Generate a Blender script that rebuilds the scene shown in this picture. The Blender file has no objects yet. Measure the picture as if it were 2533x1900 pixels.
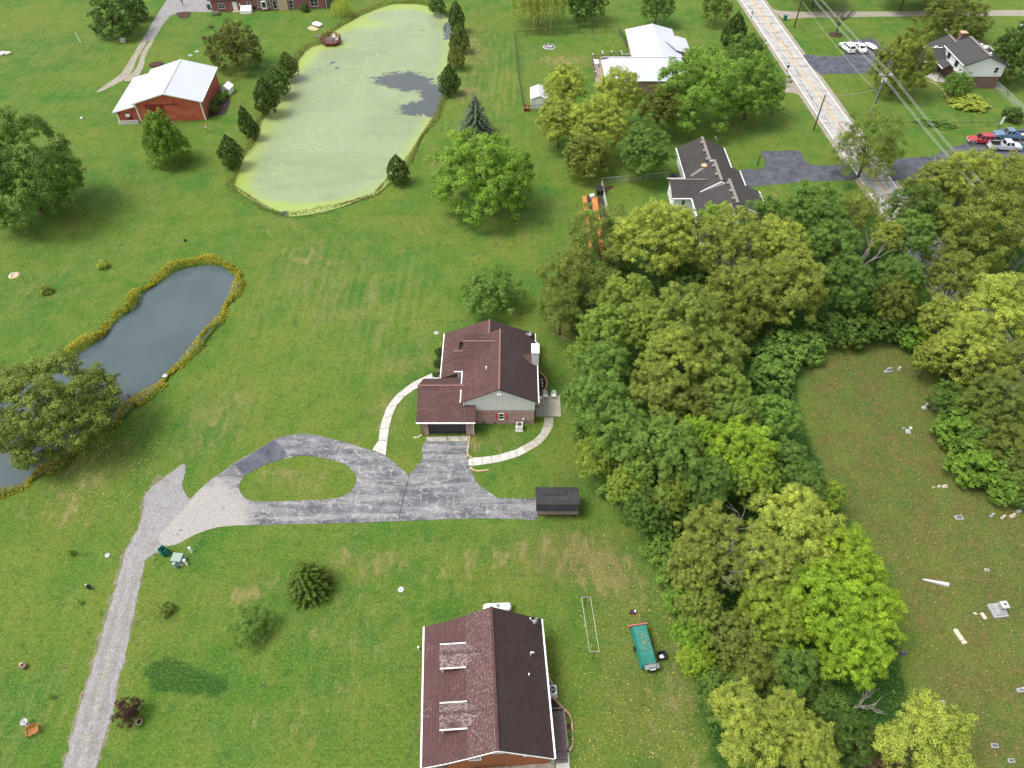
import bpy, math, random
import numpy as np
from mathutils import Vector, Matrix
from mathutils.geometry import tessellate_polygon

sc = bpy.context.scene
COL = sc.collection
R = math.radians

# ------------------------------------------------------------------ camera
CAM_H, TILT, FPX, CX, CY = 72.0, R(48), 1759.0, 1266.5, 950.0
cam = bpy.data.cameras.new('camera')
cam.sensor_width = 36.0
cam.lens = FPX / 2533.0 * 36.0
cam.clip_start = 1.0
cam.clip_end = 6000.0
camo = bpy.data.objects.new('camera', cam)
camo.location = (0, 0, CAM_H)
camo.rotation_euler = (R(90) - TILT, 0, 0)
COL.objects.link(camo)
sc.camera = camo

# ------------------------------------------------------------------ sky, sun, exposure
SUN_EL, SUN_AZ = R(62), R(-98)          # sun stands to the left, behind thin cloud
world = bpy.data.worlds.new('World')
sc.world = world
world.use_nodes = True
wn = world.node_tree
wn.nodes.clear()
sky = wn.nodes.new('ShaderNodeTexSky')
sky.sky_type = 'NISHITA'
sky.sun_disc = False
sky.sun_elevation = SUN_EL
sky.sun_rotation = SUN_AZ
sky.dust_density = 3.0
sky.air_density = 1.0
hs = wn.nodes.new('ShaderNodeHueSaturation')
hs.inputs['Saturation'].default_value = 0.2      # a veil of cloud greys the sky
bg = wn.nodes.new('ShaderNodeBackground')
bg.inputs['Strength'].default_value = 0.15
wo = wn.nodes.new('ShaderNodeOutputWorld')
wn.links.new(sky.outputs[0], hs.inputs['Color'])
wn.links.new(hs.outputs[0], bg.inputs['Color'])
wn.links.new(bg.outputs[0], wo.inputs['Surface'])
sun = bpy.data.lights.new('sun', 'SUN')
sun.energy = 1.6
sun.angle = R(24)
sun.color = (1.0, 0.96, 0.9)
suno = bpy.data.objects.new('sun', sun)
sdir = Vector((math.sin(SUN_AZ) * math.cos(SUN_EL), math.cos(SUN_AZ) * math.cos(SUN_EL), math.sin(SUN_EL)))
suno.rotation_euler = (-sdir).to_track_quat('-Z', 'Y').to_euler()
suno.location = (-60, 60, 120)
COL.objects.link(suno)
sc.view_settings.view_transform = 'Standard'
sc.view_settings.look = 'None'
sc.view_settings.exposure = 0.86
sc.view_settings.gamma = 1.0
sc.view_settings.use_curve_mapping = False

# ------------------------------------------------------------------ survey helper
_s, _c = math.sin(TILT), math.cos(TILT)
def P(px, py, z=0.0):
    """real-world point at height z for a surveyed photo position"""
    u = (px - CX) / FPX; v = (py - CY) / FPX
    t = (z - CAM_H) / (-_s - v * _c)
    return Vector((u * t, (_c - v * _s) * t, z))
def mpp(p):
    """metres per photo pixel at a world point"""
    return (p[1] * _c - (p[2] - CAM_H) * _s) / FPX
def T(ox, oy):
    return lambda zx, zy, z=0.0: P(ox + zx * 0.28933, oy + zy * 0.28933, z)
def polyP(pts, z=0.0):
    return [tuple(P(a, b, z)[:2]) for a, b in pts]
def smooth(pts, n=4, closed=True):
    out = []; N = len(pts)
    rng = range(N) if closed else range(N - 1)
    g = (lambda i: pts[i % N]) if closed else (lambda i: pts[max(0, min(N - 1, i))])
    for i in rng:
        p0, p1, p2, p3 = g(i - 1), g(i), g(i + 1), g(i + 2)
        for k in range(n):
            t = k / n
            out.append(tuple(0.5 * (2 * p1[j] + (p2[j] - p0[j]) * t + (2 * p0[j] - 5 * p1[j] + 4 * p2[j] - p3[j]) * t * t
                             + (3 * p1[j] - p0[j] - 3 * p2[j] + p3[j]) * t ** 3) for j in range(2)))
    if not closed: out.append(tuple(pts[-1]))
    return out
def jitter(pts, a, seed=0):
    r = random.Random(seed)
    return [(x + r.uniform(-a, a), y + r.uniform(-a, a)) for x, y in pts]

# ------------------------------------------------------------------ materials
MATS = {}
class NT:
    def __init__(s, name):
        s.m = bpy.data.materials.new(name); s.m.use_nodes = True
        s.t = s.m.node_tree; s.t.nodes.clear()
        s.out = s.n('ShaderNodeOutputMaterial')
    def n(s, typ, **kw):
        nd = s.t.nodes.new(typ)
        for k, v in kw.items(): setattr(nd, k, v)
        return nd
    def l(s, a, b): s.t.links.new(a, b)
    def setin(s, nd, **kw):
        for k, v in kw.items():
            i = nd.inputs[k.replace('_', ' ')]
            if hasattr(v, 'is_output'): s.l(v, i)
            else: i.default_value = v
        return nd
    def pos(s, scale=1.0):
        g = s.n('ShaderNodeNewGeometry')
        if scale == 1.0: return g.outputs['Position']
        m = s.n('ShaderNodeVectorMath', operation='SCALE'); s.l(g.outputs['Position'], m.inputs[0]); m.inputs['Scale'].default_value = scale
        return m.outputs[0]
    def mapped(s, vec, rot=(0, 0, 0), scale=(1, 1, 1), loc=(0, 0, 0)):
        m = s.n('ShaderNodeMapping'); s.l(vec, m.inputs['Vector'])
        m.inputs['Rotation'].default_value = rot; m.inputs['Scale'].default_value = scale; m.inputs['Location'].default_value = loc
        return m.outputs[0]
    def uv(s):
        u = s.n('ShaderNodeUVMap'); u.uv_map = 'UVMap'; return u.outputs[0]
    def attr(s, name):
        a = s.n('ShaderNodeAttribute'); a.attribute_name = name; return a.outputs['Fac']
    def noise(s, vec, scale, detail=4, rough=0.55, dist=0.0):
        t = s.n('ShaderNodeTexNoise'); s.l(vec, t.inputs['Vector'])
        s.setin(t, Scale=scale, Detail=detail, Roughness=rough, Distortion=dist)
        return t.outputs['Fac']
    def voro(s, vec, scale, feature='F1', out='Distance', rnd=1.0):
        t = s.n('ShaderNodeTexVoronoi', feature=feature); s.l(vec, t.inputs['Vector'])
        t.inputs['Scale'].default_value = scale; t.inputs['Randomness'].default_value = rnd
        return t.outputs[out]
    def ramp(s, fac, a, b, va=0.0, vb=1.0):
        m = s.n('ShaderNodeMapRange', interpolation_type='SMOOTHSTEP')
        for k, v in (('Value', fac), ('From Min', a), ('From Max', b), ('To Min', va), ('To Max', vb)):
            if hasattr(v, 'is_output'): s.l(v, m.inputs[k])
            else: m.inputs[k].default_value = v
        return m.outputs[0]
    def math(s, op, a, b=0.0, c=None):
        m = s.n('ShaderNodeMath', operation=op)
        for i, v in enumerate((a, b) if c is None else (a, b, c)):
            if hasattr(v, 'is_output'): s.l(v, m.inputs[i])
            else: m.inputs[i].default_value = v
        return m.outputs[0]
    def mix(s, fac, a, b, mode='MIX'):
        m = s.n('ShaderNodeMix', data_type='RGBA', blend_type=mode)
        for k, v in ((0, fac), (6, a), (7, b)):
            if hasattr(v, 'is_output'): s.l(v, m.inputs[k])
            elif k == 0: m.inputs[k].default_value = v
            else: m.inputs[k].default_value = (*v, 1) if len(v) == 3 else v
        return m.outputs[2]
    def bump(s, h, strength=0.3, dist=0.02):
        b = s.n('ShaderNodeBump'); s.setin(b, Strength=strength, Distance=dist); s.l(h, b.inputs['Height'])
        return b.outputs[0]
    def bsdf(s, color, rough=0.8, normal=None, spec=0.3, metal=0.0, **kw):
        b = s.n('ShaderNodeBsdfPrincipled')
        for k, v in (('Base Color', color), ('Roughness', rough), ('Specular IOR Level', spec), ('Metallic', metal)):
            if hasattr(v, 'is_output'): s.l(v, b.inputs[k])
            elif k == 'Base Color': b.inputs[k].default_value = (*v, 1)
            else: b.inputs[k].default_value = v
        if normal is not None: s.l(normal, b.inputs['Normal'])
        for k, v in kw.items(): b.inputs[k].default_value = v
        return b
    def done(s, b):
        s.l(b.outputs[0], s.out.inputs['Surface']); MATS[s.m.name] = s.m; return s.m

def plain(name, c, rough=0.6, var=0.18, scale=3.0, metal=0.0, spec=0.35, bump=0.0):
    """a surface of one colour with weathering in it"""
    t = NT(name); p = t.pos()
    n = t.noise(p, scale, 5, 0.6)
    col = t.mix(t.ramp(n, .3, .7), tuple(x * (1 - var) for x in c), tuple(min(1, x * (1 + var)) for x in c))
    nm = t.bump(t.noise(p, scale * 8, 3), bump, .01) if bump else None
    return t.done(t.bsdf(col, rough, nm, spec, metal))
def blotch(name, c1, c2, scale=2.0, lo=.42, hi=.6, rough=.8, fine=None, bump=.2, detail=6):
    t = NT(name); p = t.pos()
    f = t.ramp(t.noise(p, scale, detail, .62), lo, hi)
    col = t.mix(f, c1, c2)
    if fine: col = t.mix(t.ramp(t.noise(p, fine, 3), .35, .65, 0, .45), col, tuple(x * .55 for x in c1))
    return t.done(t.bsdf(col, rough, t.bump(t.noise(p, scale * 6, 4), bump, .02)))
def shingles(name, c, c2, pale, wear=.35, streak=.5, thr=.56):
    t = NT(name); uv = t.uv()
    b = t.n('ShaderNodeTexBrick'); t.l(uv, b.inputs['Vector'])
    t.setin(b, Color1=(*c, 1), Color2=(*c2, 1), Mortar=tuple(x * .45 for x in c) + (1,), Scale=1.0, Mortar_Size=.028, Mortar_Smooth=.3, Bias=0.0, Brick_Width=.62, Row_Height=.29)
    p = t.pos()
    m = t.mapped(uv, scale=(3.2, 6.7, 1))
    spots = t.ramp(t.noise(m, 1.0, 3, .7), thr, thr + .1)
    area = t.ramp(t.noise(p, .35, 3), .45, .62) if thr > .5 else t.ramp(t.noise(p, .5, 3), .25, .5)
    col = t.mix(t.math('MULTIPLY', t.math('MULTIPLY', spots, area), wear), b.outputs[0], pale)
    drk = t.ramp(t.noise(p, .5, 4, .6), .5, .75, 0, streak)
    col = t.mix(drk, col, tuple(x * .5 for x in c))
    h = t.math('ADD', b.outputs['Fac'], t.noise(p, 14, 3))
    return t.done(t.bsdf(col, .75, t.bump(h, .5, -.015), .4))
def bricks(name, c, c2, mortar, wid=.22, row=.075, blur=.5):
    t = NT(name); uv = t.uv()
    b = t.n('ShaderNodeTexBrick'); t.l(uv, b.inputs['Vector'])
    t.setin(b, Color1=(*c, 1), Color2=(*c2, 1), Mortar=(*mortar, 1), Scale=1.0, Mortar_Size=.009, Bias=0.0, Brick_Width=wid, Row_Height=row)
    p = t.pos()
    col = t.mix(t.ramp(t.noise(p, 1.7, 5, .7), .4, .65, 0, blur), b.outputs[0], mortar)
    return t.done(t.bsdf(col, .85, t.bump(b.outputs['Fac'], .4, -.01)))
def siding(name, c, row=.2, dirt=.12, vert=False):
    t = NT(name); uv = t.uv()
    if vert: uv = t.mapped(uv, rot=(0, 0, R(90)))
    b = t.n('ShaderNodeTexBrick'); t.l(uv, b.inputs['Vector'])
    t.setin(b, Color1=(*c, 1), Color2=tuple(x * .96 for x in c) + (1,), Mortar=tuple(x * .6 for x in c) + (1,), Scale=1.0, Mortar_Size=.009, Mortar_Smooth=.3, Bias=0.0, Brick_Width=3.6, Row_Height=row)
    col = t.mix(t.ramp(t.noise(t.pos(), .8, 5), .4, .7, 0, dirt), b.outputs[0], tuple(x * .6 for x in c))
    return t.done(t.bsdf(col, .55, t.bump(b.outputs['Fac'], .3, -.01)))

# ------------------------------------------------------------------ mesh helpers
class MB:
    def __init__(s): s.v = []; s.f = []
    def add(s, vs, fs):
        o = len(s.v); s.v += [tuple(v) for v in vs]; s.f += [tuple(i + o for i in f) for f in fs]; return s
    def box(s, c, d, rz=0.0, rx=0.0, ry=0.0, taper=1.0):
        hx, hy, hz = d[0] / 2, d[1] / 2, d[2] / 2
        M = Matrix.Translation(c) @ Matrix.Rotation(rz, 4, 'Z') @ Matrix.Rotation(ry, 4, 'Y') @ Matrix.Rotation(rx, 4, 'X')
        vs = []
        for z, t in ((-hz, 1), (hz, taper)):
            for x, y in ((-hx, -hy), (hx, -hy), (hx, hy), (-hx, hy)): vs.append(M @ Vector((x * t, y * t, z)))
        return s.add(vs, [(3, 2, 1, 0), (4, 5, 6, 7), (0, 1, 5, 4), (1, 2, 6, 5), (2, 3, 7, 6), (3, 0, 4, 7)])
    def bb(s, x0, x1, y0, y1, z0, z1):
        return s.box(((x0 + x1) / 2, (y0 + y1) / 2, (z0 + z1) / 2), (x1 - x0, y1 - y0, z1 - z0))
    def cyl(s, p0, p1, r0, r1=None, n=10, caps=True):
        r1 = r0 if r1 is None else r1
        p0 = Vector(p0); p1 = Vector(p1); d = (p1 - p0)
        if d.length < 1e-6: return s
        d.normalize(); a = d.orthogonal().normalized(); b = d.cross(a)
        vs = []
        for p, r in ((p0, r0), (p1, r1)):
            for k in range(n):
                t = 2 * math.pi * k / n; vs.append(p + (a * math.cos(t) + b * math.sin(t)) * r)
        fs = [(k, (k + 1) % n, n + (k + 1) % n, n + k) for k in range(n)]
        if caps: fs += [tuple(range(n - 1, -1, -1)), tuple(range(n, 2 * n))]
        return s.add(vs, fs)
    def tube(s, pts, r, n=6):
        for a, b in zip(pts, pts[1:]): s.cyl(a, b, r, r, n)
        return s
    def lathe(s, prof, c=(0, 0, 0), n=16, sx=1.0, sy=1.0, rz=0.0):
        vs = []; fs = []
        for r, z in prof:
            for k in range(n):
                t = 2 * math.pi * k / n + rz; vs.append((c[0] + r * sx * math.cos(t), c[1] + r * sy * math.sin(t), c[2] + z))
        for i in range(len(prof) - 1):
            for k in range(n):
                fs.append((i * n + k, i * n + (k + 1) % n, (i + 1) * n + (k + 1) % n, (i + 1) * n + k))
        fs.append(tuple(range(n - 1, -1, -1))); m = (len(prof) - 1) * n; fs.append(tuple(range(m, m + n)))
        return s.add(vs, fs)
    def prism(s, poly, z0, z1):
        n = len(poly); a = sum(poly[i][0] * poly[(i + 1) % n][1] - poly[(i + 1) % n][0] * poly[i][1] for i in range(n))
        if a < 0: poly = poly[::-1]
        vs = [(x, y, z0) for x, y in poly] + [(x, y, z1) for x, y in poly]
        fs = [(i, (i + 1) % n, n + (i + 1) % n, n + i) for i in range(n)]
        tr = tessellate_polygon([[Vector((x, y, 0)) for x, y in poly]])
        for t in tr:
            A, B, D = (poly[i] for i in t)
            if (B[0] - A[0]) * (D[1] - A[1]) - (B[1] - A[1]) * (D[0] - A[0]) < 0: t = t[::-1]
            fs.append(tuple(n + i for i in t)); fs.append(tuple(t[::-1]))
        return s.add(vs, fs)
    def slab(s, pts, th):
        """a flat plate through 3-D points (counter-clockwise seen from its top), th thick downwards along its normal"""
        pts = [Vector(p) for p in pts]; n = len(pts)
        nm = Vector((0, 0, 0))
        for i in range(n): nm += (pts[i] - pts[0]).cross(pts[(i + 1) % n] - pts[0])
        nm.normalize()
        if nm.z < -1e-4: pts = pts[::-1]; nm = -nm
        vs = pts + [p - nm * th for p in pts]
        fs = [tuple(range(n)), tuple(range(2 * n - 1, n - 1, -1))] + [(i, n + i, n + (i + 1) % n, (i + 1) % n) for i in range(n)]
        return s.add(vs, fs)
    def profile(s, pts, y0, y1, axis='y'):
        """extrude an x-z outline along y (or a y-z outline along x)"""
        n = len(pts)
        if axis == 'y': vs = [(a, y0, b) for a, b in pts] + [(a, y1, b) for a, b in pts]
        else: vs = [(y0, a, b) for a, b in pts] + [(y1, a, b) for a, b in pts]
        ar = sum(pts[i][0] * pts[(i + 1) % n][1] - pts[(i + 1) % n][0] * pts[i][1] for i in range(n))
        fs = [tuple(range(n)), tuple(range(2 * n - 1, n - 1, -1))] + [(i, n + i, n + (i + 1) % n, (i + 1) % n) for i in range(n)]
        flip = (ar < 0) if axis == 'y' else (ar > 0)
        if flip: fs = [f[::-1] for f in fs]
        return s.add(vs, fs)
    def mesh(s, name, m=None, off=(0, 0, 0), smooth_=False):
        me = bpy.data.meshes.new(name)
        o = Vector(off)
        me.from_pydata([(v[0] - o[0], v[1] - o[1], v[2] - o[2]) for v in s.v], [], s.f)
        uvl = me.uv_layers.new(name='UVMap')
        buf = np.zeros(len(me.loops) * 2, dtype=np.float32)
        for p in me.polygons:
            nrm = p.normal
            if abs(nrm.z) > .985: u = Vector((1, 0, 0)); w = Vector((0, 1, 0))
            else:
                u = Vector((0, 0, 1)).cross(nrm).normalized(); w = nrm.cross(u)
            for li in p.loop_indices:
                co = me.vertices[me.loops[li].vertex_index].co
                buf[2 * li] = co.dot(u); buf[2 * li + 1] = co.dot(w)
        uvl.data.foreach_set('uv', buf)
        if smooth_: me.polygons.foreach_set('use_smooth', [True] * len(me.polygons))
        if m: me.materials.append(MATS[m] if isinstance(m, str) else m)
        me.update()
        return me
    def build(s, name, m, parent=None, world=False, label=None, smooth_=False):
        off = parent_loc(parent) if (world and parent) else (0, 0, 0)
        o = bpy.data.objects.new(name, s.mesh(name, m, off, smooth_))
        COL.objects.link(o)
        if parent: o.parent = parent
        if label: o['label'] = label
        return o
def parent_loc(o):
    l = Vector((0, 0, 0))
    while o: l += Vector(o.location); o = o.parent
    return l
def tag(o, label=None, cat=None, group=None, kind=None):
    if label: o['label'] = label
    if cat: o['category'] = cat
    if group: o['group'] = group
    if kind: o['kind'] = kind
    return o
def thing(name, label, cat, loc=(0, 0, 0), rz=0.0, group=None, scale=1.0):
    o = bpy.data.objects.new(name, None); o.empty_display_size = .5
    o.location = loc; o.rotation_euler = (0, 0, rz); o.scale = (scale,) * 3
    COL.objects.link(o)
    return tag(o, label, cat, group)
def inst(name, me, parent=None, loc=(0, 0, 0), rot=(0, 0, 0), scale=(1, 1, 1)):
    o = bpy.data.objects.new(name, me); o.location = loc; o.rotation_euler = rot; o.scale = scale
    COL.objects.link(o)
    if parent: o.parent = parent
    return o
def copy_tree(o, parent=None):
    c = o.copy(); COL.objects.link(c); c.parent = parent
    for ch in o.children: copy_tree(ch, c)
    return c

# ================================================================== MATERIALS OF THE SETTING
def make_lawn():
    t = NT('lawn'); p = t.pos()
    dry, greener, bare, brown = t.attr('dry'), t.attr('greener'), t.attr('bare'), t.attr('brown')
    big = t.ramp(t.noise(p, .05, 5, .62), .38, .62)
    mid = t.ramp(t.noise(p, .22, 6, .66), .36, .64)
    mow = t.mapped(p, rot=(0, 0, R(1)), scale=(1, .13, 1))
    stk = t.noise(mow, .9, 6, .66)
    wv = t.n('ShaderNodeTexWave', wave_type='BANDS', bands_direction='X')
    t.l(t.mapped(p, rot=(0, 0, R(1)), scale=(.33, .33, .33)), wv.inputs['Vector'])
    t.setin(wv, Scale=.62, Distortion=2.2, Detail=3, Detail_Scale=.6)
    c = t.mix(big, (.044, .132, .018), (.110, .162, .024))
    c = t.mix(t.math('MULTIPLY', mid, .7), c, (.145, .178, .036))
    c = t.mix(t.ramp(t.noise(p, .09, 4, .6), .52, .72, 0, .5), c, (.045, .145, .028))
    c = t.mix(t.math('MULTIPLY', t.attr('mow'), t.ramp(wv.outputs['Fac'], .2, .8, 0, .3)), c, (.16, .19, .062))
    sm = t.attr('mow')
    c = t.mix(t.math('MULTIPLY', sm, t.ramp(stk, .46, .68, 0, .8)), c, (.20, .195, .078))
    c = t.mix(t.math('MULTIPLY', sm, t.ramp(stk, .46, .3, 0, .6)), c, (.030, .095, .018))
    pt = t.noise(p, .55, 7, .75)
    c = t.mix(t.ramp(pt, .52, .68, 0, .65), c, (.026, .088, .020))
    c = t.mix(t.ramp(pt, .46, .32, 0, .5), c, (.125, .185, .045))
    c = t.mix(t.ramp(t.noise(p, 1.6, 6, .72), .45, .7, 0, .6), c, (.030, .088, .014))
    # yellowed and dead grass
    d1 = t.math('MULTIPLY', dry, .50)
    lo = t.math('SUBTRACT', .70, d1); hi = t.math('SUBTRACT', .86, t.math('MULTIPLY', dry, .42))
    n_d = t.noise(t.mapped(p, rot=(0, 0, R(1)), scale=(1, .5, 1)), .7, 8, .72)
    c = t.mix(t.math('MULTIPLY', t.ramp(n_d, lo, hi), .8), c, (.27, .215, .105))
    c = t.mix(t.math('MULTIPLY', dry, .36), c, (.150, .128, .042))
    c = t.mix(t.math('MULTIPLY', brown, t.ramp(t.noise(p, .3, 5, .65), .3, .68, .35, .85)), c, t.mix(t.ramp(t.noise(p, 1.2, 5, .7), .4, .65), (.092, .086, .028), (.145, .106, .045)))
    lf = t.math('ADD', t.math('MULTIPLY', greener, 1.1), t.math('MULTIPLY', t.math('SUBTRACT', t.noise(p, .32, 7, .75), .5), 1.9))
    c = t.mix(t.math('MULTIPLY', t.ramp(lf, .35, .85, 0, .85), t.ramp(greener, .03, .2)), c, (.024, .068, .012))
    nb = t.math('ADD', t.math('MULTIPLY', t.noise(p, .9, 6, .7), .9), bare)
    c = t.mix(t.ramp(nb, .92, 1.18), c, t.mix(t.noise(p, 2.5, 5), (.085, .052, .03), (.27, .185, .105)))
    # blades: light and dark grain, clover and clippings
    fine = t.noise(p, 4.2, 5, .8)
    c = t.mix(t.ramp(fine, .5, .75, 0, .85), c, t.mix(.6, c, (.34, .40, .16), 'SCREEN'))
    c = t.mix(t.ramp(fine, .5, .3, 0, .8), c, t.mix(1.0, c, (.36, .44, .36), 'MULTIPLY'))
    hv = t.n('ShaderNodeHueSaturation'); hv.inputs['Saturation'].default_value = 1.06; hv.inputs['Hue'].default_value = .506; hv.inputs['Value'].default_value = .93; t.l(c, hv.inputs['Color']); c = hv.outputs[0]
    h = t.math('ADD', fine, t.math('MULTIPLY', mid, 1.2))
    return t.done(t.bsdf(c, .9, t.bump(h, .8, .1), .15))
make_lawn()

def make_drive():
    t = NT('drive_asphalt'); p = t.pos()
    wc = P(440, 1325)
    dn = t.n('ShaderNodeVectorMath', operation='DISTANCE'); t.l(p, dn.inputs[0]); dn.inputs[1].default_value = (wc.x, wc.y, 0)
    worn = t.ramp(dn.outputs['Value'], 14.0, 2.0)
    base = t.mix(t.ramp(t.noise(p, .5, 6, .65), .35, .7), (.078, .080, .092), (.150, .150, .163))
    st = t.noise(t.mapped(p, scale=(.16, 1.3, 1)), .9, 5, .7)
    base = t.mix(t.ramp(st, .42, .66, 0, .75), base, (.27, .265, .27))
    wp = t.n('ShaderNodeVectorMath', operation='ADD')
    nz = t.n('ShaderNodeTexNoise'); t.l(p, nz.inputs['Vector']); t.setin(nz, Scale=.8, Detail=3)
    sc_ = t.n('ShaderNodeVectorMath', operation='SCALE'); t.l(nz.outputs['Color'], sc_.inputs[0]); sc_.inputs['Scale'].default_value = 1.5
    t.l(p, wp.inputs[0]); t.l(sc_.outputs[0], wp.inputs[1])
    cr = t.voro(wp.outputs[0], .85, 'DISTANCE_TO_EDGE')
    cr2 = t.voro(wp.outputs[0], 2.0, 'DISTANCE_TO_EDGE')
    ar = t.ramp(t.noise(p, .3, 3), .35, .55)
    l1 = t.math('MULTIPLY', t.ramp(cr, .065, .012), t.ramp(t.noise(p, 1.4, 3), .44, .58))
    l2 = t.math('MULTIPLY', t.ramp(cr2, .085, .02), t.math('MULTIPLY', ar, t.ramp(t.noise(p, 1.1, 3), .5, .62)))
    lines = t.math('MULTIPLY', t.math('MAXIMUM', l1, l2), .5)
    c = t.mix(lines, base, (.44, .42, .40))
    w2 = t.ramp(t.math('ADD', worn, t.math('MULTIPLY', t.noise(p, .55, 6, .7), .55)), .62, .95)
    c = t.mix(w2, c, t.mix(t.ramp(t.noise(p, 3, 5, .7), .4, .65), (.33, .31, .285), (.25, .245, .24)))
    dk = t.ramp(t.noise(p, .7, 4), .66, .74, 0, .7)
    c = t.mix(dk, c, (.055, .048, .045))
    return t.done(t.bsdf(c, .85, t.bump(t.noise(p, 30, 3), .3, .01), .25))
make_drive()
def make_gravel(name, a, b, c3):
    t = NT(name); p = t.pos()
    v = t.voro(p, 11.0, 'F1', 'Color')
    sep = t.n('ShaderNodeSeparateColor'); t.l(v, sep.inputs[0])
    c = t.mix(sep.outputs[0], a, b)
    c = t.mix(t.ramp(t.noise(p, .7, 5, .7), .45, .68, 0, .75), c, c3)
    c = t.mix(t.ramp(t.noise(p, 4, 4, .8), .45, .62, 0, .35), c, tuple(x * .5 for x in a))
    return t.done(t.bsdf(c, .9, t.bump(t.voro(p, 9.0), .8, .04), .2))
make_gravel('gravel', (.20, .195, .20), (.34, .33, .335), (.215, .19, .165))
make_gravel('gravel_tan', (.22, .19, .15), (.40, .37, .32), (.22, .20, .12))
def make_asphalt(name, a, b, crack):
    t = NT(name); p = t.pos()
    c = t.mix(t.ramp(t.noise(p, .6, 6, .65), .35, .68), a, b)
    wp = t.n('ShaderNodeVectorMath', operation='ADD')
    nz = t.n('ShaderNodeTexNoise'); t.l(p, nz.inputs['Vector']); t.setin(nz, Scale=.35, Detail=3)
    t.l(p, wp.inputs[0]); t.l(nz.outputs['Color'], wp.inputs[1])
    cr = t.math('MULTIPLY', t.ramp(t.voro(wp.outputs[0], .22, 'DISTANCE_TO_EDGE'), .014, .004), t.ramp(t.noise(p, .25, 3), .48, .55))
    c = t.mix(cr, c, crack)
    return t.done(t.bsdf(c, .85, t.bump(t.noise(p, 25, 3), .25, .01), .25))
make_gravel('gravel_verge', (.13, .125, .055), (.26, .235, .17), (.075, .115, .028))
make_asphalt('asphalt_dark', (.058, .062, .078), (.105, .11, .13), (.03, .03, .034))
make_asphalt('road_asphalt', (.32, .31, .295), (.42, .41, .39), (.06, .06, .06))
blotch('concrete', (.46, .44, .40), (.58, .56, .52), 1.2, .35, .7, .85, 5, .15)
blotch('concrete_tan', (.37, .34, .28), (.46, .43, .36), 1.0, .35, .7, .85, 6, .15)
blotch('concrete_stain', (.42, .40, .34), (.27, .24, .18), 1.3, .48, .6, .85, 4, .15)
blotch('mulch', (.045, .024, .016), (.095, .05, .034), 5, .4, .6, .95, 14, .8)
blotch('mulch_orange', (.46, .17, .045), (.62, .27, .09), 4, .4, .6, .95, 12, .8)
blotch('garden_soil', (.032, .022, .02), (.07, .05, .045), 4, .4, .6, .95, 12, .8)
blotch('sand', (.45, .34, .20), (.55, .44, .30), 3, .4, .6, .95, 10, .3)
blotch('stone_tan', (.40, .28, .15), (.50, .38, .24), 4, .4, .6, .9, None, .5)
blotch('bank_soil', (.09, .07, .045), (.16, .12, .07), 2, .4, .6, .95, 8, .6)
plain('paint_white', (.78, .78, .76), .55, .05)
plain('paint_yellow', (.62, .36, .07), .6, .2, 1.5)
plain('tar', (.02, .02, .022), .6)

def make_water():
    t = NT('pond_water'); p = t.pos()
    c = t.mix(t.ramp(t.noise(p, .12, 3), .3, .7), (.060, .085, .092), (.075, .10, .108))
    return t.done(t.bsdf(c, .07, t.bump(t.noise(p, 5, 2), .03, .02), .5, IOR=1.33))
make_water()
def make_duckweed():
    t = NT('duckweed_water'); p = t.pos()
    al, rim = t.attr('algae'), t.attr('rim')
    sw = t.n('ShaderNodeTexNoise'); t.l(t.mapped(p, rot=(0, 0, R(-35)), scale=(.5, 1, 1)), sw.inputs['Vector']); t.setin(sw, Scale=.06, Detail=8, Roughness=.66, Distortion=1.2)
    c = t.mix(t.ramp(sw.outputs['Fac'], .36, .62), (.190, .235, .125), (.225, .275, .155))
    st = t.ramp(t.math('ABSOLUTE', t.math('SUBTRACT', sw.outputs['Fac'], .52)), .008, .0, 0, .35)
    c = t.mix(st, c, (.27, .345, .12))
    s2 = t.noise(t.mapped(p, scale=(1, .7, 1)), .10, 3, .5, 3.2)
    c = t.mix(t.math('MULTIPLY', t.ramp(t.math('ABSOLUTE', t.math('SUBTRACT', s2, .5)), .016, .0, 0, .6), t.ramp(t.noise(p, .05, 2), .42, .58)), c, (.30, .385, .15))
    c = t.mix(t.ramp(s2, .56, .72, 0, .35), c, (.15, .195, .10))
    c = t.mix(t.ramp(rim, .15, .95), c, t.mix(t.noise(p, .15, 4), (.235, .320, .045), (.275, .345, .115)))
    fray = t.math('ADD', al, t.math('MULTIPLY', t.math('SUBTRACT', t.noise(t.mapped(p, scale=(.6, 1, 1)), .45, 9, .8, .8), .5), 2.6))
    cov = t.ramp(fray, .40, .55)
    c = t.mix(t.ramp(t.noise(p, 2.5, 6, .8), .5, .75, 0, .3), c, (.12, .17, .05))
    c = t.mix(t.ramp(t.noise(p, .5, 6, .75), .5, .7, 0, .3), c, (.26, .34, .14))
    weed = t.bsdf(c, .42, t.bump(t.noise(p, 12, 3), .1, .02), .45)
    wat = t.bsdf((.070, .082, .084), .08, None, .5, IOR=1.33)
    mx = t.n('ShaderNodeMixShader'); t.l(cov, mx.inputs[0]); t.l(wat.outputs[0], mx.inputs[1]); t.l(weed.outputs[0], mx.inputs[2])
    return t.done(mx)
make_duckweed()

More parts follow.
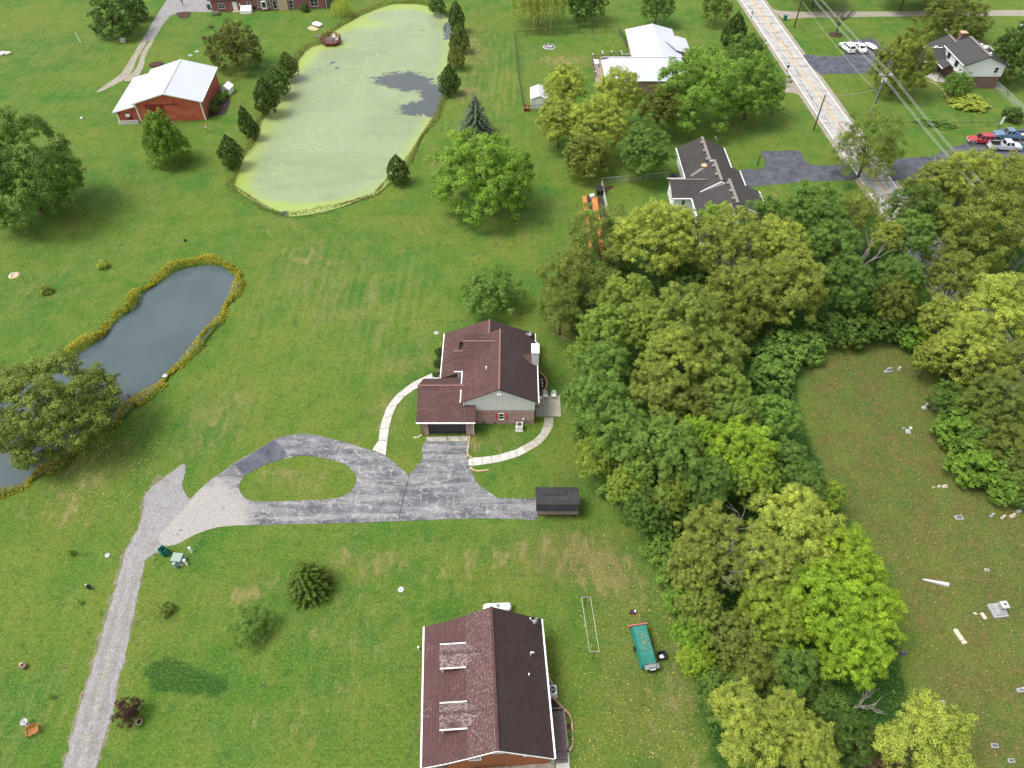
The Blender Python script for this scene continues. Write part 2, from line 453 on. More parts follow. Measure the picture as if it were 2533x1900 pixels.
# ================================================================== PONDS AND GROUND
WL = -0.45
POND_A = [(987,10),(1045,13),(1065,21.7),(1100,37.6),(1114.5,58),(1116,87),(1108.7,150),(1100,200),(1091,246),(1085.6,266),(1068,298),(1045,332.7),(1007.5,393.5),(961,451),(929,480),(909,486),(842,512),(785,526),(718,535),(677.6,520.5),(640,503),(599,480),(581.5,457),(590,428),(604.7,390.6),(613,379),(640,341),(648.7,298),(669,277.8),(692,231.5),(726.8,179.4),(739.8,150.4),(767,118.6),(802,107),(831,75),(880,46.3),(917.8,29),(952.5,16)]
POND_B = [(470,662),(518,658),(549.7,662),(573,679.6),(587,691),(581.5,711.5),(567,743),(549.7,766),(535,795),(503.4,838.8),(463,879),(413.7,928.5),(387.7,960),(330,1000.5),(289,1041),(269,1055.5),(215,1090),(141.8,1142),(95.5,1171),(57.9,1200),(0,1217.5),(-70,1240),(-160,1245),(-200,1180),(-130,1090),(-60,1030),(30,975),(100,930),(179,885),(220,859),(260,833),(289,795),(330,766),(347,740),(353,726),(387.7,705.7),(428,676.7)]
PA = smooth(polyP(POND_A, WL), 3); PB = smooth(polyP(POND_B, WL), 3)
def sdist(X, Y, poly):
    """signed distance to a polygon, negative inside"""
    d = np.full(X.shape, 1e9); ins = np.zeros(X.shape, bool); n = len(poly)
    for i in range(n):
        x0, y0 = poly[i]; x1, y1 = poly[(i + 1) % n]
        ex, ey = x1 - x0, y1 - y0; L = ex * ex + ey * ey + 1e-9
        t = np.clip(((X - x0) * ex + (Y - y0) * ey) / L, 0, 1)
        d = np.minimum(d, (X - x0 - t * ex) ** 2 + (Y - y0 - t * ey) ** 2)
        if abs(ey) > 1e-12:
            c = ((y0 > Y) != (y1 > Y)) & (X < (x1 - x0) * (Y - y0) / ey + x0); ins ^= c
    d = np.sqrt(d); return np.where(ins, -d, d)
def grid_mesh(name, xs, ys, Z, keep=None):
    nx, ny = len(xs), len(ys)
    X, Y = np.meshgrid(xs, ys)
    co = np.stack([X, Y, Z], -1).reshape(-1, 3).astype(np.float32)
    i = (np.arange(ny - 1)[:, None] * nx + np.arange(nx - 1)[None, :]).ravel()
    q = np.stack([i, i + 1, i + nx + 1, i + nx], -1)
    if keep is not None: q = q[keep[:-1, :-1].ravel()]
    me = bpy.data.meshes.new(name)
    me.vertices.add(len(co)); me.vertices.foreach_set('co', co.ravel())
    me.loops.add(q.size); me.loops.foreach_set('vertex_index', q.ravel().astype(np.int32))
    me.polygons.add(len(q)); me.polygons.foreach_set('loop_start', np.arange(0, q.size, 4, dtype=np.int32))
    me.polygons.foreach_set('use_smooth', np.ones(len(q), bool))
    me.update(calc_edges=True)
    return me
def set_attr(me, name, A):
    a = me.attributes.new(name, 'FLOAT', 'POINT'); a.data.foreach_set('value', A.ravel().astype(np.float32))

xs = np.concatenate([[-2500, -1200, -600, -320, -220], np.arange(-160, -100, 1.2), np.arange(-100, 90, .6), np.arange(90, 165, 1.2), [220, 320, 600, 1200, 2500]])
ys = np.concatenate([[-900, -300, -100, -40, -10], np.arange(0, 85, .5), np.arange(85, 225, .8), [240, 280, 400, 700, 1300, 2600]])
GX, GY = np.meshgrid(xs, ys)
sdA = np.full(GX.shape, 99.0); sdB = sdA.copy()
for sd, poly in ((sdA, PA), (sdB, PB)):
    px = [p[0] for p in poly]; py = [p[1] for p in poly]
    m = (GX > min(px) - 6) & (GX < max(px) + 6) & (GY > min(py) - 6) & (GY < max(py) + 6)
    sd[m] = sdist(GX[m], GY[m], poly)
SD = np.minimum(sdA, sdB)
def bank(sd):
    t = np.clip(1 - sd / 1.7, 0, 1)
    z = WL * t * t * (3 - 2 * t)
    return np.where(sd < 0, WL - .7 * np.clip(-sd / 2.5, 0, 1), z)
GZ = np.where(SD < 2, bank(SD), 0.0)
rng = np.random.default_rng(5)
def blob(A, px, py, rx, ry, v, rot=0.0):
    c = P(px, py); m = mpp(c); ax, ay = rx * m, ry * m * 1.35
    dx, dy = GX - c.x, GY - c.y
    cr, sr = math.cos(rot), math.sin(rot)
    u = (dx * cr + dy * sr) / ax; w = (-dx * sr + dy * cr) / ay
    A += v * np.exp(-(u * u + w * w) * 1.2)
dry = np.full(GX.shape, .12); greener = np.zeros(GX.shape); bare = np.zeros(GX.shape)
for a in [(760,640,130,60,.38),(850,760,120,60,.3),(700,560,80,40,.3),(1010,900,90,40,.4),(940,1010,70,50,.4),(560,1010,90,80,.32),(480,1090,60,60,.3),(730,1190,120,40,.45),(930,1390,200,50,.4),(1330,1360,190,60,.38),(1480,1400,110,60,.45),(1190,1100,90,30,.4),(1100,990,60,30,.3),
          (230,1150,140,70,.4),(150,1260,150,60,.35),(140,700,200,120,.22),(330,480,160,70,.2),(1170,120,60,120,.45),(1150,230,40,70,.45),(1080,400,50,70,.3),(1390,150,90,35,.55),(1330,230,30,60,.4),(1050,560,120,40,.3),(1250,520,60,100,.15),
          (60,60,200,60,.25),(160,130,150,60,.2),(1500,640,60,60,.4),(1400,800,60,70,.55),(1560,1760,110,110,.2),(1560,1480,80,70,.3),(1680,1720,70,120,.4),(2330,100,200,40,.25),(2340,300,250,40,.25),(830,1520,110,80,.2),(1180,1450,100,60,.2),(1900,480,60,25,.4),(640,1450,60,40,.35),(900,1650,150,120,.24),(330,1520,50,60,.3),(700,1800,150,60,.24),(420,1560,80,60,.25),(560,1480,60,40,.3)]:
    blob(dry, *a)
CEM = smooth(polyP([(1985,905),(2060,865),(2190,845),(2260,880),(2330,960),(2370,1080),(2440,1190),(2560,1260),(2900,1400),(3000,2300),(2100,2300),(2200,1900),(2260,1700),(2230,1500),(2200,1420),(2060,1220),(2010,1080)]), 3)
m = (GX > 15) & (GY > -15) & (GY < 110) & (GX < 90)
cem = np.zeros(GX.shape); cem[m] = np.clip(.5 - sdist(GX[m], GY[m], CEM) / 3, 0, 1)
dry = np.maximum(dry, 0) - cem * .06
brown = cem * 1.0
for a in [(395,1655,45,26,.8),(440,1672,60,30,.8),(490,1690,60,26,.7),(545,1700,40,26,.6),(420,1700,50,18,.4),(330,1480,40,100,.15),(1650,1000,30,80,.0)]: blob(greener, *a)  # blobs of darker green on the near lawn
for a in [(1330,1385,120,30,.16),(1480,1395,80,40,.30),(1500,1440,50,40,.22),(905,1390,40,16,.42),(950,1380,22,14,.35),(1040,1370,45,16,.42),(1010,1425,30,12,.35),(1390,1250,16,60,.6),(500,1083,10,22,.55),(1040,1750,10,110,.75),(1035,1650,14,60,.4),(1250,880,30,10,.2),
          (1560,1725,26,18,.45),(1660,1735,24,18,.4),(1700,1700,20,60,.35),(1720,1800,18,90,.4),(2240,885,90,30,.35),(2380,1010,40,60,.4),(2470,1230,80,25,.45),(2420,1160,30,40,.4),(1430,800,50,40,.45),(1420,870,40,30,.4),(1480,455,40,14,.6),(1840,1240,20,20,0),(1500,650,40,40,.4),
          (870,1505,12,30,.3),(760,1520,25,20,.35),(740,1560,16,14,.4),(845,1820,18,10,.45),(380,1850,40,20,.35),(30,680,14,8,.8),(1020,1240,6,6,0)]:
    blob(bare, *a)
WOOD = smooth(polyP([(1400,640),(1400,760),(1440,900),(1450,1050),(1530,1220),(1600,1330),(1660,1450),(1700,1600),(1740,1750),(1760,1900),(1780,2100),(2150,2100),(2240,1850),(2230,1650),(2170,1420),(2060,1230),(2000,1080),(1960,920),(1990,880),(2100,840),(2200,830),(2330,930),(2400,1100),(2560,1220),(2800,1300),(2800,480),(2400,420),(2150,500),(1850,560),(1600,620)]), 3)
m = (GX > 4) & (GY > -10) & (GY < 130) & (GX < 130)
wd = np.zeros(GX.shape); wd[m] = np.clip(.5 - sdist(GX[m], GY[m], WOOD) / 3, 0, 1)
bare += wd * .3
greener += wd * 1.1
for a in [(1420,1380,170,70,.6),(1440,900,60,200,.55),(1450,700,60,120,.5),(1400,1200,60,60,.4),(1560,1600,150,200,.35),(1600,1850,120,150,.3),(1250,1000,60,100,.25),(960,1150,60,60,.2)]: blob(brown, *a)
bare += np.clip(1 - np.abs(SD - .1) / .8, 0, 1) * .55        # wet earth at the water's edge
gme = grid_mesh('ground', xs, ys, GZ)
set_attr(gme, 'dry', np.clip(dry, 0, 1.0)); set_attr(gme, 'greener', np.clip(greener, 0, 1)); mow = np.full(GX.shape, .15)
for a in [(800,720,190,150,.8),(980,800,140,140,.6),(560,1010,120,110,.5),(1240,200,60,200,.8),(1160,150,50,180,.7),(1650,100,120,60,.6),(1300,560,90,120,.5),(130,1700,130,160,.5),(300,600,100,60,.3),(60,120,200,80,.4),(2300,230,200,100,.4),(1850,330,90,60,.3)]: blob(mow, *a)
set_attr(gme, 'mow', np.clip(mow, 0, 1)); set_attr(gme, 'brown', np.clip(brown, 0, 1)); set_attr(gme, 'bare', np.clip(bare, 0, 1))
gme.materials.append(MATS['lawn'])
tag(inst('ground', gme), 'mown green lawn with dry patches', kind='structure')

def pond(name, poly, m, label, cov=None):
    px = [p[0] for p in poly]; py = [p[1] for p in poly]
    wx = np.arange(min(px) - 1.5, max(px) + 1.5, .5); wy = np.arange(min(py) - 1.5, max(py) + 1.5, .5)
    X, Y = np.meshgrid(wx, wy); sd = sdist(X, Y, poly)
    me = grid_mesh(name, wx, wy, np.full(X.shape, WL), sd < 1.1)
    me.materials.append(MATS[m])
    if cov: cov(me, X, Y, sd)
    tag(inst(name, me), label, kind='structure')
def covA(me, X, Y, sd):
    al = np.ones(X.shape); rim = np.clip(1 + sd / 4.0, 0, 1) * .8
    def ell(A, px, py, rx, ry, v, rot=0.0, hard=1.1):
        c = P(px, py, WL); m = mpp(c); ax, ay = rx * m, ry * m * 1.75
        dx, dy = X - c.x, Y - c.y; cr, sr = math.cos(rot), math.sin(rot)
        u = (dx * cr + dy * sr) / ax; w = (-dx * sr + dy * cr) / ay
        A += v * np.exp(-(u * u + w * w) ** hard * .7)
    for a in [(985,198,56,22,-1.15),(1025,206,34,20,-1.0),(1070,232,28,16,-.9),(1040,268,52,20,-1.1),(1085,245,18,40,-1.1),(1108,75,12,34,-.95),(822,156,6,5,-.8),(835,169,9,5,-.8),(808,163,9,4,-.7),(792,172,5,3,-.6),(700,528,18,7,-.8),(648,500,10,8,-.7),(900,492,14,6,-.7),(1030,60,22,3,-.5),(1048,75,16,3,-.5),(1000,322,40,3,-.45)]: ell(al, *a)
    for a in [(880,60,90,20,.8),(960,20,90,8,.8),(830,112,50,14,.7),(760,140,40,30,.5),(700,290,20,60,.35),(620,430,30,50,.4),(780,515,160,16,.7),(1060,30,30,12,.4)]: ell(rim, *a)
    set_attr(me, 'algae', np.where(al > .97, 1.6, np.clip(al, -.4, 1))); set_attr(me, 'rim', np.clip(rim, 0, 1))
pond('duckweed_pond_water', PA, 'duckweed_water', 'large pond covered with pale green duckweed', covA)
pond('pond_water', PB, 'pond_water', 'slate grey still water of the smaller pond')

# ------------------------------------------------------------------ paved sheets
def sheet(name, poly, z, m, label=None, holes=(), kind='structure', thick=.12, attr=None):
    loops = [poly] + list(holes)
    flat = [p for l in loops for p in l]
    tr = tessellate_polygon([[Vector((x, y, 0)) for x, y in l] for l in loops])
    mb = MB(); N = len(flat)
    fs = []
    for t in tr:
        A, B, D = (flat[i] for i in t)
        if (B[0] - A[0]) * (D[1] - A[1]) - (B[1] - A[1]) * (D[0] - A[0]) < 0: t = t[::-1]
        fs.append(tuple(t))
    vs = [(x, y, z) for x, y in flat] + [(x, y, z - thick) for x, y in flat]
    o = 0
    for l in loops:
        n = len(l); ar = sum(l[i][0] * l[(i + 1) % n][1] - l[(i + 1) % n][0] * l[i][1] for i in range(n))
        if l is not poly: ar = -ar
        for i in range(n):
            f = (o + i, N + o + i, N + o + (i + 1) % n, o + (i + 1) % n)
            fs.append(f if ar > 0 else f[::-1])
        o += n
    mb.add(vs, fs)
    ob = mb.build(name, m)
    if attr:
        co = np.array([v[:2] for v in vs]); set_attr(ob.data, attr[0], attr[1](co[:, 0], co[:, 1]))
    return tag(ob, label, kind=kind)
DRIVE = [(1053,1093),(1045.6,1131),(1028.5,1156),(1017,1169),(1010,1172.7),(980,1150),(953.9,1129),(920.6,1116),(860,1096),(802,1081.5),(752.8,1073.7),(706.5,1078.6),(676,1088.8),(640,1110.5),(581.5,1145),(535,1177),(503.4,1203),(477.4,1229),(451,1264),(420,1296),(399,1319),(393.5,1336),(402,1349),(434,1347.7),(492,1318.8),(549.7,1303),(640,1298.5),(770,1296),(900,1292.7),(1045,1287),(1189.7,1282.6),(1280,1284),(1326,1284),(1326,1237.8),(1280,1233.4),(1233,1232),(1215.8,1220.4),(1181,1197),(1169.5,1171),(1158,1145),(1156.5,1127.8),(1158,1093)]
ISLE = [(640,1156.7),(607.6,1174),(591.7,1200),(596,1221.8),(616,1236.3),(640,1240.6),(726.8,1239),(813.6,1234.9),(854,1224.7),(877,1203),(881.6,1182.8),(871.5,1162.5),(842.5,1145),(802,1133.6),(755.7,1127.8),(706.5,1133.6),(669,1145)]
dpoly = []
for i, p in enumerate(polyP(DRIVE)): dpoly.append(p)
dpoly = jitter(smooth(dpoly, 5), .035, 3)
ipoly = jitter(smooth(polyP(ISLE), 6), .04, 4)
sheet('driveway', dpoly, .03, 'drive_asphalt', 'cracked grey asphalt driveway with a loop round a grass island', [ipoly[::-1]])
dk_ = [P(640 + a * .28933, 960 + b * .28933) for a, b in ((1283, 740), (1262, 850), (1232, 960), (1215, 1040), (1196, 1125))]
mb = MB()
for a, b in zip(dk_, dk_[1:]): mb.box(((a.x + b.x) / 2, (a.y + b.y) / 2, .036), ((b - a).length, .07, .006), math.atan2(b.y - a.y, b.x - a.x))
tag(mb.build('driveway_seam', 'tar'), 'dark seam running across the asphalt driveway', kind='structure')
sheet('driveway_patch', jitter(smooth(polyP([(676,1092),(694,1104),(709,1122),(697,1137),(668,1146),(640,1157.5),(606,1173),(584,1148),(612,1130),(640,1113)]), 4), .05, 5), .034, 'asphalt_dark', 'darker patched asphalt at the neck of the driveway loop')
GRAVEL = [(454,1148),(458.6,1168),(451,1191.5),(454,1214.6),(468.7,1232),(480,1231),(451,1270),(420,1300),(402,1325),(396,1342),(404,1352),(395,1362),(361.7,1384),(352,1420),(335.6,1486.5),(315,1593.6),(289,1695),(277.7,1767),(254.6,1839.5),(236,1900),(200,2010),(150,2120),(60,2120),(125,2010),(159,1900),(173.6,1839.5),(202.5,1738),(228.6,1651),(249,1579),(269,1515.5),(295,1420),(312.5,1362),(344,1304),(354,1264),(357,1235),(373,1209),(410.8,1177)]
sheet('gravel_drive', jitter(smooth(polyP(GRAVEL), 6), .09, 6), .016, 'gravel', 'pale grey gravel lane running to the bottom edge')
sheet('gravel_verge', jitter(smooth(polyP([(x + (4 if i < 20 else -7), y) for i, (x, y) in enumerate(GRAVEL)][9:]), 8),   .25, 9), .006, 'gravel_verge', 'tan weedy verge of the gravel lane')
GL = [(295,1420),(269,1515.5),(249,1579),(228.6,1651),(202.5,1738),(173.6,1839.5),(159,1900),(125,2010)]; GRt = [(352,1420),(335.6,1486.5),(315,1593.6),(289,1695),(277.7,1767),(254.6,1839.5),(236,1900),(200,2010)]
def lane(y, f):
    a = np.interp(y, [q[1] for q in GL], [q[0] for q in GL]); b = np.interp(y, [q[1] for q in GRt], [q[0] for q in GRt]); return (a + (b - a) * f, y)
make_gravel('gravel_packed', (.19, .18, .175), (.29, .28, .275), (.19, .168, .145)); make_gravel('gravel_weedy', (.21, .20, .175), (.34, .33, .31), (.22, .205, .12))
for f0, f1, m_, lb in ((.2, .38, 'gravel_packed', 'left packed wheel rut of the gravel lane'), (.62, .82, 'gravel_packed', 'right packed wheel rut of the gravel lane'), (.44, .56, 'gravel_weedy', 'weedy strip along the middle of the gravel lane')):
    yy = list(range(1425, 2011, 9)); wv_ = lambda y, k: .035 * math.sin(y * .06 + k) + .03 * math.sin(y * .17 + 2 * k)
    sheet('wheel_rut', jitter(polyP([lane(y, f0 + wv_(y, 1)) for y in yy] + [lane(y, f1 + wv_(y, 3)) for y in reversed(yy)]), .10, int(f0 * 50)), .0205 + f0 * .004, m_, lb)
# far gravel drive by the barn, two wheel tracks at its end
t1 = T(0, 0)
sheet('gravel_drive', [t1(a, b)[:2] for a, b in ((1425,0),(1330,150),(1205,360),(1310,345),(1400,200),(1460,130),(1600,100),(1810,105),(1815,-60),(1440,-60))], .014, 'gravel', 'grey gravel drive between the red barn and the brick house')
for tr in (((1210,358),(1130,480),(1060,600),(1000,660),(840,770),(850,785),(1030,700),(1110,640),(1175,500),(1250,362)),
           ((1290,345),(1215,450),(1180,560),(1120,640),(1060,690),(1150,680),(1215,600),(1250,470),(1318,345))):
    sheet('wheel_track', jitter(smooth([tuple(t1(a, b)[:2]) for a, b in tr], 4), .1, 8), .01, 'gravel_tan', 'worn gravel wheel track curving to the red barn')

# road and its markings
def rx(y, off): return 66.45 - .0389 * (y - 126.0) + off
yr = [60 + 4 * i for i in range(190)]
def strip(name, o0, o1, z, m, label, y0=60, y1=900, kind='structure'):
    yy = [y for y in yr if y0 <= y <= y1]
    return sheet(name, [(rx(y, o0), y) for y in yy] + [(rx(y, o1), y) for y in reversed(yy)], z, m, label, kind=kind)
strip('gravel_shoulder', -3.9, 3.9, .012, 'gravel_tan', 'narrow gravel shoulder along the country road')
strip('road', -3.0, 3.0, .03, 'road_asphalt', 'two-lane grey country road with tar-sealed cracks')
for o in (-2.85, 2.73): strip('edge_line', o, o + .13, .034, 'paint_white', 'white edge line painted on the country road')
for o in (-.02, .2): strip('centre_line', o, o + .11, .034, 'paint_yellow', 'yellow centre line painted on the country road')
rr = random.Random(11); mb = MB()
for k in range(26):
    y = 96 + k * 5.0 + rr.uniform(-1.5, 1.5)
    if rr.random() < .75:
        pts = [(rx(y, -2.9 + j * .58), y + rr.uniform(-.12, .12) + rr.uniform(-.5, .5) * (j > 6)) for j in range(11)]
    else:
        x = rr.uniform(-2, 2); pts = [(rx(y + j * .6, x + rr.uniform(-.25, .25)), y + j * .6) for j in range(9)]
    for a, b in zip(pts, pts[1:]):
        mb.box(((a[0] + b[0]) / 2, (a[1] + b[1]) / 2, .0355), (math.dist(a, b) + .05, .11, .005), math.atan2(b[1] - a[1], b[0] - a[0]))
for off in (.45, -1.6):
    yq = 96.0
    while yq < 230:
        L = rr.uniform(2, 7); pts = [(rx(yq + j * .5, off + .12 * math.sin(yq + j)), yq + j * .5) for j in range(int(L * 2))]
        for a, b in zip(pts, pts[1:]): mb.box(((a[0] + b[0]) / 2, (a[1] + b[1]) / 2, .0368), (math.dist(a, b) + .05, .08, .005), math.atan2(b[1] - a[1], b[0] - a[0]))
        yq += L + rr.uniform(1, 5)
tag(mb.build('crack_sealant', 'tar'), 'black tar lines sealing cracks in the road', kind='structure')
# side drives
def pp(pts): return polyP(pts)
sheet('side_drive', jitter(smooth(pp([(1830,421),(1877.7,420),(1892,410),(1893,398),(1883,376),(1920,374),(1977,373),(1984,384),(1991,396),(2008.7,408),(2058,409.4),(2096,404),(2120,442),(2052,447),(1960,452),(1893,458.6),(1840,461)]), 3), .03, 2), .022, 'asphalt_dark', 'dark asphalt drive between the grey-roofed house and the road')
sheet('side_drive', jitter(smooth(pp([(2212,398),(2244.5,390.6),(2309.6,386),(2345,367),(2384.8,357),(2420,340),(2533,318),(2620,310),(2680,400),(2600,412),(2533,416.6),(2509,419.5),(2400,432),(2300,440),(2234,442.7),(2205,446)]), 3), .03, 2), .022, 'asphalt_dark', 'dark asphalt drive under the red car and the pickups')
sheet('side_drive', jitter(smooth(pp([(1985,136),(2040,140),(2080,139),(2090,128),(2082,112),(2110,100),(2165,98),(2180,118),(2215,124),(2260,130),(2262,168),(2165,181),(2049,183),(2034.8,186),(2018,176)]), 3), .03, 2), .022, 'asphalt_dark', 'dark asphalt drive with white cars beside the country road')
sheet('gravel_track', jitter(smooth(pp([(1908,20),(1930,27),(2008,29),(2150,28.5),(2298,27.5),(2420,26.5),(2640,25),(2640,38),(2420,40),(2283,40.5),(2120,42),(2000,43.5),(1950,47),(1932,43)]), 3), .12, 2), .012, 'gravel_tan', 'pale gravel track leading right from the country road')
sheet('gravel_turnout', jitter(smooth(pp([(1932,205),(1950,192),(1972,205),(1982,232),(1960,230),(1938,226)]), 3), .1, 2), .011, 'gravel_tan', 'gravel turnout at the left edge of the road')
sheet('bare_path', jitter(smooth(pp([(2505,420),(2560,412),(2580,440),(2535,452)]), 3), .05, 2), .024, 'sand', 'pale sandy path corner beside the eastern drive')

# concrete walks: each slab a piece of its own
def walk(name, stations, label, m='concrete', alt=None, z=.05):
    root = thing(name, label, None); root['kind'] = 'structure'
    root.location = (stations[0][0].x, stations[0][0].y, 0)
    for i, ((a, b), (c, d)) in enumerate(zip(stations, stations[1:])):
        e = .018
        def L(p, q, t): return (p.x + (q.x - p.x) * t, p.y + (q.y - p.y) * t)
        poly = [L(a, c, e), L(a, c, 1 - e), L(b, d, 1 - e), L(b, d, e)]
        MB().prism(poly, -.05, z + .004 * ((i * 7) % 3)).build('slab', alt if (alt and alt_at(i)) else m, root, True)
    return root
B_ = lambda a, b: P(1000 + a * .18987, 960 + b * .18987)
A_ = lambda a, b, z=0: P(1000 + a * .18987, 760 + b * .18987, z)
alt_at = lambda i: i >= 7
walk('garden_walk', [(B_(832, 930), B_(838, 1005)), (B_(885, 910), B_(885, 1015)), (B_(1015, 900), B_(1015, 1000)), (B_(1140, 888), B_(1145, 980)), (B_(1245, 866), B_(1265, 958)), (B_(1350, 835), B_(1380, 925)), (B_(1455, 805), B_(1480, 895)), (B_(1540, 757), B_(1600, 835)), (B_(1680, 680), B_(1755, 745)), (B_(1770, 595), B_(1860, 640)), (B_(1812, 500), B_(1935, 510)), (B_(1828, 382), B_(1948, 382))],
     'curved concrete walk from the driveway to the patio', 'concrete', 'concrete_tan')
alt_at = lambda i: False
lw = [((920.6,1113),(954,1127.8)),((937,1090),(958,1090)),((939.5,1061),(962.6,1058)),((946.7,1035),(970,1029)),((958,1006),(981,1003)),((978.5,980),(1000,982)),((1004.5,958),(1022,966)),((1024,945),(1042,954)),((1045,935),(1060,944)),((1068,924),(1080,934)),((1091,918),(1100,929)),((1112,914),(1117,926))]
walk('garden_walk', [(P(*a), P(*b)) for a, b in lw], 'curved concrete walk along the lawn to the front porch')
ap = walk('garage_apron', [(P(1054, 1081.5), P(1053, 1092.5)), (P(1106, 1080), P(1106, 1092.5)), (P(1159.5, 1078.7), P(1158.5, 1092))], 'stained concrete apron in front of the garage door', 'concrete_stain')
pr = thing('patio', 'square concrete patio beside the gabled house', None, (4.8, 60.8, 0)); pr['kind'] = 'structure'
for x0, x1, y0, y1 in ((3.12, 3.98, 59.09, 61.2), (4.0, 6.42, 59.09, 61.2), (3.12, 3.98, 61.22, 62.7), (4.0, 6.42, 61.22, 62.7)):
    MB().bb(x0, x1, y0, y1, -.05, .055).build('slab', 'concrete_tan', pr, True)

# ================================================================== FOLIAGE
def make_leaf(name, transl=.32, hue=.5, rough=.55):
    t = NT(name)
    oi = t.n('ShaderNodeObjectInfo')
    tone, warm = t.attr('tone'), t.attr('warm')
    c = oi.outputs['Color']
    lo = t.mix(1.0, c, (.60, .68, .62), 'MULTIPLY'); hi = t.mix(1.0, c, (2.45, 2.3, 2.1), 'MULTIPLY')
    c2 = t.mix(tone, lo, hi)
    c2 = t.mix(t.math('MULTIPLY', t.ramp(warm, .55, 1.0), hue), c2, t.mix(1.0, c2, (1.3, 1.14, .8), 'MULTIPLY'))
    b = t.bsdf(c2, rough, None, .2)
    tr = t.n('ShaderNodeBsdfTranslucent'); t.l(t.mix(1.0, c2, (1.3, 1.35, .7), 'MULTIPLY'), tr.inputs['Color'])
    mx = t.n('ShaderNodeMixShader'); mx.inputs[0].default_value = transl
    t.l(b.outputs[0], mx.inputs[1]); t.l(tr.outputs[0], mx.inputs[2])
    return t.done(mx)
make_leaf('leaf'); make_leaf('needle', .12, .25)
blotch('bark', (.085, .066, .05), (.15, .125, .10), 3, .4, .6, .95, 12, .8)
blotch('bark_pale', (.26, .235, .20), (.36, .335, .30), 3, .4, .6, .95, 12, .6)

def leaf_mesh(name, pos, nrm, size, tone, warm, m, aspect=.62, along=None, rg=None):
    """many small pointed leaf faces in one mesh"""
    n = len(pos)
    nrm = nrm / (np.linalg.norm(nrm, axis=1, keepdims=True) + 1e-9)
    a = rg.normal(size=(n, 3)) if along is None else along
    u = a - nrm * np.sum(a * nrm, 1, keepdims=True); u /= (np.linalg.norm(u, axis=1, keepdims=True) + 1e-9)
    w = np.cross(nrm, u)
    s = size[:, None] if np.ndim(size) else size
    v = np.stack([pos - u * s * .5, pos + w * s * .5 * aspect + u * s * .06, pos + u * s * .5, pos - w * s * .5 * aspect + u * s * .06], 1).reshape(-1, 3).astype(np.float32)
    me = bpy.data.meshes.new(name)
    me.vertices.add(4 * n); me.vertices.foreach_set('co', v.ravel())
    me.loops.add(4 * n); me.loops.foreach_set('vertex_index', np.arange(4 * n, dtype=np.int32))
    me.polygons.add(n); me.polygons.foreach_set('loop_start', np.arange(0, 4 * n, 4, dtype=np.int32))
    me.update(calc_edges=True)
    set_attr(me, 'tone', np.repeat(np.clip(tone, 0, 1), 4)); set_attr(me, 'warm', np.repeat(np.clip(warm, 0, 1), 4))
    me.materials.append(MATS[m])
    return me
def unit(a): return a / (np.linalg.norm(a, axis=1, keepdims=True) + 1e-9)

def crown(name, seed, nl=46, nc=15, nf=36, lobe=(.24, .38), leaf=.05, bottom=-.55, prof=None, cl=.075, m='leaf', updir=.45, shell=(.6, 1.0), aspect=.62, droop=0.0, hole=0.0):
    rg = np.random.default_rng(seed)
    k = np.arange(nl) + .5
    z = 1 - (1 - bottom) * k / nl
    ph = k * 2.39996 + rg.normal(size=nl) * .35
    rad = np.sqrt(np.clip(1 - z * z, 0, 1))
    d = np.stack([rad * np.cos(ph), rad * np.sin(ph), z], 1)
    rr_ = rg.uniform(*shell, nl); lr = rg.uniform(*lobe, nl)
    c = d * rr_[:, None] * (1 - lr * .55)[:, None]
    inner = unit(rg.normal(size=(nl // 5, 3))) * rg.uniform(.1, .45, (nl // 5, 1))
    c = np.concatenate([c, inner]); lr = np.concatenate([lr, np.full(len(inner), lobe[1])]); d = np.concatenate([d, unit(inner)])
    if hole: kp = rg.random(len(c)) > hole; c, lr, d = c[kp], lr[kp], d[kp]
    ltone = rg.uniform(-.10, .10, len(c)); lwarm = rg.random(len(c))
    n1 = len(c) * nc
    li = np.repeat(np.arange(len(c)), nc)
    cd = unit(rg.normal(size=(n1, 3)) + d[li] * .9 + np.array([0, 0, .55]))
    cp = c[li] + cd * (lr[li] * rg.uniform(.45, 1.0, n1))[:, None]
    ct = rg.uniform(-.22, .22, n1); cw = rg.random(n1); csz = rg.uniform(.65, 1.35, n1)
    n2 = n1 * nf
    ci = np.repeat(np.arange(n1), nf)
    ud = unit(rg.normal(size=(n2, 3)) + cd[ci] * .5 + np.array([0, 0, .3]))
    off = ud * (cl * 1.55 * rg.uniform(.35, 1.1, n2) * csz[ci])[:, None] * np.array([1, 1, .8])
    pos = cp[ci] + off
    nrm = ud * .8 + cd[ci] * .25 + np.array([0, 0, updir]) + rg.normal(size=(n2, 3)) * .38
    tone = .46 + ltone[li[ci]] + ct[ci] + rg.normal(size=n2) * .17
    warm = .35 * lwarm[li[ci]] + .35 * cw[ci] + .3 * rg.random(n2)
    if prof is not None:
        f = prof(np.clip((pos[:, 2] + 1) / 2, 0, 1)); pos[:, 0] *= f; pos[:, 1] *= f
    along = None
    if droop:
        along = unit(cd[ci] * np.array([1, 1, .2]) + np.array([0, 0, -droop])) + rg.normal(size=(n2, 3)) * .35
    return leaf_mesh(name, pos, nrm, leaf * rg.uniform(.7, 1.25, n2), tone, warm, m, aspect, along, rg)

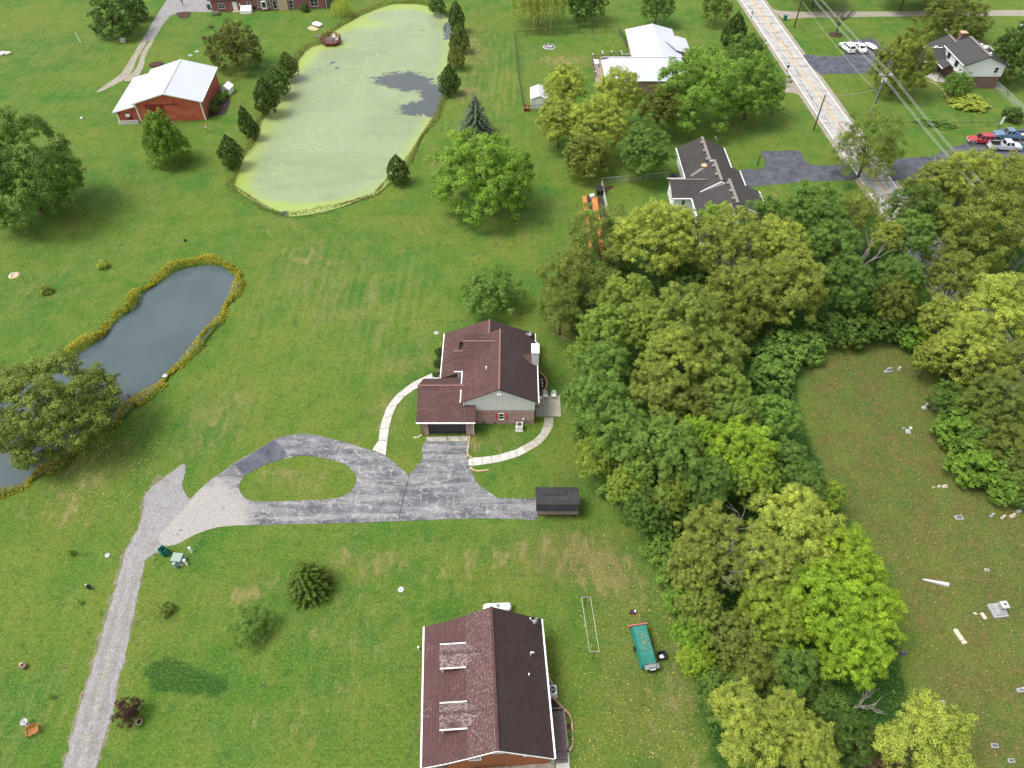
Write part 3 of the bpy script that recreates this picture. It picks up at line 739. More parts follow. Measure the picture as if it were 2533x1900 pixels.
def limbs(mb, rg, p, d, L, r, depth, spread=.7, n=6, up=.15):
    p = Vector(p); d = Vector(d).normalized()
    seg = 3; q = p
    for i in range(seg):
        nd = (d + Vector([rg.uniform(-.18, .18) for _ in range(3)]) + Vector((0, 0, up * .4))).normalized()
        e = q + nd * (L / seg); mb.cyl(q, e, r * (1 - .25 * i / seg), r * (1 - .25 * (i + 1) / seg), n, False); q = e; d = nd
    if depth <= 0:
        mb.cyl(q, q + d * L * .3, r * .7, r * .15, n, False); return
    for _ in range(rg.choice([2, 3, 3]) if depth > 1 else 2):
        a = Vector([rg.uniform(-1, 1), rg.uniform(-1, 1), rg.uniform(-.3, .8)]).normalized()
        limbs(mb, rg, q, (d + a * spread + Vector((0, 0, up))).normalized(), L * rg.uniform(.6, .82), r * .62, depth - 1, spread, max(4, n - 1), up)
def trunk_mesh(name, seed, depth=3, m='bark', forks=4, th=.45, rad=.035):
    rg = random.Random(seed); mb = MB()
    mb.cyl((0, 0, -.02), (0, 0, .06), rad * 1.6, rad * 1.1, 9); mb.cyl((0, 0, .06), (.01, 0, th), rad * 1.1, rad * .85, 9, False)
    for k in range(forks):
        a = 2 * math.pi * k / forks + rg.uniform(-.4, .4)
        limbs(mb, rg, (.01, 0, th - .02), (math.cos(a) * .75, math.sin(a) * .75, 1), .26, rad * .55, depth - 1, .75, 6)
    return mb.mesh(name, m)

CROWN = {
 'a': crown('broadleaf_crown', 1, nl=46, nc=10, nf=81, cl=.062, leaf=0.0376),
 'b': crown('broadleaf_crown', 2, nl=36, nc=12, nf=84, lobe=(.28, .42), cl=.066, leaf=0.0400),
 'c': crown('broadleaf_crown', 3, nl=60, nc=9, nf=75, lobe=(.20, .32), shell=(.62, 1.06), cl=.055, leaf=0.0360),
 'd': crown('broadleaf_crown', 4, nl=32, nc=14, nf=84, lobe=(.30, .46), bottom=-.4, cl=.064, leaf=0.0376),
 'e': crown('broadleaf_crown', 5, nl=84, nc=9, nf=60, lobe=(.16, .27), leaf=0.0320, shell=(.66, 1.06), cl=.048),
 's': crown('sparse_crown', 6, nl=70, nc=10, nf=45, lobe=(.18, .32), shell=(.5, 1.08), hole=.12, leaf=0.0368, cl=.062, droop=.2, aspect=.5),
 't': crown('tall_crown', 7, nl=60, nc=9, nf=66, lobe=(.20, .32), bottom=-.9, prof=lambda z: 1.18 - .62 * z, leaf=0.0400),
 'g': crown('star_crown', 8, nl=56, nc=9, nf=75, lobe=(.20, .32), shell=(.64, 1.06), leaf=0.0464, aspect=.38, droop=.35, cl=.058),
 'h': crown('low_crown', 17, nl=90, nc=10, nf=63, lobe=(.18, .30), bottom=-.85, leaf=0.0336, cl=.052, shell=(.7, 1.04)),
 'y': crown('dense_crown', 9, nl=70, nc=10, nf=26, lobe=(.16, .25), bottom=-.95, leaf=.075, aspect=.3, m='needle', updir=.2, cl=.05, shell=(.75, 1.0)),
 'j': crown('juniper_crown', 10, nl=66, nc=11, nf=28, lobe=(.2, .3), bottom=-.95, prof=lambda z: 1.15 - .72 * z ** 2, leaf=.085, aspect=.34, m='needle', updir=.3, cl=.055, shell=(.75, 1.0)),
 'w': crown('bush_crown', 12, nl=30, nc=10, nf=30, lobe=(.26, .42), leaf=.085, bottom=-.5, cl=.075),
}
def conifer_mesh(name, seed, tiers=15, per=13, m='needle', ex=.65, nl=.12):
    rg = np.random.default_rng(seed); P_, N_, A_l, T_, W_ = [], [], [], [], []
    for i in range(tiers):
        f = i / (tiers - 1); z0 = -.9 + 1.85 * f; Rr = (1 - f) ** ex * .95 + .05
        nb = max(4, int(per * (1 - f * .65)))
        for b in range(nb):
            a = 2 * math.pi * (b + rg.random() * .7) / nb + i * .7; L = Rr * rg.uniform(.8, 1.12)
            dirn = np.array([math.cos(a), math.sin(a), 0]); side = np.array([-math.sin(a), math.cos(a), 0])
            ns = max(5, int(22 * L)); tn = rg.uniform(-.15, .15)
            for k in range(ns):
                t = (k + .5) / ns
                for sgn in (-1, 1, 0):
                    p = dirn * L * t + np.array([0, 0, z0 - .16 * L * t * t + .07 * t]) + side * sgn * .07 * (1.15 - t) + rg.normal(size=3) * .012
                    P_.append(p); N_.append(np.array([0, 0, 1]) + dirn * .25 + rg.normal(size=3) * .35)
                    A_l.append(dirn + side * sgn * .8 + rg.normal(size=3) * .2); T_.append(.38 + .35 * t + tn + rg.normal() * .1); W_.append(rg.random())
    P_, N_, A_l = map(np.array, (P_, N_, A_l))
    return leaf_mesh(name, P_, N_, nl * rg.uniform(.8, 1.3, len(P_)), np.array(T_), np.array(W_), m, .34, A_l, rg)
CROWN['p'] = conifer_mesh('spruce_crown', 21, 17, 17); CROWN['q'] = conifer_mesh('yew_crown', 22, 13, 24, 'needle', .48, .14)
def willow_mesh(name, seed):
    rg = np.random.default_rng(seed); n = 330; P_, A_l, T_ = [], [], []
    for i in range(n):
        a = rg.uniform(0, 2 * math.pi); r = math.sqrt(rg.random()) * .95; top = .95 * math.sqrt(1 - (r * .95) ** 2) * rg.uniform(.6, 1)
        L = rg.uniform(.5, 1.1); tn = rg.uniform(-.2, .2)
        for k in range(26):
            t = k / 26
            P_.append((math.cos(a) * (r + .06 * t) + rg.normal() * .015, math.sin(a) * (r + .06 * t) + rg.normal() * .015, top - L * t)); A_l.append((rg.normal() * .3, rg.normal() * .3, -1)); T_.append(.5 + tn + rg.normal() * .15)
    P_ = np.array(P_); N_ = unit(P_ * np.array([1, 1, .2])) + rg.normal(size=P_.shape) * .5 + np.array([0, 0, .3])
    return leaf_mesh(name, P_, N_, np.full(len(P_), .075), np.array(T_), rg.random(len(P_)), 'leaf', .35, np.array(A_l), rg)
CROWN['v'] = willow_mesh('willow_crown', 23)
TRUNK = [trunk_mesh('tree_trunk', 31), trunk_mesh('tree_trunk', 32, 3, 'bark', 5), trunk_mesh('tree_trunk', 33, 3, 'bark_pale', 4)]
STEM = MB().cyl((0, 0, -.02), (0, 0, .8), .05, .03, 8).mesh('tree_trunk', 'bark')
tr_rng = random.Random(77)
def tree(name, label, cat, x, y, Rr, Rz, zc, kind, col, trunk=0, group=None, sq=1.0):
    o = thing(name, label, cat, (x, y, 0), 0, group)
    rot = tr_rng.uniform(0, 6.28)
    if trunk == 'stem': inst('trunk', STEM, o, (0, 0, 0), (0, 0, rot), (Rr * .6, Rr * .6, max(.3, zc)))
    elif trunk is not None:
        h = zc + Rz * .35; inst('trunk', TRUNK[trunk], o, (0, 0, 0), (0, 0, rot), (Rr * 1.05, Rr * 1.05, h))
    c = inst('crown', CROWN[kind], o, (0, 0, zc), (0, 0, rot), (Rr, Rr * sq, Rz))
    r0, g0, b0 = col
    g1 = g0 * 1.42
    c.color = (max(g1 * .58, min(r0 * 1.35 + .008, g1 * .84)), g1, min(max(b0 * 1.1 + .004, .19 * g1 if r0 > .75 * g0 else 0), g0 * .29), 1) if r0 < g0 * 1.25 and b0 < .6 * g0 else (*col, 1)
    return o
# colours
GRN = (.055, .125, .022); DKG = (.028, .068, .020); MDG = (.048, .105, .028); YEL = (.205, .195, .032); YGR = (.125, .170, .026); OLV = (.090, .108, .026)
BLG = (.055, .115, .035); BRT = (.135, .205, .020); GRY = (.100, .118, .058); SPR = (.050, .082, .062); JUN = (.030, .062, .026); GLD = (.200, .205, .026)

def ptree(label, px, py, rpx, zc, kind, col, trunk=0, rz=1.0, cat='tree', name='tree', group=None, sq=1.0):
    """crown centred on photo position (px,py) at height zc"""
    c = P(px, py, zc); Rr = rpx * mpp(c)
    return tree(name, label, cat, c.x, c.y, Rr, Rr * rz, zc, kind, col, trunk, group, sq)

# ================================================================== TREES (photo positions as in the 2212-pixel print)
def D(label, dx, dy, dr, zc, kind, col, trunk=0, rz=1.0, **kw):
    k = 2533.0 / 2212.0
    return ptree(label, dx * k, dy * k, dr * k, zc, kind, col, trunk, rz, **kw)
# -- free-standing trees
D('huge dark green tree cut off by the left edge above the small pond', 40, 368, 122, 8.6, 'h', (.060, .112, .036), 1, 1.05)
D('olive broad tree overhanging the small pond at the left edge', 112, 885, 138, 5.6, 'h', (.080, .108, .028), 1, .8)
D('bright green upright tree in front of the red barn', 353, 302, 54, 4.8, 't', (.070, .125, .020), 0, 1.25)
D('rounded dark tree beside the gravel drive at the top left', 250, 42, 52, 3.6, 'e', (.036, .072, .024), 1, .95)
D('dark evergreen tucked behind the rounded tree at the top left', 290, 12, 22, 3.4, 'j', (.042, .082, .036), 'stem', 1.5)
D('brownish green round tree at the right end of the red barn', 505, 108, 60, 4.2, 'e', (.062, .072, .036), 1, .9)
D('big maple with bright leaves between the large pond and the gabled house', 1046, 390, 110, 5.8, 'c', (.070, .150, .022), 1, .95)
D('small round green tree just behind the gabled house', 1062, 632, 66, 3.2, 'e', (.060, .125, .034), 1, .75)
D('brownish weeping willow at the top edge', 1165, 5, 62, 5.5, 'v', (.125, .125, .060), 1, 1.0, name='willow_tree')
D('dark round tree right of the weeping willow', 1268, 8, 44, 4.2, 'e', DKG, 1, 1.0)
D('round green lollipop tree behind the white-roofed house', 1421, 15, 36, 4.4, 'e', (.045, .090, .026), 0, 1.05)
D('round olive tree near the road at the top edge', 1549, 18, 34, 4.0, 'e', (.070, .098, .024), 0, .95)
D('dark cone-shaped evergreen beside the country road', 1587, 68, 27, 4.4, 'j', (.022, .052, .020), 'stem', 1.5, name='evergreen_tree')
D('bluish grey-green tree beside the road behind the big green trees', 1612, 118, 46, 4.2, 'a', (.060, .105, .060), 0, .9)
# -- group beside the white-roofed house
G1 = 'trees between the white-roofed house and the grey-roofed house'
D('yellowing tree touching the small white shed', 1222, 190, 48, 6.0, 'a', YEL, 1, 1.0, group=G1)
D('tallest yellow tree in front of the white metal roof', 1335, 205, 52, 7.5, 'b', (.215, .200, .030), 0, 1.1, group=G1)
D('yellow tree at the left corner of the clump below the small white shed', 1208, 262, 54, 5.5, 'b', (.175, .170, .035), 0, .9, group=G1)
D('full yellow tree at the middle of the clump near the white-roofed house', 1290, 275, 62, 6.5, 'd', (.190, .185, .032), 1, 1.0, group=G1)
D('olive tree shading the ground at the bottom of the yellow clump', 1265, 340, 52, 4.0, 'c', (.105, .115, .030), 1, .9, group=G1)
D('dark olive tree squeezed between the yellow trees and the big green ones', 1425, 235, 46, 6.0, 'c', (.080, .085, .028), 0, 1.0, group=G1)
D('largest bright green tree hiding the corner of the white roof', 1505, 205, 92, 6.8, 'c', (.082, .150, .026), 1, .95, group=G1)
D('big green tree with a bare trunk nearest the country road', 1622, 195, 76, 6.0, 'a', (.070, .135, .026), 1, .95, group=G1)
D('deep green tree standing by the chain-link gate of the grey-roofed house', 1392, 330, 58, 5.2, 'b', (.045, .112, .028), 2, 1.0, group=G1)
# -- across the road
D('tall yellow-green tree in front of the split-level white house', 1948, 145, 60, 5.8, 'a', (.092, .115, .022), 1, 1.3)
D('wide spreading olive tree behind the split-level white house', 2058, 45, 74, 4.2, 'e', (.070, .090, .026), 1, .7)
D('dark tree at the right edge beside the split-level white house', 2200, 125, 58, 5.2, 'c', (.026, .062, .020), 1, 1.2)
D('small round tree in the curved bed before the split-level white house', 2068, 184, 33, 2.4, 'e', (.070, .125, .024), 1, .85)
D('thin-crowned tree beside the road showing the asphalt through its branches', 1878, 322, 76, 5.6, 's', (.080, .110, .030), 1, 1.0)
for lb, x, y, r, c in (('broad tree left of the pair cut off by the top edge beyond the gravel track', 1770, -38, 60, OLV), ('broad tree cut off by the top edge beyond the gravel track', 1965, -34, 62, OLV), ('dark tree cut off by the top edge right of the gravel track trees', 2040, -36, 58, DKG)):
    D(lb, x, y, r, 6.0, 'a', c, 1, .7)
# -- wood, northern arm
GW = 'trees of the wood'
def W(label, x, y, r, zc, kind, col, trunk=0, rz=1.0): return D(label, x, y, r, zc, kind, col, trunk, rz, group=GW)
W('sparse grey-green tree leaning over the orange mulch beds', 1300, 520, 80, 6.5, 's', (.080, .110, .036), 2)
W('sparse olive tree at the lawn edge left of the wood', 1232, 600, 68, 6.0, 's', (.085, .108, .032), 1)
W('thin low tree hanging over the lawn behind the chimney of the gabled house', 1212, 672, 52, 4.5, 's', (.075, .105, .034), 1)
W('thin tree filling the gap right of the sparse olive tree at the lawn edge', 1292, 625, 56, 5.0, 's', (.068, .100, .032), 1)
W('yellow tree with a billowing crown at the north-west corner of the wood', 1408, 528, 84, 9.0, 'd', (.170, .180, .034), 1)
W('upper yellow tree of the wood below the grey-roofed house', 1455, 502, 58, 9.0, 'b', (.185, .190, .034), 0)
W('dull yellow-brown tree in the middle of the northern wood', 1570, 535, 84, 9.0, 'e', (.150, .145, .046), 1)
W('fresh light green treetop directly below the grey roof', 1545, 478, 40, 7.5, 'g', (.130, .190, .034), 0, 1.1)
W('green tree at the lower right corner of the grey roof', 1648, 478, 54, 8.0, 'a', (.060, .110, .034), 0)
W('yellow tree right of the dull yellow-brown one in the northern wood', 1676, 530, 62, 9.5, 'b', (.190, .185, .030), 0)
W('large olive-yellow tree above the leafy corner of the cemetery', 1700, 625, 80, 8.5, 'c', (.135, .140, .034), 1)
W('olive tree with bare twigs left of the leafy cemetery corner', 1600, 640, 78, 8.0, 'e', (.120, .130, .040), 1)
W('dark olive tree below the bare twigs in the northern wood', 1592, 700, 50, 6.0, 'c', (.085, .100, .026), 0)
W('full green tree behind the yellow ones right of the grey roof', 1752, 462, 68, 9.0, 'b', (.068, .120, .030), 1)
W('bluish green tree beside the leaning dead trunk', 1795, 535, 62, 8.5, 'a', (.060, .110, .046), 0)
W('greyish half-bare tree at the leaning dead trunk', 1850, 462, 56, 9.0, 's', GRY, 2)
W('dark green tree at the top of the wood near the road', 1978, 455, 62, 8.0, 'e', (.050, .085, .034), 0)
W('fresh green tree below the dark one at the top of the wood', 1972, 508, 50, 8.5, 'a', (.068, .130, .030), 0)
W('small yellow treetop right of the leaning dead trunk', 1918, 512, 36, 8.5, 'b', (.160, .155, .026), 0)
W('massive olive tree with knobbly crown at the right of the wood', 2105, 512, 96, 9.0, 'c', (.088, .112, .024), 1)
W('olive tree at the right edge of the picture in the upper wood', 2168, 452, 78, 9.0, 'c', (.092, .112, .026), 1)
W('yellow-green tree at the top of the wood below the eastern drive', 2095, 385, 70, 7.5, 'g', (.150, .170, .026), 1)
W('dull yellow tree beside the eastern drive at the top of the wood', 2022, 402, 56, 7.0, 'b', (.120, .140, .034), 0)
W('yellow-green tree at the right edge under the pickups', 2180, 378, 46, 7.0, 'a', (.135, .150, .028), 0)
W('bluish tree in the hollow of the northern wood', 1944, 602, 52, 7.0, 'b', (.055, .110, .050), 0)
W('blue-green tree above the undergrowth at the top of the cemetery', 1832, 622, 62, 7.0, 'a', (.045, .098, .046), 1)
W('olive tangled tree at the centre of the northern wood', 1925, 648, 50, 6.0, 'e', (.090, .096, .032), 1)
W('olive tree left of the bare silver branches', 2066, 606, 60, 8.0, 'c', (.090, .115, .024), 0)
W('golden tree at the right edge above the cemetery corner', 2150, 680, 88, 8.0, 'd', (.190, .190, .028), 1)
W('yellow-green tree left of the golden one at the cemetery corner', 2034, 692, 54, 6.0, 'b', (.140, .160, .026), 0)
W('golden-green tree below the golden one at the right edge', 2095, 752, 78, 6.5, 'd', (.165, .170, .026), 0)
W('small yellow-green tree at the top right rim of the cemetery', 2012, 772, 40, 4.0, 'b', (.130, .150, .026), 0)
W('olive tree at the right edge beside the upper cemetery', 2186, 800, 66, 6.5, 'c', (.105, .118, .028), 1)
W('green tree at the right edge above the shrubs of the cemetery rim', 2140, 868, 68, 5.0, 'e', (.075, .105, .028), 1)
W('olive shrub tree at the right edge of the cemetery rim', 2172, 962, 60, 4.0, 'e', (.080, .100, .032), 0)
W('lowest olive tree of the right cemetery rim', 2196, 1030, 44, 3.0, 'c', (.070, .100, .028), 0)
# -- wood, middle
W('yellow-green tree at the top of the middle wood', 1352, 645, 60, 8.5, 'c', (.105, .145, .030), 1)
W('yellow-green tree nearest the chimney of the gabled house', 1315, 720, 66, 8.5, 'a', (.098, .145, .030), 1)
W('light olive tree above the blue-green one in the middle wood', 1388, 700, 58, 9.5, 'a', (.110, .150, .032), 0)
W('broad soft olive tree at the shoulder of the middle wood', 1478, 700, 88, 9.5, 'e', (.102, .135, .040), 1)
W('yellow-green tree left of the lush undergrowth strip', 1540, 770, 72, 8.5, 'e', (.098, .130, .034), 0)
W('clumpy yellow-green tree in the heart of the middle wood', 1450, 780, 74, 10, 'b', (.125, .155, .030), 1)
W('blue-green tree opposite the mulch bed of the gabled house', 1302, 800, 62, 8.0, 'b', (.060, .125, .050), 1)
W('narrow yellow-green tree at the west rim behind the blue-green one', 1262, 770, 42, 6.5, 'a', (.095, .140, .026), 0)
W('olive tree below the clumpy yellow-green one', 1420, 850, 68, 9.0, 'c', (.100, .130, .034), 1)
W('olive-green tree at the east rim beside the lush undergrowth', 1560, 848, 66, 7.5, 'a', (.095, .138, .030), 0)
W('green tree facing the concrete patio', 1302, 878, 74, 7.0, 'a', (.068, .128, .034), 1)
W('green tree facing the curved concrete walk', 1345, 938, 70, 7.0, 'e', (.076, .130, .036), 1)
W('low yellow-green tree at the lawn rim above the garden shed', 1290, 988, 50, 4.5, 'b', (.105, .145, .026), 0)
W('dense feathery tree right of the garden shed', 1430, 985, 88, 8.0, 'e', (.080, .128, .038), 1)
W('dark hollow tree showing its trunk in the middle wood', 1478, 888, 60, 7.0, 'c', (.070, .090, .028), 1)
W('olive tree beside the bright lime crown of the middle wood', 1582, 905, 60, 7.5, 'e', (.085, .130, .030), 0)
W('light green tree on the west rim of the upper cemetery', 1665, 905, 58, 6.0, 'a', (.070, .150, .034), 1)
W('bright lime tree in the middle wood', 1598, 978, 76, 8.0, 'g', (.125, .185, .020), 1)
W('small lime treetop left of the bright lime tree', 1502, 935, 40, 8.5, 'g', (.120, .190, .022), 0)
W('blue-green tree under the bright lime tree', 1528, 1040, 62, 7.0, 'b', (.048, .105, .040), 0)
W('yellow-green tree under the right side of the bright lime tree', 1628, 1045, 56, 6.5, 'a', (.100, .150, .026), 0)
W('yellowish vine-hung tree behind the garden shed', 1352, 1052, 48, 5.0, 'b', (.105, .150, .026), 0)
W('deep green bushy tree at the corner of the dry lawn', 1392, 1098, 56, 4.5, 'a', (.040, .088, .028), 1)
W('vine-covered trunk tree above the dry lawn corner', 1450, 1075, 40, 6.0, 'b', (.095, .130, .024), 2, 1.3)
W('dark blue-green tree in the shade of the middle wood', 1512, 1100, 56, 5.0, 'b', (.036, .082, .034), 0)
W('blue-green tree on the east rim above the golden crowns', 1698, 1008, 54, 5.5, 'b', (.052, .110, .044), 1)
W('grey-green tree on the east rim just above the golden crowns', 1732, 1052, 56, 5.0, 'e', (.062, .108, .046), 0)
W('small lime tree poking into the cemetery from the west rim', 1790, 1072, 38, 4.0, 'b', (.110, .160, .022), 0)
# -- wood, southern tip
W('mottled olive tree beside the dry brown lawn', 1532, 1160, 74, 8.0, 'e', (.110, .132, .040), 2)
W('olive-yellow tree with bare twigs below the mottled olive one', 1498, 1225, 58, 7.0, 'c', (.110, .130, .032), 2)
W('olive tree between the mottled one and the golden crowns', 1590, 1215, 58, 7.5, 'e', (.092, .122, .036), 0)
W('golden crown at the top of the southern wood', 1718, 1145, 94, 8.0, 'g', (.178, .195, .018), 1)
W('golden-green crown left of the golden one in the southern wood', 1655, 1215, 76, 8.0, 'g', (.130, .160, .022), 1)
W('lime crown spilling into the cemetery near the fallen obelisk', 1820, 1215, 84, 6.5, 'g', (.128, .185, .018), 1)
W('largest lime crown of the southern wood', 1772, 1310, 96, 7.5, 'g', (.120, .185, .018), 1)
W('lime crown reaching farthest into the cemetery', 1868, 1320, 78, 6.5, 'g', (.128, .190, .018), 0)
W('lowest lime crown over the dark-and-white headstone', 1840, 1400, 80, 6.0, 'g', (.122, .185, .018), 1)
W('green-gold crown left of the largest lime one', 1670, 1325, 76, 7.0, 'g', (.110, .150, .022), 1)
W('grey-green loose tree below the lime crowns', 1702, 1440, 58, 5.5, 's', (.060, .118, .052), 1)
W('yellow-green tree at the west rim opposite the clothesline', 1512, 1310, 52, 6.0, 'a', (.098, .130, .026), 0)
W('bright vine-draped tree opposite the tarp-covered trailer', 1496, 1372, 44, 4.5, 'b', (.085, .155, .020), 0)
W('lime vine-draped tree right of the black tub', 1500, 1425, 42, 4.0, 'b', (.120, .175, .020), 0)
W('shaded olive tree inside the southern wood', 1588, 1385, 60, 6.0, 'c', (.075, .100, .030), 1)
W('dark green tree at the west rim near the bottom', 1548, 1490, 48, 4.0, 'a', (.050, .105, .024), 0)
W('thin olive tree above the golden crown at the bottom', 1622, 1442, 58, 5.5, 's', (.095, .112, .040), 1)
W('big golden crown at the bottom of the wood', 1612, 1575, 88, 7.5, 'd', (.150, .168, .030), 1)
W('golden crown right of the big one at the bottom of the wood', 1690, 1548, 58, 7.5, 'b', (.148, .164, .030), 0)
W('lower golden crown cut off by the bottom edge', 1748, 1628, 70, 7.0, 'd', (.146, .160, .030), 0)
W('lone golden crown at the bottom edge inside the cemetery', 1996, 1618, 108, 6.5, 'd', (.165, .182, .032), 1)
W('dark shrubby tree between the two golden crowns at the bottom', 1830, 1592, 58, 3.5, 'a', (.032, .070, .022), 1)
# -- shrubs of the rims
GB = 'shrubs on the rim of the wood'
def S(label, x, y, r, zc, col, rz=.8, kind='w'): return D(label, x, y, r, zc, kind, col, 'stem', rz, cat='shrub', name='shrub', group=GB)
S('fresh green shrub at the top left corner of the cemetery', 1680, 765, 58, 1.8, (.046, .130, .036))
S('fresh green shrub right of the cemetery top left corner', 1735, 750, 46, 1.6, (.050, .135, .034))
S('fresh green shrub left of the cemetery lawn', 1668, 815, 46, 1.8, (.052, .138, .034))
S('dark green shrub at the middle of the cemetery top rim', 1835, 708, 52, 2.2, (.036, .085, .032))
S('dark shrub left of the middle of the cemetery top rim', 1775, 708, 44, 2.4, (.034, .080, .034))
S('dark shrub right of the middle of the cemetery top rim', 1890, 705, 44, 2.2, (.042, .090, .028))
S('green shrub under the bluish tree at the cemetery top rim', 1940, 705, 38, 2.2, (.055, .100, .028))
S('bright green shrub at the top right corner of the cemetery', 1982, 735, 36, 2.0, (.060, .150, .022))
S('bright green shrub on the right rim of the cemetery', 2072, 935, 50, 2.0, (.062, .130, .020))
S('bright green shrub lower on the right rim of the cemetery', 2110, 1010, 58, 2.0, (.066, .136, .020))
S('green shrub at the lowest end of the right cemetery rim', 2170, 1050, 44, 1.8, (.060, .130, .022))
S('green shrub at the dry lawn corner of the wood', 1428, 1135, 46, 2.0, (.050, .110, .022))
S('green shrub on the west rim beside the dry brown lawn', 1422, 1185, 38, 1.8, (.058, .120, .022))
S('green shrub on the west rim below the dry brown lawn', 1452, 1240, 40, 1.8, (.055, .118, .022))
S('leafy shrub on the west rim level with the clothesline', 1470, 1300, 38, 1.8, (.065, .135, .022))
S('deep green shrub on the west rim below the black tub', 1535, 1460, 40, 1.8, (.045, .110, .022))
S('deep green shrub on the west rim beside the big golden crown', 1556, 1535, 36, 1.8, (.045, .100, .022))
for lb, x, y, r, zc, c, k in (('dark shrub where the right cemetery rim bends', 2052, 865, 46, 2.2, (.050, .095, .026), 'a'), ('leafy shrub filling the bend of the right cemetery rim', 2100, 895, 52, 2.6, (.060, .105, .028), 'w'), ('mixed green thicket at the right edge beside the cemetery', 2160, 905, 60, 3.2, (.064, .096, .028), 'h'), ('olive thicket at the right edge below the mixed green one', 2200, 950, 54, 3.0, (.070, .092, .030), 'h'), ('green thicket behind the bright shrubs of the right rim', 2130, 965, 54, 2.8, (.055, .105, .026), 'h'), ('low green thicket near the lowest end of the right rim', 2165, 1010, 56, 2.4, (.060, .112, .024), 'w'), ('shrub mass cut off by the right edge above the stone cluster', 2208, 1055, 40, 2.2, (.050, .100, .024), 'w'),
    ('shady shrub in the hollow under the lowest lime crown', 1752, 1480, 46, 1.6, (.040, .090, .026), 'w'), ('shady shrub left of the hollow under the lime crowns', 1690, 1500, 44, 1.8, (.045, .095, .026), 'w'), ('shrub beside the golden crown at the bottom hollow', 1800, 1530, 46, 1.5, (.042, .092, .024), 'w'), ('dark green shrub filling the inner north corner of the wood', 1480, 620, 60, 3.0, (.042, .085, .024), 'h'), ('dark green shrub under the twiggy trees of the northern wood', 1560, 620, 56, 3.0, (.045, .085, .024), 'h'),
    ('leafy shrub at the lawn rim opposite the patio', 1252, 850, 36, 1.6, (.065, .120, .026), 'w'), ('leafy shrub at the lawn rim above the garden shed corner', 1268, 930, 36, 1.6, (.070, .120, .026), 'w'), ('leafy shrub at the lawn rim behind the garden shed', 1318, 1045, 38, 1.6, (.065, .115, .026), 'w'), ('dark leafy shrub under the sparse trees behind the chimney', 1290, 700, 40, 1.6, (.045, .085, .026), 'w')):
    S(lb, x, y, r, zc, c, .8, k)
S('rusty brown low shrub at the bottom edge of the wood', 1892, 1632, 50, 1.2, (.120, .078, .046))
S('green shrub at the north-west rim under the sparse trees', 1330, 600, 44, 1.8, (.045, .090, .028))
S('dark green shrub behind the orange mulch beds', 1262, 690, 30, 1.4, (.040, .085, .026))
# -- evergreens round the large pond
GP = 'evergreens round the large pond'
def E_(label, x, y, r, col=(.042, .082, .036), rz=1.3, kind='j', zc=None):
    c0 = P(x * 1.1451, y * 1.1451, 0); rr_ = r * 1.1451 * mpp(c0)
    return D(label, x, y, r, zc if zc else rr_ * rz * .95, kind, col, 'stem', rz, cat='evergreen', name='evergreen_shrub', group=GP)
E_('yellowish evergreen highest in the left row by the large pond', 620, 140, 24, (.050, .080, .024), 1.2)
E_('second evergreen from the top in the left row by the large pond', 596, 175, 26, (.042, .082, .036), 1.2)
E_('tallest dark evergreen in the left row by the large pond', 573, 206, 27, (.026, .058, .028), 1.5)
E_('slim pointed evergreen in the left row by the large pond', 530, 262, 17, (.028, .060, .024), 2.1)
E_('slim evergreen leaning on the pointed one by the large pond', 545, 275, 14, (.028, .060, .024), 1.8)
E_('lowest dark evergreen in the left row by the large pond', 496, 325, 26, (.028, .060, .026), 1.4)
E_('round evergreen at the very top of the right row by the large pond', 943, 8, 18, (.042, .082, .036), 1.2)
E_('pointed evergreen second in the right row by the large pond', 986, 36, 19, (.032, .066, .030), 1.7)
E_('light green evergreen third in the right row by the large pond', 992, 82, 22, (.050, .082, .028), 1.4)
E_('brownish shrub in the right row by the large pond', 986, 125, 20, (.085, .080, .034), 1.2, 'y')
E_('dark evergreen lowest in the right row by the large pond', 970, 172, 24, (.024, .058, .022), 1.4)
E_('lone dark evergreen at the lower right shore of the large pond', 858, 366, 25, (.030, .064, .030), 1.4)
D('blue-grey spruce between the large pond and the big maple', 1026, 248, 42, 3.8, 'p', (.068, .098, .064), 'stem', 1.0, cat='spruce', name='spruce_tree')
D('dark green yew-like evergreen on the lawn below the driveway', 662, 1252, 57, 2.1, 'q', (.020, .050, .004), 'stem', .95, cat='evergreen', name='evergreen_shrub')
D('blue-green young tree with lime tips on the lower lawn', 540, 1352, 46, 1.4, 's', (.062, .125, .068), 0, .8)
D('dark red maple sapling beside the gravel lane', 277, 1538, 30, 1.3, 's', (.050, .018, .022), 0, 1.1, cat='sapling', name='sapling')
D('tall tan ornamental grass clump at the top of the large pond', 738, 20, 24, 1.4, 'v', (.190, .185, .075), None, 1.0, cat='ornamental grass', name='ornamental_grass')
D('small white-flowering bush beside the gravel lane', 358, 1317, 17, .5, 'w', (.085, .125, .060), 'stem', .9, cat='bush', name='flower_bush')
for lb, x, y, r, c in (('small yellow sapling on the lawn left of the small pond', 222, 573, 12, (.24, .21, .03)), ('pale thin sapling on the lawn farther left of the small pond', 98, 627, 14, (.15, .15, .05)), ('little green weed tuft on the lawn left of the gravel lane', 152, 1194, 8, (.07, .15, .02)), ('tiny lime weed tuft below the black lawn ornament', 170, 1300, 6, (.09, .19, .02)), ('tiny green plant near the bottom left corner', 108, 1504, 6, (.07, .16, .02))):
    D(lb, x, y, r, .45, 'w', c, 'stem', .9, cat='plant', name='small_plant')
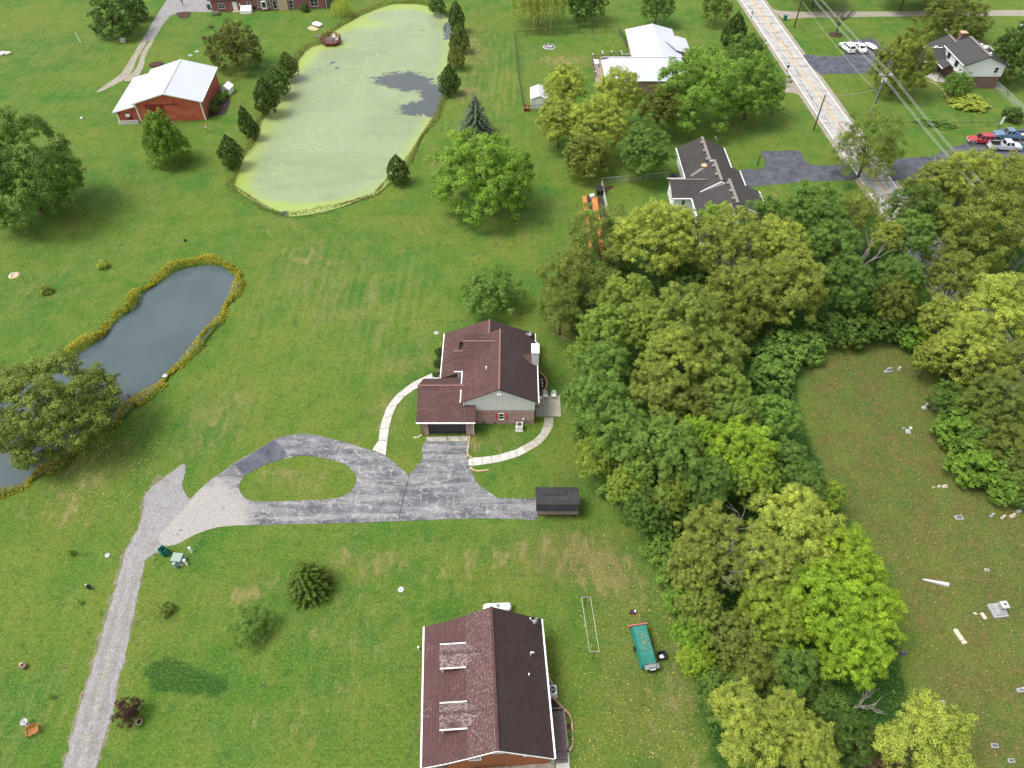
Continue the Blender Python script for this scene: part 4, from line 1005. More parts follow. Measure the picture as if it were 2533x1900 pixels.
for i, (lb, px, py) in enumerate((('upper of the three round box bushes at the left wall of the gabled house', 485, 600), ('middle of the three round box bushes at the left wall of the gabled house', 472, 740), ('lowest of the three round box bushes beside the porch walk', 455, 910))):
    c = A_(px, py, .5); tree('box_bush', lb, 'bush', c.x - .25, c.y, .75, .85, .6, 'w', (.022, .060, .016), 'stem', 'round box bushes by the porch')
D('low yellow goldenrod bed in front of the split-level white house', 2092, 224, 40, .4, 'w', (.230, .200, .020), 'stem', .35, cat='flower bed', name='flower_bed')
D('row of leafy green garden plants beside the country road', 2021, 266, 42, .3, 'w', (.055, .135, .045), 'stem', .2, cat='vegetable bed', name='vegetable_bed', sq=.5)
D('yellow bush at the porch of the split-level white house', 1990, 178, 12, .6, 'w', (.20, .19, .02), 'stem', .9, cat='bush', name='bush')
D('round dark bush inside the chain-link corner at the right edge', 2186, 250, 22, .9, 'w', (.036, .075, .022), 'stem', .8, cat='bush', name='bush')
D('clipped green shrub at the foot of the red brick house', 657, 18, 10, .8, 'w', (.045, .085, .030), 'stem', 1.0, cat='bush', name='bush')

# bare trees: branches only
def bare_tree(label, base, h, seed, depth=4, lean=(0, 0), m='bark_pale', name='bare_tree', r=.16):
    o = thing(name, label, 'tree', (base[0], base[1], 0)); rg = random.Random(seed)
    mb = MB(); top = Vector((lean[0] * .35, lean[1] * .35, h * .3)); mb.cyl((0, 0, -.1), top, r, r * .8, 8)
    mb.build('trunk', m, o)
    b2 = MB()
    for k in range(5):
        a = k * 1.26 + rg.uniform(-.3, .3)
        limbs(b2, rg, top * rg.uniform(.75, 1), (math.cos(a) * .6 + lean[0] / h, math.sin(a) * .6 + lean[1] / h, 1), h * .24, r * .5, depth - 1, .7, 5)
    b2.build('branches', m, o); return o
q = P(2066.6, 86.8); bare_tree('leafless grey tree in a mulch ring beside the country road', q, 7.0, 41, 5, m='bark', r=.3)
tag(MB().lathe([(1.6, -.05), (1.5, .12), (.6, .22), (.1, .24)], (q.x, q.y, 0), 18).build('mulch_ring', 'mulch'), 'round dark mulch ring under the leafless grey tree', 'mulch ring')
q = P(2500, 690, 3); bare_tree('bare silver branches sticking out at the right edge of the wood', (q.x, q.y), 9, 42, 4, (-1, -2))
q = P(2080, 700, 2); bare_tree('leaning dead trunk rising through the northern wood', (q.x, q.y), 14, 43, 2, (7, 3), r=.2)
q = P(1815, 760, 2); bare_tree('dead twiggy tree among the olive trees of the northern wood', (q.x, q.y), 12.5, 44, 4)
q = P(1800, 1400, 2); bare_tree('dead tree with white limbs beside the mottled olive tree', (q.x, q.y), 13.5, 45, 4, (-1, -2))
q = P(1470, 760, 1); bare_tree('dead pale branches at the west rim behind the gabled house', (q.x, q.y), 8.0, 46, 3, (-1.5, 0))
q = P(2085, 1760, 1); bare_tree('fallen-looking pale branches at the cemetery edge below the lime crowns', (q.x, q.y), 5.0, 47, 3, (4, 1))
q = P(453, 14); bare_tree('small leafless shrub on mulch at the top of the gravel drive', q, 3.0, 48, 3, m='bark', r=.12)
tag(MB().prism(smooth(polyP([(436,34),(450,30),(470,30),(468,42),(445,45)]), 3), -.05, .06).build('mulch_bed', 'mulch'), 'dark mulch patch at the top of the gravel drive', 'mulch bed')

# -- growth nobody could count
def scatter(name, label, pts, hgt, size, cols, m='leaf', seed=1, aspect=.5, flat=.5, upr=0.0, mat_col=(.08, .13, .03)):
    rg = np.random.default_rng(seed); n = len(pts)
    pos = np.column_stack([pts, hgt])
    nrm = rg.normal(size=(n, 3)) * .6 + np.array([0, 0, flat])
    al = rg.normal(size=(n, 3)) * .6 + np.array([0, 0, upr])
    me = leaf_mesh(name, pos, nrm, size * rg.uniform(.6, 1.3, n), cols[0], cols[1], m, aspect, al, rg)
    o = inst(name, me); o.color = (*mat_col, 1)
    return tag(o, label, kind='stuff')
def shore(poly, px_from=None, width=(.1, 1.6), dens=26, h=.9, seed=3, mask=None):
    rg = np.random.default_rng(seed); out = []; hh = []; cl = []
    n = len(poly)
    for i in range(n):
        a = np.array(poly[i]); b = np.array(poly[(i + 1) % n]); L = np.linalg.norm(b - a)
        w = mask((a + b) / 2) if mask else 1.0
        k = int(L * dens * w)
        if k < 1: continue
        t = rg.random(k)[:, None]; nrm = np.array([b[1] - a[1], -(b[0] - a[0])]) / (L + 1e-9)
        ar = 1 if poly_area(poly) > 0 else -1
        d = rg.uniform(width[0], width[1], (k, 1)) * (.75 + .5 * math.sin(i * .9)) * (.5 + .5 * w)
        out.append(a + (b - a) * t + nrm * ar * d)
        bump = np.clip(1 - ((d[:, 0] - .75) / 1.0) ** 2, .1, 1)
        hh.append(rg.random(k) ** .6 * h * bump * (.7 + .5 * math.sin(i * .53)) - .15); cl.append(np.full(k, .5 + .5 * math.sin(i * .37 + 1)))
    return np.concatenate(out), np.concatenate(hh), np.concatenate(cl)
def poly_area(p): return sum(p[i][0] * p[(i + 1) % len(p)][1] - p[(i + 1) % len(p)][0] * p[i][1] for i in range(len(p)))
rg = np.random.default_rng(9)
pts, hh, cl = shore(PB, dens=240, h=1.35, width=(.0, 1.9))
scatter('shore_weeds', 'yellow-green goldenrod fringe round the small pond', pts, hh, .26, (rg.normal(.5, .22, len(pts)) + (hh > .55) * .12, np.clip(cl * .75 + rg.random(len(pts)) * .5, 0, 1)), seed=4, upr=.9, mat_col=(.205, .200, .028))
def mA(p):
    q = p[1]
    return 1.3 if q < 104 and p[0] < -12 else (.6 if p[0] > -30 else .35)
pts, hh, cl = shore(PA, dens=170, h=1.2, seed=6, mask=mA, width=(0, 1.9))
scatter('shore_weeds', 'olive and rusty weeds fringing the duckweed pond', pts, hh, .25, (rg.normal(.45, .22, len(pts)), np.clip(cl * .6 + rg.random(len(pts)) * .5, 0, 1)), seed=5, upr=.9, mat_col=(.140, .135, .045))
wp_ = np.array(WOOD); lo, hi = wp_.min(0), wp_.max(0)
N = 130000; q = rg.uniform(lo, hi, (N, 2)); sd = sdist(q[:, 0], q[:, 1], WOOD); q = q[sd < -.2]; sd = sd[sd < -.2]
hh = rg.random(len(q)) * (.6 + 1.8 * np.clip(-sd / 2, 0, 1))
scatter('undergrowth', 'shaded leafy undergrowth on the floor of the wood', q, hh, .38, (rg.normal(.4, .2, len(q)), rg.random(len(q))), seed=7, flat=.8, mat_col=(.050, .105, .026))
# fallen leaves on the grass
def leafdrop(name, label, n, poly, seed, col):
    g = np.random.default_rng(seed); p_ = np.array(poly); lo, hi = p_.min(0), p_.max(0)
    q = g.uniform(lo, hi, (n, 2)); q = q[sdist(q[:, 0], q[:, 1], poly) < 0]
    scatter(name, label, q, np.full(len(q), .03), .11, (g.random(len(q)), g.random(len(q))), seed=seed, aspect=.7, flat=3.0, mat_col=col)
leafdrop('fallen_leaves', 'yellow fallen leaves scattered over the cemetery grass', 2600, CEM, 51, (.36, .27, .10))
leafdrop('fallen_leaves', 'yellow fallen leaves on the lawn around the tarp-covered trailer', 1100, polyP([(1400,1350),(1530,1300),(1640,1420),(1720,1700),(1760,1900),(1420,1900),(1420,1500)]), 52, (.36, .29, .09))
leafdrop('fallen_leaves', 'pale fallen leaves under the olive tree by the small pond', 700, polyP([(120,1180),(300,1040),(420,1080),(330,1240),(150,1290)]), 53, (.40, .36, .22))

# ================================================================== BUILDINGS
shingles('roof_red_brown', (.098, .042, .036), (.066, .031, .028), (.26, .18, .165), .55, .5)
shingles('roof_shaded_brown', (.052, .030, .030), (.040, .024, .025), (.12, .09, .09), .5, .4)  # right-hand slopes: their shade is put into a darker shingle colour
shingles('roof_maroon', (.092, .038, .036), (.066, .029, .030), (.36, .27, .27), .5, .5)
shingles('roof_maroon_worn', (.095, .042, .040), (.070, .033, .033), (.25, .18, .18), .5, .3, .49)
shingles('roof_dormer', (.125, .070, .068), (.090, .046, .046), (.34, .26, .26), .85, .2, .45)
shingles('roof_grey_brown', (.058, .050, .048), (.042, .038, .038), (.17, .15, .14), .5, .4)
shingles('roof_grey', (.062, .058, .060), (.048, .046, .048), (.17, .15, .14), .5, .4)
shingles('roof_black', (.034, .034, .038), (.024, .024, .028), (.16, .16, .17), .8, .3)
bricks('brick_pink', (.33, .155, .125), (.24, .10, .085), (.46, .36, .33), blur=.55)
bricks('brick_brown', (.155, .085, .068), (.12, .066, .055), (.24, .17, .15), blur=.35)
bricks('brick_red', (.27, .075, .075), (.21, .055, .06), (.36, .20, .19), blur=.4)
bricks('stone_chimney', (.52, .41, .27), (.40, .31, .20), (.34, .27, .19), .45, .3, .2)
siding('siding_grey', (.62, .62, .60), .2, .10); siding('siding_white', (.76, .77, .77), .2, .06); siding('siding_cedar', (.30, .095, .034), .18, .4)
def barn_mat():
    t = NT('barn_red'); uv = t.uv(); p = t.pos()
    s_ = t.noise(t.mapped(uv, scale=(6, .5, 1)), 1.2, 5, .7)
    f = t.math('MULTIPLY', t.ramp(s_, .42, .62), t.ramp(t.noise(t.mapped(uv, scale=(.35, 1.0, 1)), .9, 3), .42, .58))
    c = t.mix(f, (.50, .125, .075), (.26, .055, .026))
    c = t.mix(t.ramp(t.noise(t.mapped(uv, scale=(3, .4, 1)), 2, 4), .6, .75, 0, .5), c, (.50, .20, .15))
    return t.done(t.bsdf(c, .8, t.bump(s_, .3, .01)))
barn_mat()
plain('barn_door', (.22, .026, .022), .6, .2); plain('barn_side', (.40, .105, .075), .75, .12)
def metal_roof():
    t = NT('white_metal_roof'); uv = t.uv()
    w = t.n('ShaderNodeTexWave', wave_type='BANDS', bands_direction='X'); t.l(uv, w.inputs['Vector']); t.setin(w, Scale=1.1, Distortion=0.0)
    c = t.mix(t.ramp(t.noise(t.pos(), .3, 4), .4, .7, 0, .3), (.47, .495, .53), (.41, .43, .46))
    return t.done(t.bsdf(c, .45, t.bump(t.ramp(w.outputs['Fac'], .85, 1.0), .5, .03), .5))
metal_roof()
plain('trim_white', (.78, .78, .77), .5, .06); plain('trim_dark', (.05, .06, .05), .5, .1); plain('trim_teal', (.05, .16, .15), .5, .1)
plain('shutter_red', (.50, .085, .06), .6, .1); plain('door_dark', (.032, .032, .036), .5, .2, 2)
plain('metal_grey', (.30, .31, .32), .4, .1, 4, .6); plain('metal_dark', (.03, .03, .033), .45, .15); plain('plastic_white', (.80, .80, .79), .35, .03)
plain('deck_wood', (.135, .105, .105), .8, .3, 5, bump=.3); plain('deck_tan', (.30, .235, .19), .8, .3, 5, bump=.3); plain('deck_red', (.17, .026, .022), .6, .25, 4)
plain('gutter_brown', (.10, .06, .055), .5, .1); plain('ridge_cap', (.19, .098, .088), .8, .15, 6); plain('ridge_grey', (.21, .185, .17), .8, .2, 6)
plain('chimney_cream', (.60, .60, .58), .6, .06); plain('rust', (.40, .13, .05), .8, .4, 12)
def glass():
    t = NT('window_glass'); return t.done(t.bsdf((.02, .025, .03), .08, None, .6))
glass()

def fmt(x, y, z, face):
    a = {'-y': 0, '+x': R(90), '+y': R(180), '-x': R(-90)}[face] if isinstance(face, str) else face
    return Matrix.Translation((x, y, z)) @ Matrix.Rotation(a, 4, 'Z')
def xf(mb, M): mb.v = [tuple(M @ Vector(v)) for v in mb.v]; return mb
def window(root, x, y, z, w, h, face='-y', fm='trim_white', cols=1, rows=2, world=True, shutter=None):
    M = fmt(x, y, z, face); f = .08; d = .09
    mb = MB()
    mb.box((0, -d / 2, h / 2 - f / 2), (w, d, f)); mb.box((0, -d / 2 - .02, -h / 2 + f / 2), (w + .06, d + .04, f))
    for s in (-1, 1): mb.box((s * (w / 2 - f / 2), -d / 2 + .002, 0), (f, d - .004, h - 2 * f))
    for k in range(1, cols): mb.box((-w / 2 + k * w / cols, -d / 2 + .01, 0), (.06, d - .03, h - 2 * f))
    for k in range(1, rows): mb.box((0, -d / 2 + .014, -h / 2 + k * h / rows), (w - 2 * f, d - .04, .05))
    o = xf(mb, M).build('window', fm, root, world)
    g = xf(MB().box((0, -.02, 0), (w - 2 * f - .01, .03, h - 2 * f - .01)), M).build('pane', 'window_glass', o, world)
    if shutter:
        for s in (-1, 1): xf(MB().box((s * (w / 2 + .22), -.03, 0), (.38, .05, h * .95)).box((s * (w / 2 + .22), -.065, 0), (.26, .02, h * .8)), M).build('shutter', shutter, root, world)
    return o
def bar(mb, a, b, w, h):
    a = Vector(a); b = Vector(b); d = b - a; L = d.length
    rz = math.atan2(d.y, d.x); ry = -math.asin(d.z / L)
    return mb.box((a + b) / 2, (L, w, h), rz, 0, ry)
def gutter(root, a, b, m='trim_white', world=True, s=.13): return bar(MB(), a, b, s, s).build('gutter', m, root, world)
def ridge(root, a, b, m='ridge_cap', world=True, w=.24): return bar(MB(), (a[0], a[1], a[2] + .04), (b[0], b[1], b[2] + .04), w, .07).build('ridge_cap', m, root, world)
def roof(root, planes, m, world=True, th=.14):
    for p in planes: MB().slab(p, th).build('roof_slope', m, root, world)
def gable_wall(mb, x0, x1, y0, y1, z0, ze, xr, zr):
    return mb.profile([(x0, z0), (x1, z0), (x1, ze), (xr, zr), (x0, ze)], y0, y1)

# ---- gabled brick house in the middle
h = thing('brick_house', 'brick and grey-sided gabled house with a reddish brown roof in the middle', 'house', (-2, 63, 0))
w = MB(); w.bb(-6.0, 2.85, 57.9, 68.2, 0, 2.75); w.build('brick_wall', 'brick_pink', h, True)
w = MB(); gable_wall(w, -6.04, 2.89, 57.87, 68.23, 2.75, 4.62, -1.58, 6.78); w.build('upper_wall', 'siding_grey', h, True)
w = MB(); w.bb(-8.9, -6.05, 64.2, 71.7, 0, 2.55).bb(-6.05, 2.8, 68.3, 71.7, 0, 2.55); w.build('rear_wall', 'brick_pink', h, True)
w = MB(); w.profile([(63.35, 0), (69.2, 0), (69.2, 4.5), (66.4, 6.3), (63.35, 4.5)], -6.3, -6.06, 'x'); w.profile([(63.35, 0), (65.0, 0), (65.0, 5.5), (63.35, 4.5)], -7.15, -6.31, 'x'); w.build('cross_gable_wall', 'siding_grey', h, True)
roof(h, [[(-1.58, 57.6, 7.02), (-6.4, 57.6, 4.6), (-6.4, 68.3, 4.6), (-1.58, 68.3, 7.02)], [(-7.2, 63.5, 3.56), (-9.42, 63.5, 2.62), (-9.42, 72.0, 2.62), (-7.2, 72.0, 3.56)],
         [(-3.1, 69.3, 5.3), (-7.19, 69.3, 3.565), (-7.19, 72.0, 3.565), (-3.1, 72.0, 5.3)],
         [(-6.4, 66.4, 6.62), (-1.7, 66.4, 6.62), (-1.7, 66.2, 6.5), (-6.38, 62.95, 4.6), (-7.55, 62.95, 4.6), (-7.55, 65.25, 5.95), (-6.4, 65.25, 5.95)],
         [(-6.4, 66.4, 6.621), (-1.7, 66.4, 6.621), (-1.7, 69.9, 4.6), (-6.4, 69.9, 4.6)]], 'roof_red_brown')
roof(h, [[(-1.58, 57.6, 7.021), (3.27, 57.6, 4.58), (3.27, 68.3, 4.58), (-1.58, 68.3, 7.021)], [(-3.1, 68.32, 5.3), (-3.1, 72.0, 5.3), (3.2, 72.0, 2.62), (3.2, 68.32, 2.62)]], 'roof_shaded_brown')
ridge(h, (-1.58, 57.6, 7.0), (-1.58, 68.3, 7.0)); ridge(h, (-6.4, 66.4, 6.6), (-1.6, 66.4, 6.6)); ridge(h, (-3.1, 68.35, 5.28), (-3.1, 72.0, 5.28)); ridge(h, (-7.55, 65.25, 5.93), (-6.4, 65.25, 5.93), w=.25)
for a, b in (((-6.46, 57.6, 4.55), (-6.46, 62.95, 4.55)), ((-6.4, 62.88, 4.53), (-7.55, 62.88, 4.53)), ((3.34, 57.6, 4.52), (3.34, 68.3, 4.52)), ((-9.5, 63.5, 2.56), (-9.5, 72, 2.56)), ((3.27, 68.5, 2.56), (3.27, 72, 2.56))): gutter(h, a, b)
gutter(h, (-9.42, 63.43, 2.56), (-7.1, 63.43, 2.7), 'gutter_brown'); gutter(h, (-7.1, 63.43, 2.6), (-7.1, 64.2, 2.6))
bar(MB(), (-9.3, 66.2, 2.74), (-7.6, 66.6, 3.45), .1, .07).build('downspout', 'gutter_brown', h, True)
for x in (-9.2, -7.4): MB().bb(x - .07, x + .07, 63.6, 63.74, 0, 2.5).build('porch_post', 'trim_white', h, True)
window(h, -1.36, 57.9, 1.55, .72, 1.25, '-y', 'trim_white', 1, 2, True, 'shutter_red')
window(h, -7.15, 64.5, 3.6, .8, .9, '-x'); window(h, 2.88, 61.0, 1.2, 1.6, 1.9, '+x', cols=2); window(h, 2.88, 58.9, 5.0 - 1.2, .9, 1.0, '+x')
MB().box((-1.57, 57.82, 6.25), (.28, .1, .28)).cyl((-1.7, 57.7, 6.2), (-1.75, 57.55, 6.05), .09, .12, 8).cyl((-1.44, 57.7, 6.2), (-1.39, 57.55, 6.05), .09, .12, 8).build('flood_light', 'plastic_white', h, True)
MB().cyl((-1.1, 57.87, 5.85), (-1.1, 57.8, 5.85), .11, .11, 10).build('gable_vent', 'plastic_white', h, True)
MB().box((1.45, 57.82, 1.0), (.22, .12, .3)).cyl((1.45, 57.84, .85), (1.45, 57.84, 0), .03, .03, 6).build('meter_box', 'plastic_white', h, True)
MB().cyl((-3.25, 61.8, 5.9), (-3.25, 61.8, 6.65), .09, .09, 10).build('vent_pipe', 'plastic_white', h, True)
MB().box((-2.6, 68.9, 5.55), (.4, .35, .3)).build('roof_vent', 'gutter_brown', h, True)
MB().box((-3.6, 57.86, .25), (.45, .06, .16)).box((-2.2, 57.86, .25), (.35, .06, .14)).build('foundation_vent', 'metal_dark', h, True)
MB().bb(2.56, 3.46, 63.9, 65.5, 0, 6.95).build('chimney', 'chimney_cream', h, True).location = (0, 0, 0)
ch = [o for o in h.children if o.name.startswith('chimney')][0]
MB().bb(2.5, 3.52, 63.84, 65.56, 6.95, 7.03).build('chimney_cap', 'plastic_white', ch, True)
MB().cyl((3.0, 64.75, 7.03), (3.0, 64.75, 7.18), .26, .26, 14).build('flue', 'plastic_white', ch, True)
mb = MB(); rr = random.Random(3)
for k in range(9): a = rr.uniform(0, 6.28); mb.box((3.0 + .33 * math.cos(a), 64.75 + .42 * math.sin(a), 7.034), (rr.uniform(.06, .2), .05, .006), a)
mb.build('rust_stain', 'rust', ch, True)
roof(h, [[(1.2, 64.7, 5.75), (2.55, 64.7, 5.75), (2.55, 63.75, 5.1), (2.4, 63.75, 5.08)], [(1.2, 64.7, 5.751), (2.55, 64.7, 5.751), (2.55, 65.7, 5.1), (2.4, 65.7, 5.08)]], 'roof_red_brown', th=.06)
MB().bb(-6.12, -6.0, 57.76, 57.88, 2.9, 4.5).build('downspout', 'trim_white', h, True)
# garage wing
MB().bb(-11.4, -10.62, 56.1, 56.4, 0, 2.72).build('brick_pier', 'brick_pink', h, True); MB().bb(-5.84, -5.0, 56.1, 56.4, 0, 2.72).build('brick_pier', 'brick_pink', h, True); MB().bb(-10.618, -5.842, 56.1, 56.4, 2.12, 2.72).build('lintel', 'brick_pink', h, True)
MB().profile([(56.4, 0), (62.1, 0), (62.1, 3.4), (60.2, 4.6), (56.4, 2.7)], -11.38, -11.1, 'x').build('garage_side', 'brick_pink', h, True); MB().bb(-11.1, -6.05, 61.8, 62.1, 0, 3.2).build('garage_rear', 'brick_pink', h, True); MB().bb(-5.3, -5.02, 56.4, 57.86, 0, 2.7).build('garage_side', 'brick_pink', h, True)
zf = lambda y: 2.85 + (y - 55.8) * .4545
roof(h, [[(-11.95, 60.2, 4.85), (-11.95, 55.8, 2.85), (-6.03, 55.8, 2.85), (-6.03, 60.2, 4.85)], [(-6.02, 57.85, zf(57.85)), (-6.02, 55.8, 2.85), (-4.6, 55.8, 2.85), (-4.6, 57.85, zf(57.85))], [(-11.95, 60.2, 4.851), (-6.03, 60.2, 4.851), (-6.03, 62.5, 3.7), (-11.5, 62.5, 3.7)]], 'roof_red_brown')
ridge(h, (-11.95, 60.2, 4.83), (-6.0, 60.2, 4.83)); gutter(h, (-12.0, 55.73, 2.78), (-4.58, 55.73, 2.78)); gutter(h, (-11.6, 62.55, 3.62), (-9.5, 62.55, 3.62))
bar(MB(), (-5.85, 57.8, zf(57.8) + .06), (-5.85, 55.8, 2.95), .09, .07).build('downspout', 'gutter_brown', h, True)
d = MB().bb(-10.62, -5.84, 56.32, 56.36, 0, 2.12).build('garage_door', 'door_dark', h, True)
for k in range(4): MB().bb(-10.6, -5.86, 56.27, 56.318, .02 + k * .525, .02 + k * .525 + .505).build('door_panel', 'door_dark', d, True)
for x in (-11.02, -5.42): MB().box((x, 56.05, 1.85), (.16, .12, .16)).cyl((x, 56.0, 1.72), (x, 56.0, 2.0), .07, .1, 8).build('wall_lamp', 'metal_grey', h, True)
for x in (-11.5, -4.88): MB().bb(x - .05, x + .05, 56.0, 56.1, .1, 2.7).build('downspout', 'gutter_brown' if x < -8 else 'trim_white', h, True)
MB().tube([(-11.5, 56.05, .12), (-12.0, 55.6, .08), (-12.6, 55.6, .06)], .05).build('downspout', 'trim_white', h, True)

# ---- garden shed at the end of the driveway
s = thing('garden_shed', 'small black-roofed shed at the end of the driveway', 'shed', (5.2, 45.2, 0))
MB().bb(2.9, 7.7, 44.2, 46.0, 0.12, 2.0).build('wall', 'deck_tan', s, True)
MB().bb(2.95, 7.65, 44.15, 46.05, 0, .12).build('skid', 'metal_dark', s, True)
for x in (2.95, 4.1, 5.28, 6.5, 7.65): MB().bb(x - .05, x + .05, 44.14, 44.196, .12, 2.0).build('batten', 'deck_tan', s, True)
roof(s, [[(2.74, 43.85, 2.9), (7.68, 43.85, 2.9), (7.68, 45.05, 3.12), (2.74, 45.05, 3.12)], [(2.74, 43.52, 1.95), (7.68, 43.52, 1.95), (7.68, 43.84, 2.895), (2.74, 43.84, 2.895)],
         [(2.74, 45.06, 3.12), (7.68, 45.06, 3.12), (7.68, 46.2, 2.85), (2.74, 46.2, 2.85)], [(2.74, 46.21, 2.84), (7.68, 46.21, 2.84), (7.68, 46.5, 1.95), (2.74, 46.5, 1.95)]], 'roof_black', th=.06)
for x in (2.78, 7.6): MB().profile([(43.6, 1.95), (43.88, 2.8), (45.05, 3.0), (46.15, 2.75), (46.4, 1.95)], x, x + .05, 'x').build('gable_board', 'deck_tan', s, True)
MB().box((5.0, 45.05, 3.17), (2.4, .22, .09)).build('ridge_vent', 'metal_dark', s, True)

# ---- maroon-roofed house at the bottom edge (own axes, slightly turned)
BH = (-1.19, 17.2, 0); BR_ = R(3.63)
b = thing('dormer_house', 'cedar-sided house with a maroon roof and two dormers at the bottom edge', 'house', BH, BR_)
def bl(wx, wy):
    dx, dy = wx - BH[0], wy - BH[1]; c_, s_ = math.cos(-BR_), math.sin(-BR_); return dx * c_ - dy * s_, dx * s_ + dy * c_
Ld = 12.75
prof = [(0, 6.72), (-2.6, 5.05), (-4.7, 3.85), (-6.75, 3.0)]
for i, ((xa, za), (xb, zb)) in enumerate(zip(prof, prof[1:])): roof(b, [[(xa, -.05, za), (xb, -.05, zb), (xb, Ld, zb), (xa, Ld, za)]], 'roof_maroon' if i else 'roof_maroon_worn', False)
roof(b, [[(0, -.05, 6.721), (4.95, -.05, 3.1), (4.95, Ld, 3.1), (0, Ld, 6.721)]], 'roof_shaded_brown', False)
ridge(b, (0, -.05, 6.7), (0, Ld, 6.7), 'roof_maroon', False)
gutter(b, (-6.83, -.05, 2.95), (-6.83, Ld, 2.95), 'trim_white', False, .16); gutter(b, (5.03, -.05, 3.03), (5.03, Ld, 3.03), 'trim_white', False, .16)
w = MB(); w.profile([(-4.6, 0), (4.5, 0), (4.5, 3.2), (0, 6.45), (-2.6, 4.8), (-4.6, 3.6)], .35, 12.3); w.build('wall', 'siding_cedar', b)
for (xa, za), (xb, zb) in list(zip(prof, prof[1:])) + [((0, 6.72), (4.95, 3.1))]: bar(MB(), (xa, -.08, za - .1), (xb, -.08, zb - .1), .05, .17).build('fascia', 'trim_white', b)
for wy in (.3, 6.0, 12.3): MB().box((-6.4, wy, 1.45), (.14, .14, 2.9)).build('porch_post', 'siding_cedar', b)
MB().bb(-6.6, -4.62, .2, 12.4, -.02, .3).build('porch_floor', 'deck_wood', b)
window(b, .0, .35, 5.25, 1.0, .95, '-y', 'trim_white', 1, 2, False); window(b, -2.05, .35, 3.6, 1.1, 1.1, '-y', 'trim_white', 1, 2, False); window(b, 2.75, .35, 3.75, 1.0, .9, '-y', 'trim_white', 1, 2, False)
for yc in (bl(-6.4, 25.75)[1], bl(-6.05, 20.4)[1]):
    dm = MB().profile([(yc - 1.0, 3.6), (yc + 1.0, 3.6), (yc + 1.0, 4.95), (yc, 5.75), (yc - 1.0, 4.95)], -4.75, -2.0, 'x').build('dormer', 'siding_cedar', b)
    MB().slab([(-5.05, yc, 5.98), (-5.05, yc - 1.1, 5.12), (-2.6, yc - 1.1, 5.12), (-1.15, yc, 5.98)], .08).build('dormer_roof', 'roof_dormer', dm)
    MB().slab([(-5.05, yc, 5.981), (-1.15, yc, 5.981), (-2.6, yc + 1.1, 5.12), (-5.05, yc + 1.1, 5.12)], .08).build('dormer_roof', 'roof_dormer', dm)
    for sgn in (-1, 1): bar(MB(), (-5.05, yc + sgn * 1.15, 5.08), (-2.6, yc + sgn * 1.15, 5.08), .11, .11).build('dormer_gutter', 'trim_white', dm)
    bar(MB(), (-5.05, yc, 6.0), (-1.15, yc, 6.0), .25, .05).build('dormer_ridge', 'roof_maroon_worn', dm)
    window(dm, -4.75, yc, 4.5, .8, .8, '-x', 'trim_white', 1, 2, False)
    for sgn in (-1, 1): MB().box((-4.85, yc + sgn * 1.05, 4.45), (.1, .1, .9)).build('dormer_post', 'trim_white', dm)
for (wx, wy), hh_ in (((1.79, 26.25), .55), ((1.58, 24.23), .45)):
    lx, ly = bl(wx, wy); z0 = 6.72 - lx * .731
    m_ = MB().cyl((lx, ly, z0 - .1), (lx, ly, z0 + hh_), .07, .07, 10)
    if hh_ > .5: m_.tube([(lx, ly, z0 + hh_), (lx + .12, ly, z0 + hh_ + .12), (lx + .27, ly, z0 + hh_ + .02), (lx + .27, ly, z0 + hh_ - .12)], .07, 8)
    m_.build('vent_pipe', 'plastic_white', b)
lx, ly = bl(4.45, 20.5)
deck = MB().bb(lx - .62, lx + .62, ly - 1.75, ly + 1.8, .25, .42).build('deck', 'deck_wood', b)
for k in range(25): MB().bb(lx - .6, lx + .6, ly - 1.74 + k * .141, ly - 1.74 + k * .141 + .125, .42, .45).build('deck_board', 'deck_wood', deck)
for x in (lx + .57,):
    bar(MB(), (x, ly - 1.75, 1.35), (x, ly + 1.8, 1.35), .12, .06).build('handrail', 'deck_wood', deck)
    for k in range(6): MB().box((x, ly - 1.7 + k * .69, .88), (.08, .08, .9)).build('rail_post', 'deck_wood', deck)
bar(MB(), (lx - .6, ly + 1.77, 1.35), (lx + .6, ly + 1.77, 1.35), .12, .06).build('handrail', 'deck_wood', deck)
for k in range(3): MB().bb(lx - .55, lx + .55, ly - 2.05 - k * .3, ly - 1.77 - k * .3, .0, .32 - k * .1).build('step', 'deck_wood', deck)
lx2, ly2 = bl(4.75, 17.0)
tag(MB().prism(polyP([(1376,1862),(1408,1862),(1410,1960),(1374,1960)]), -.05, .05).build('concrete_path', 'concrete'), 'pale concrete slab below the deck of the dormer house', kind='structure')
tag(MB().prism(polyP([(1110,1892),(1360,1878),(1372,1865),(1372,2010),(1060,2010)]), -.05, .02).build('gravel_patio', 'gravel_tan'), 'tan gravel patio under the gable of the dormer house', kind='structure')

# ---- red barn
BA = (-62.6, 137.6, 0)
b = thing('red_barn', 'weathered red barn with a white metal roof and lean-to', 'barn', BA, R(4.5))
w = MB(); gable_wall(w, -12.9, 0, 0, 14.6, 0, 4.15, -6.45, 5.85)
w.build('wall', 'barn_red', b); MB().bb(-.001, .03, .05, 14.55, 0, 4.1).build('side_wall', 'barn_side', b)
w = MB(); w.profile([(-17.1, 0), (-12.92, 0), (-12.92, 3.45), (-17.1, 2.5)], .1, 14.5); w.build('lean_to_wall', 'barn_red', b)
roof(b, [[(-6.45, -.45, 6.05), (-13.4, -.45, 4.15), (-13.4, 15.0, 4.15), (-6.45, 15.0, 6.05)], [(-6.45, -.45, 6.051), (.5, -.45, 4.15), (.5, 15.0, 4.15), (-6.45, 15.0, 6.051)], [(-12.6, -.35, 3.72), (-17.6, -.35, 2.55), (-17.6, 14.9, 2.55), (-12.6, 14.9, 3.72)]], 'white_metal_roof', False)
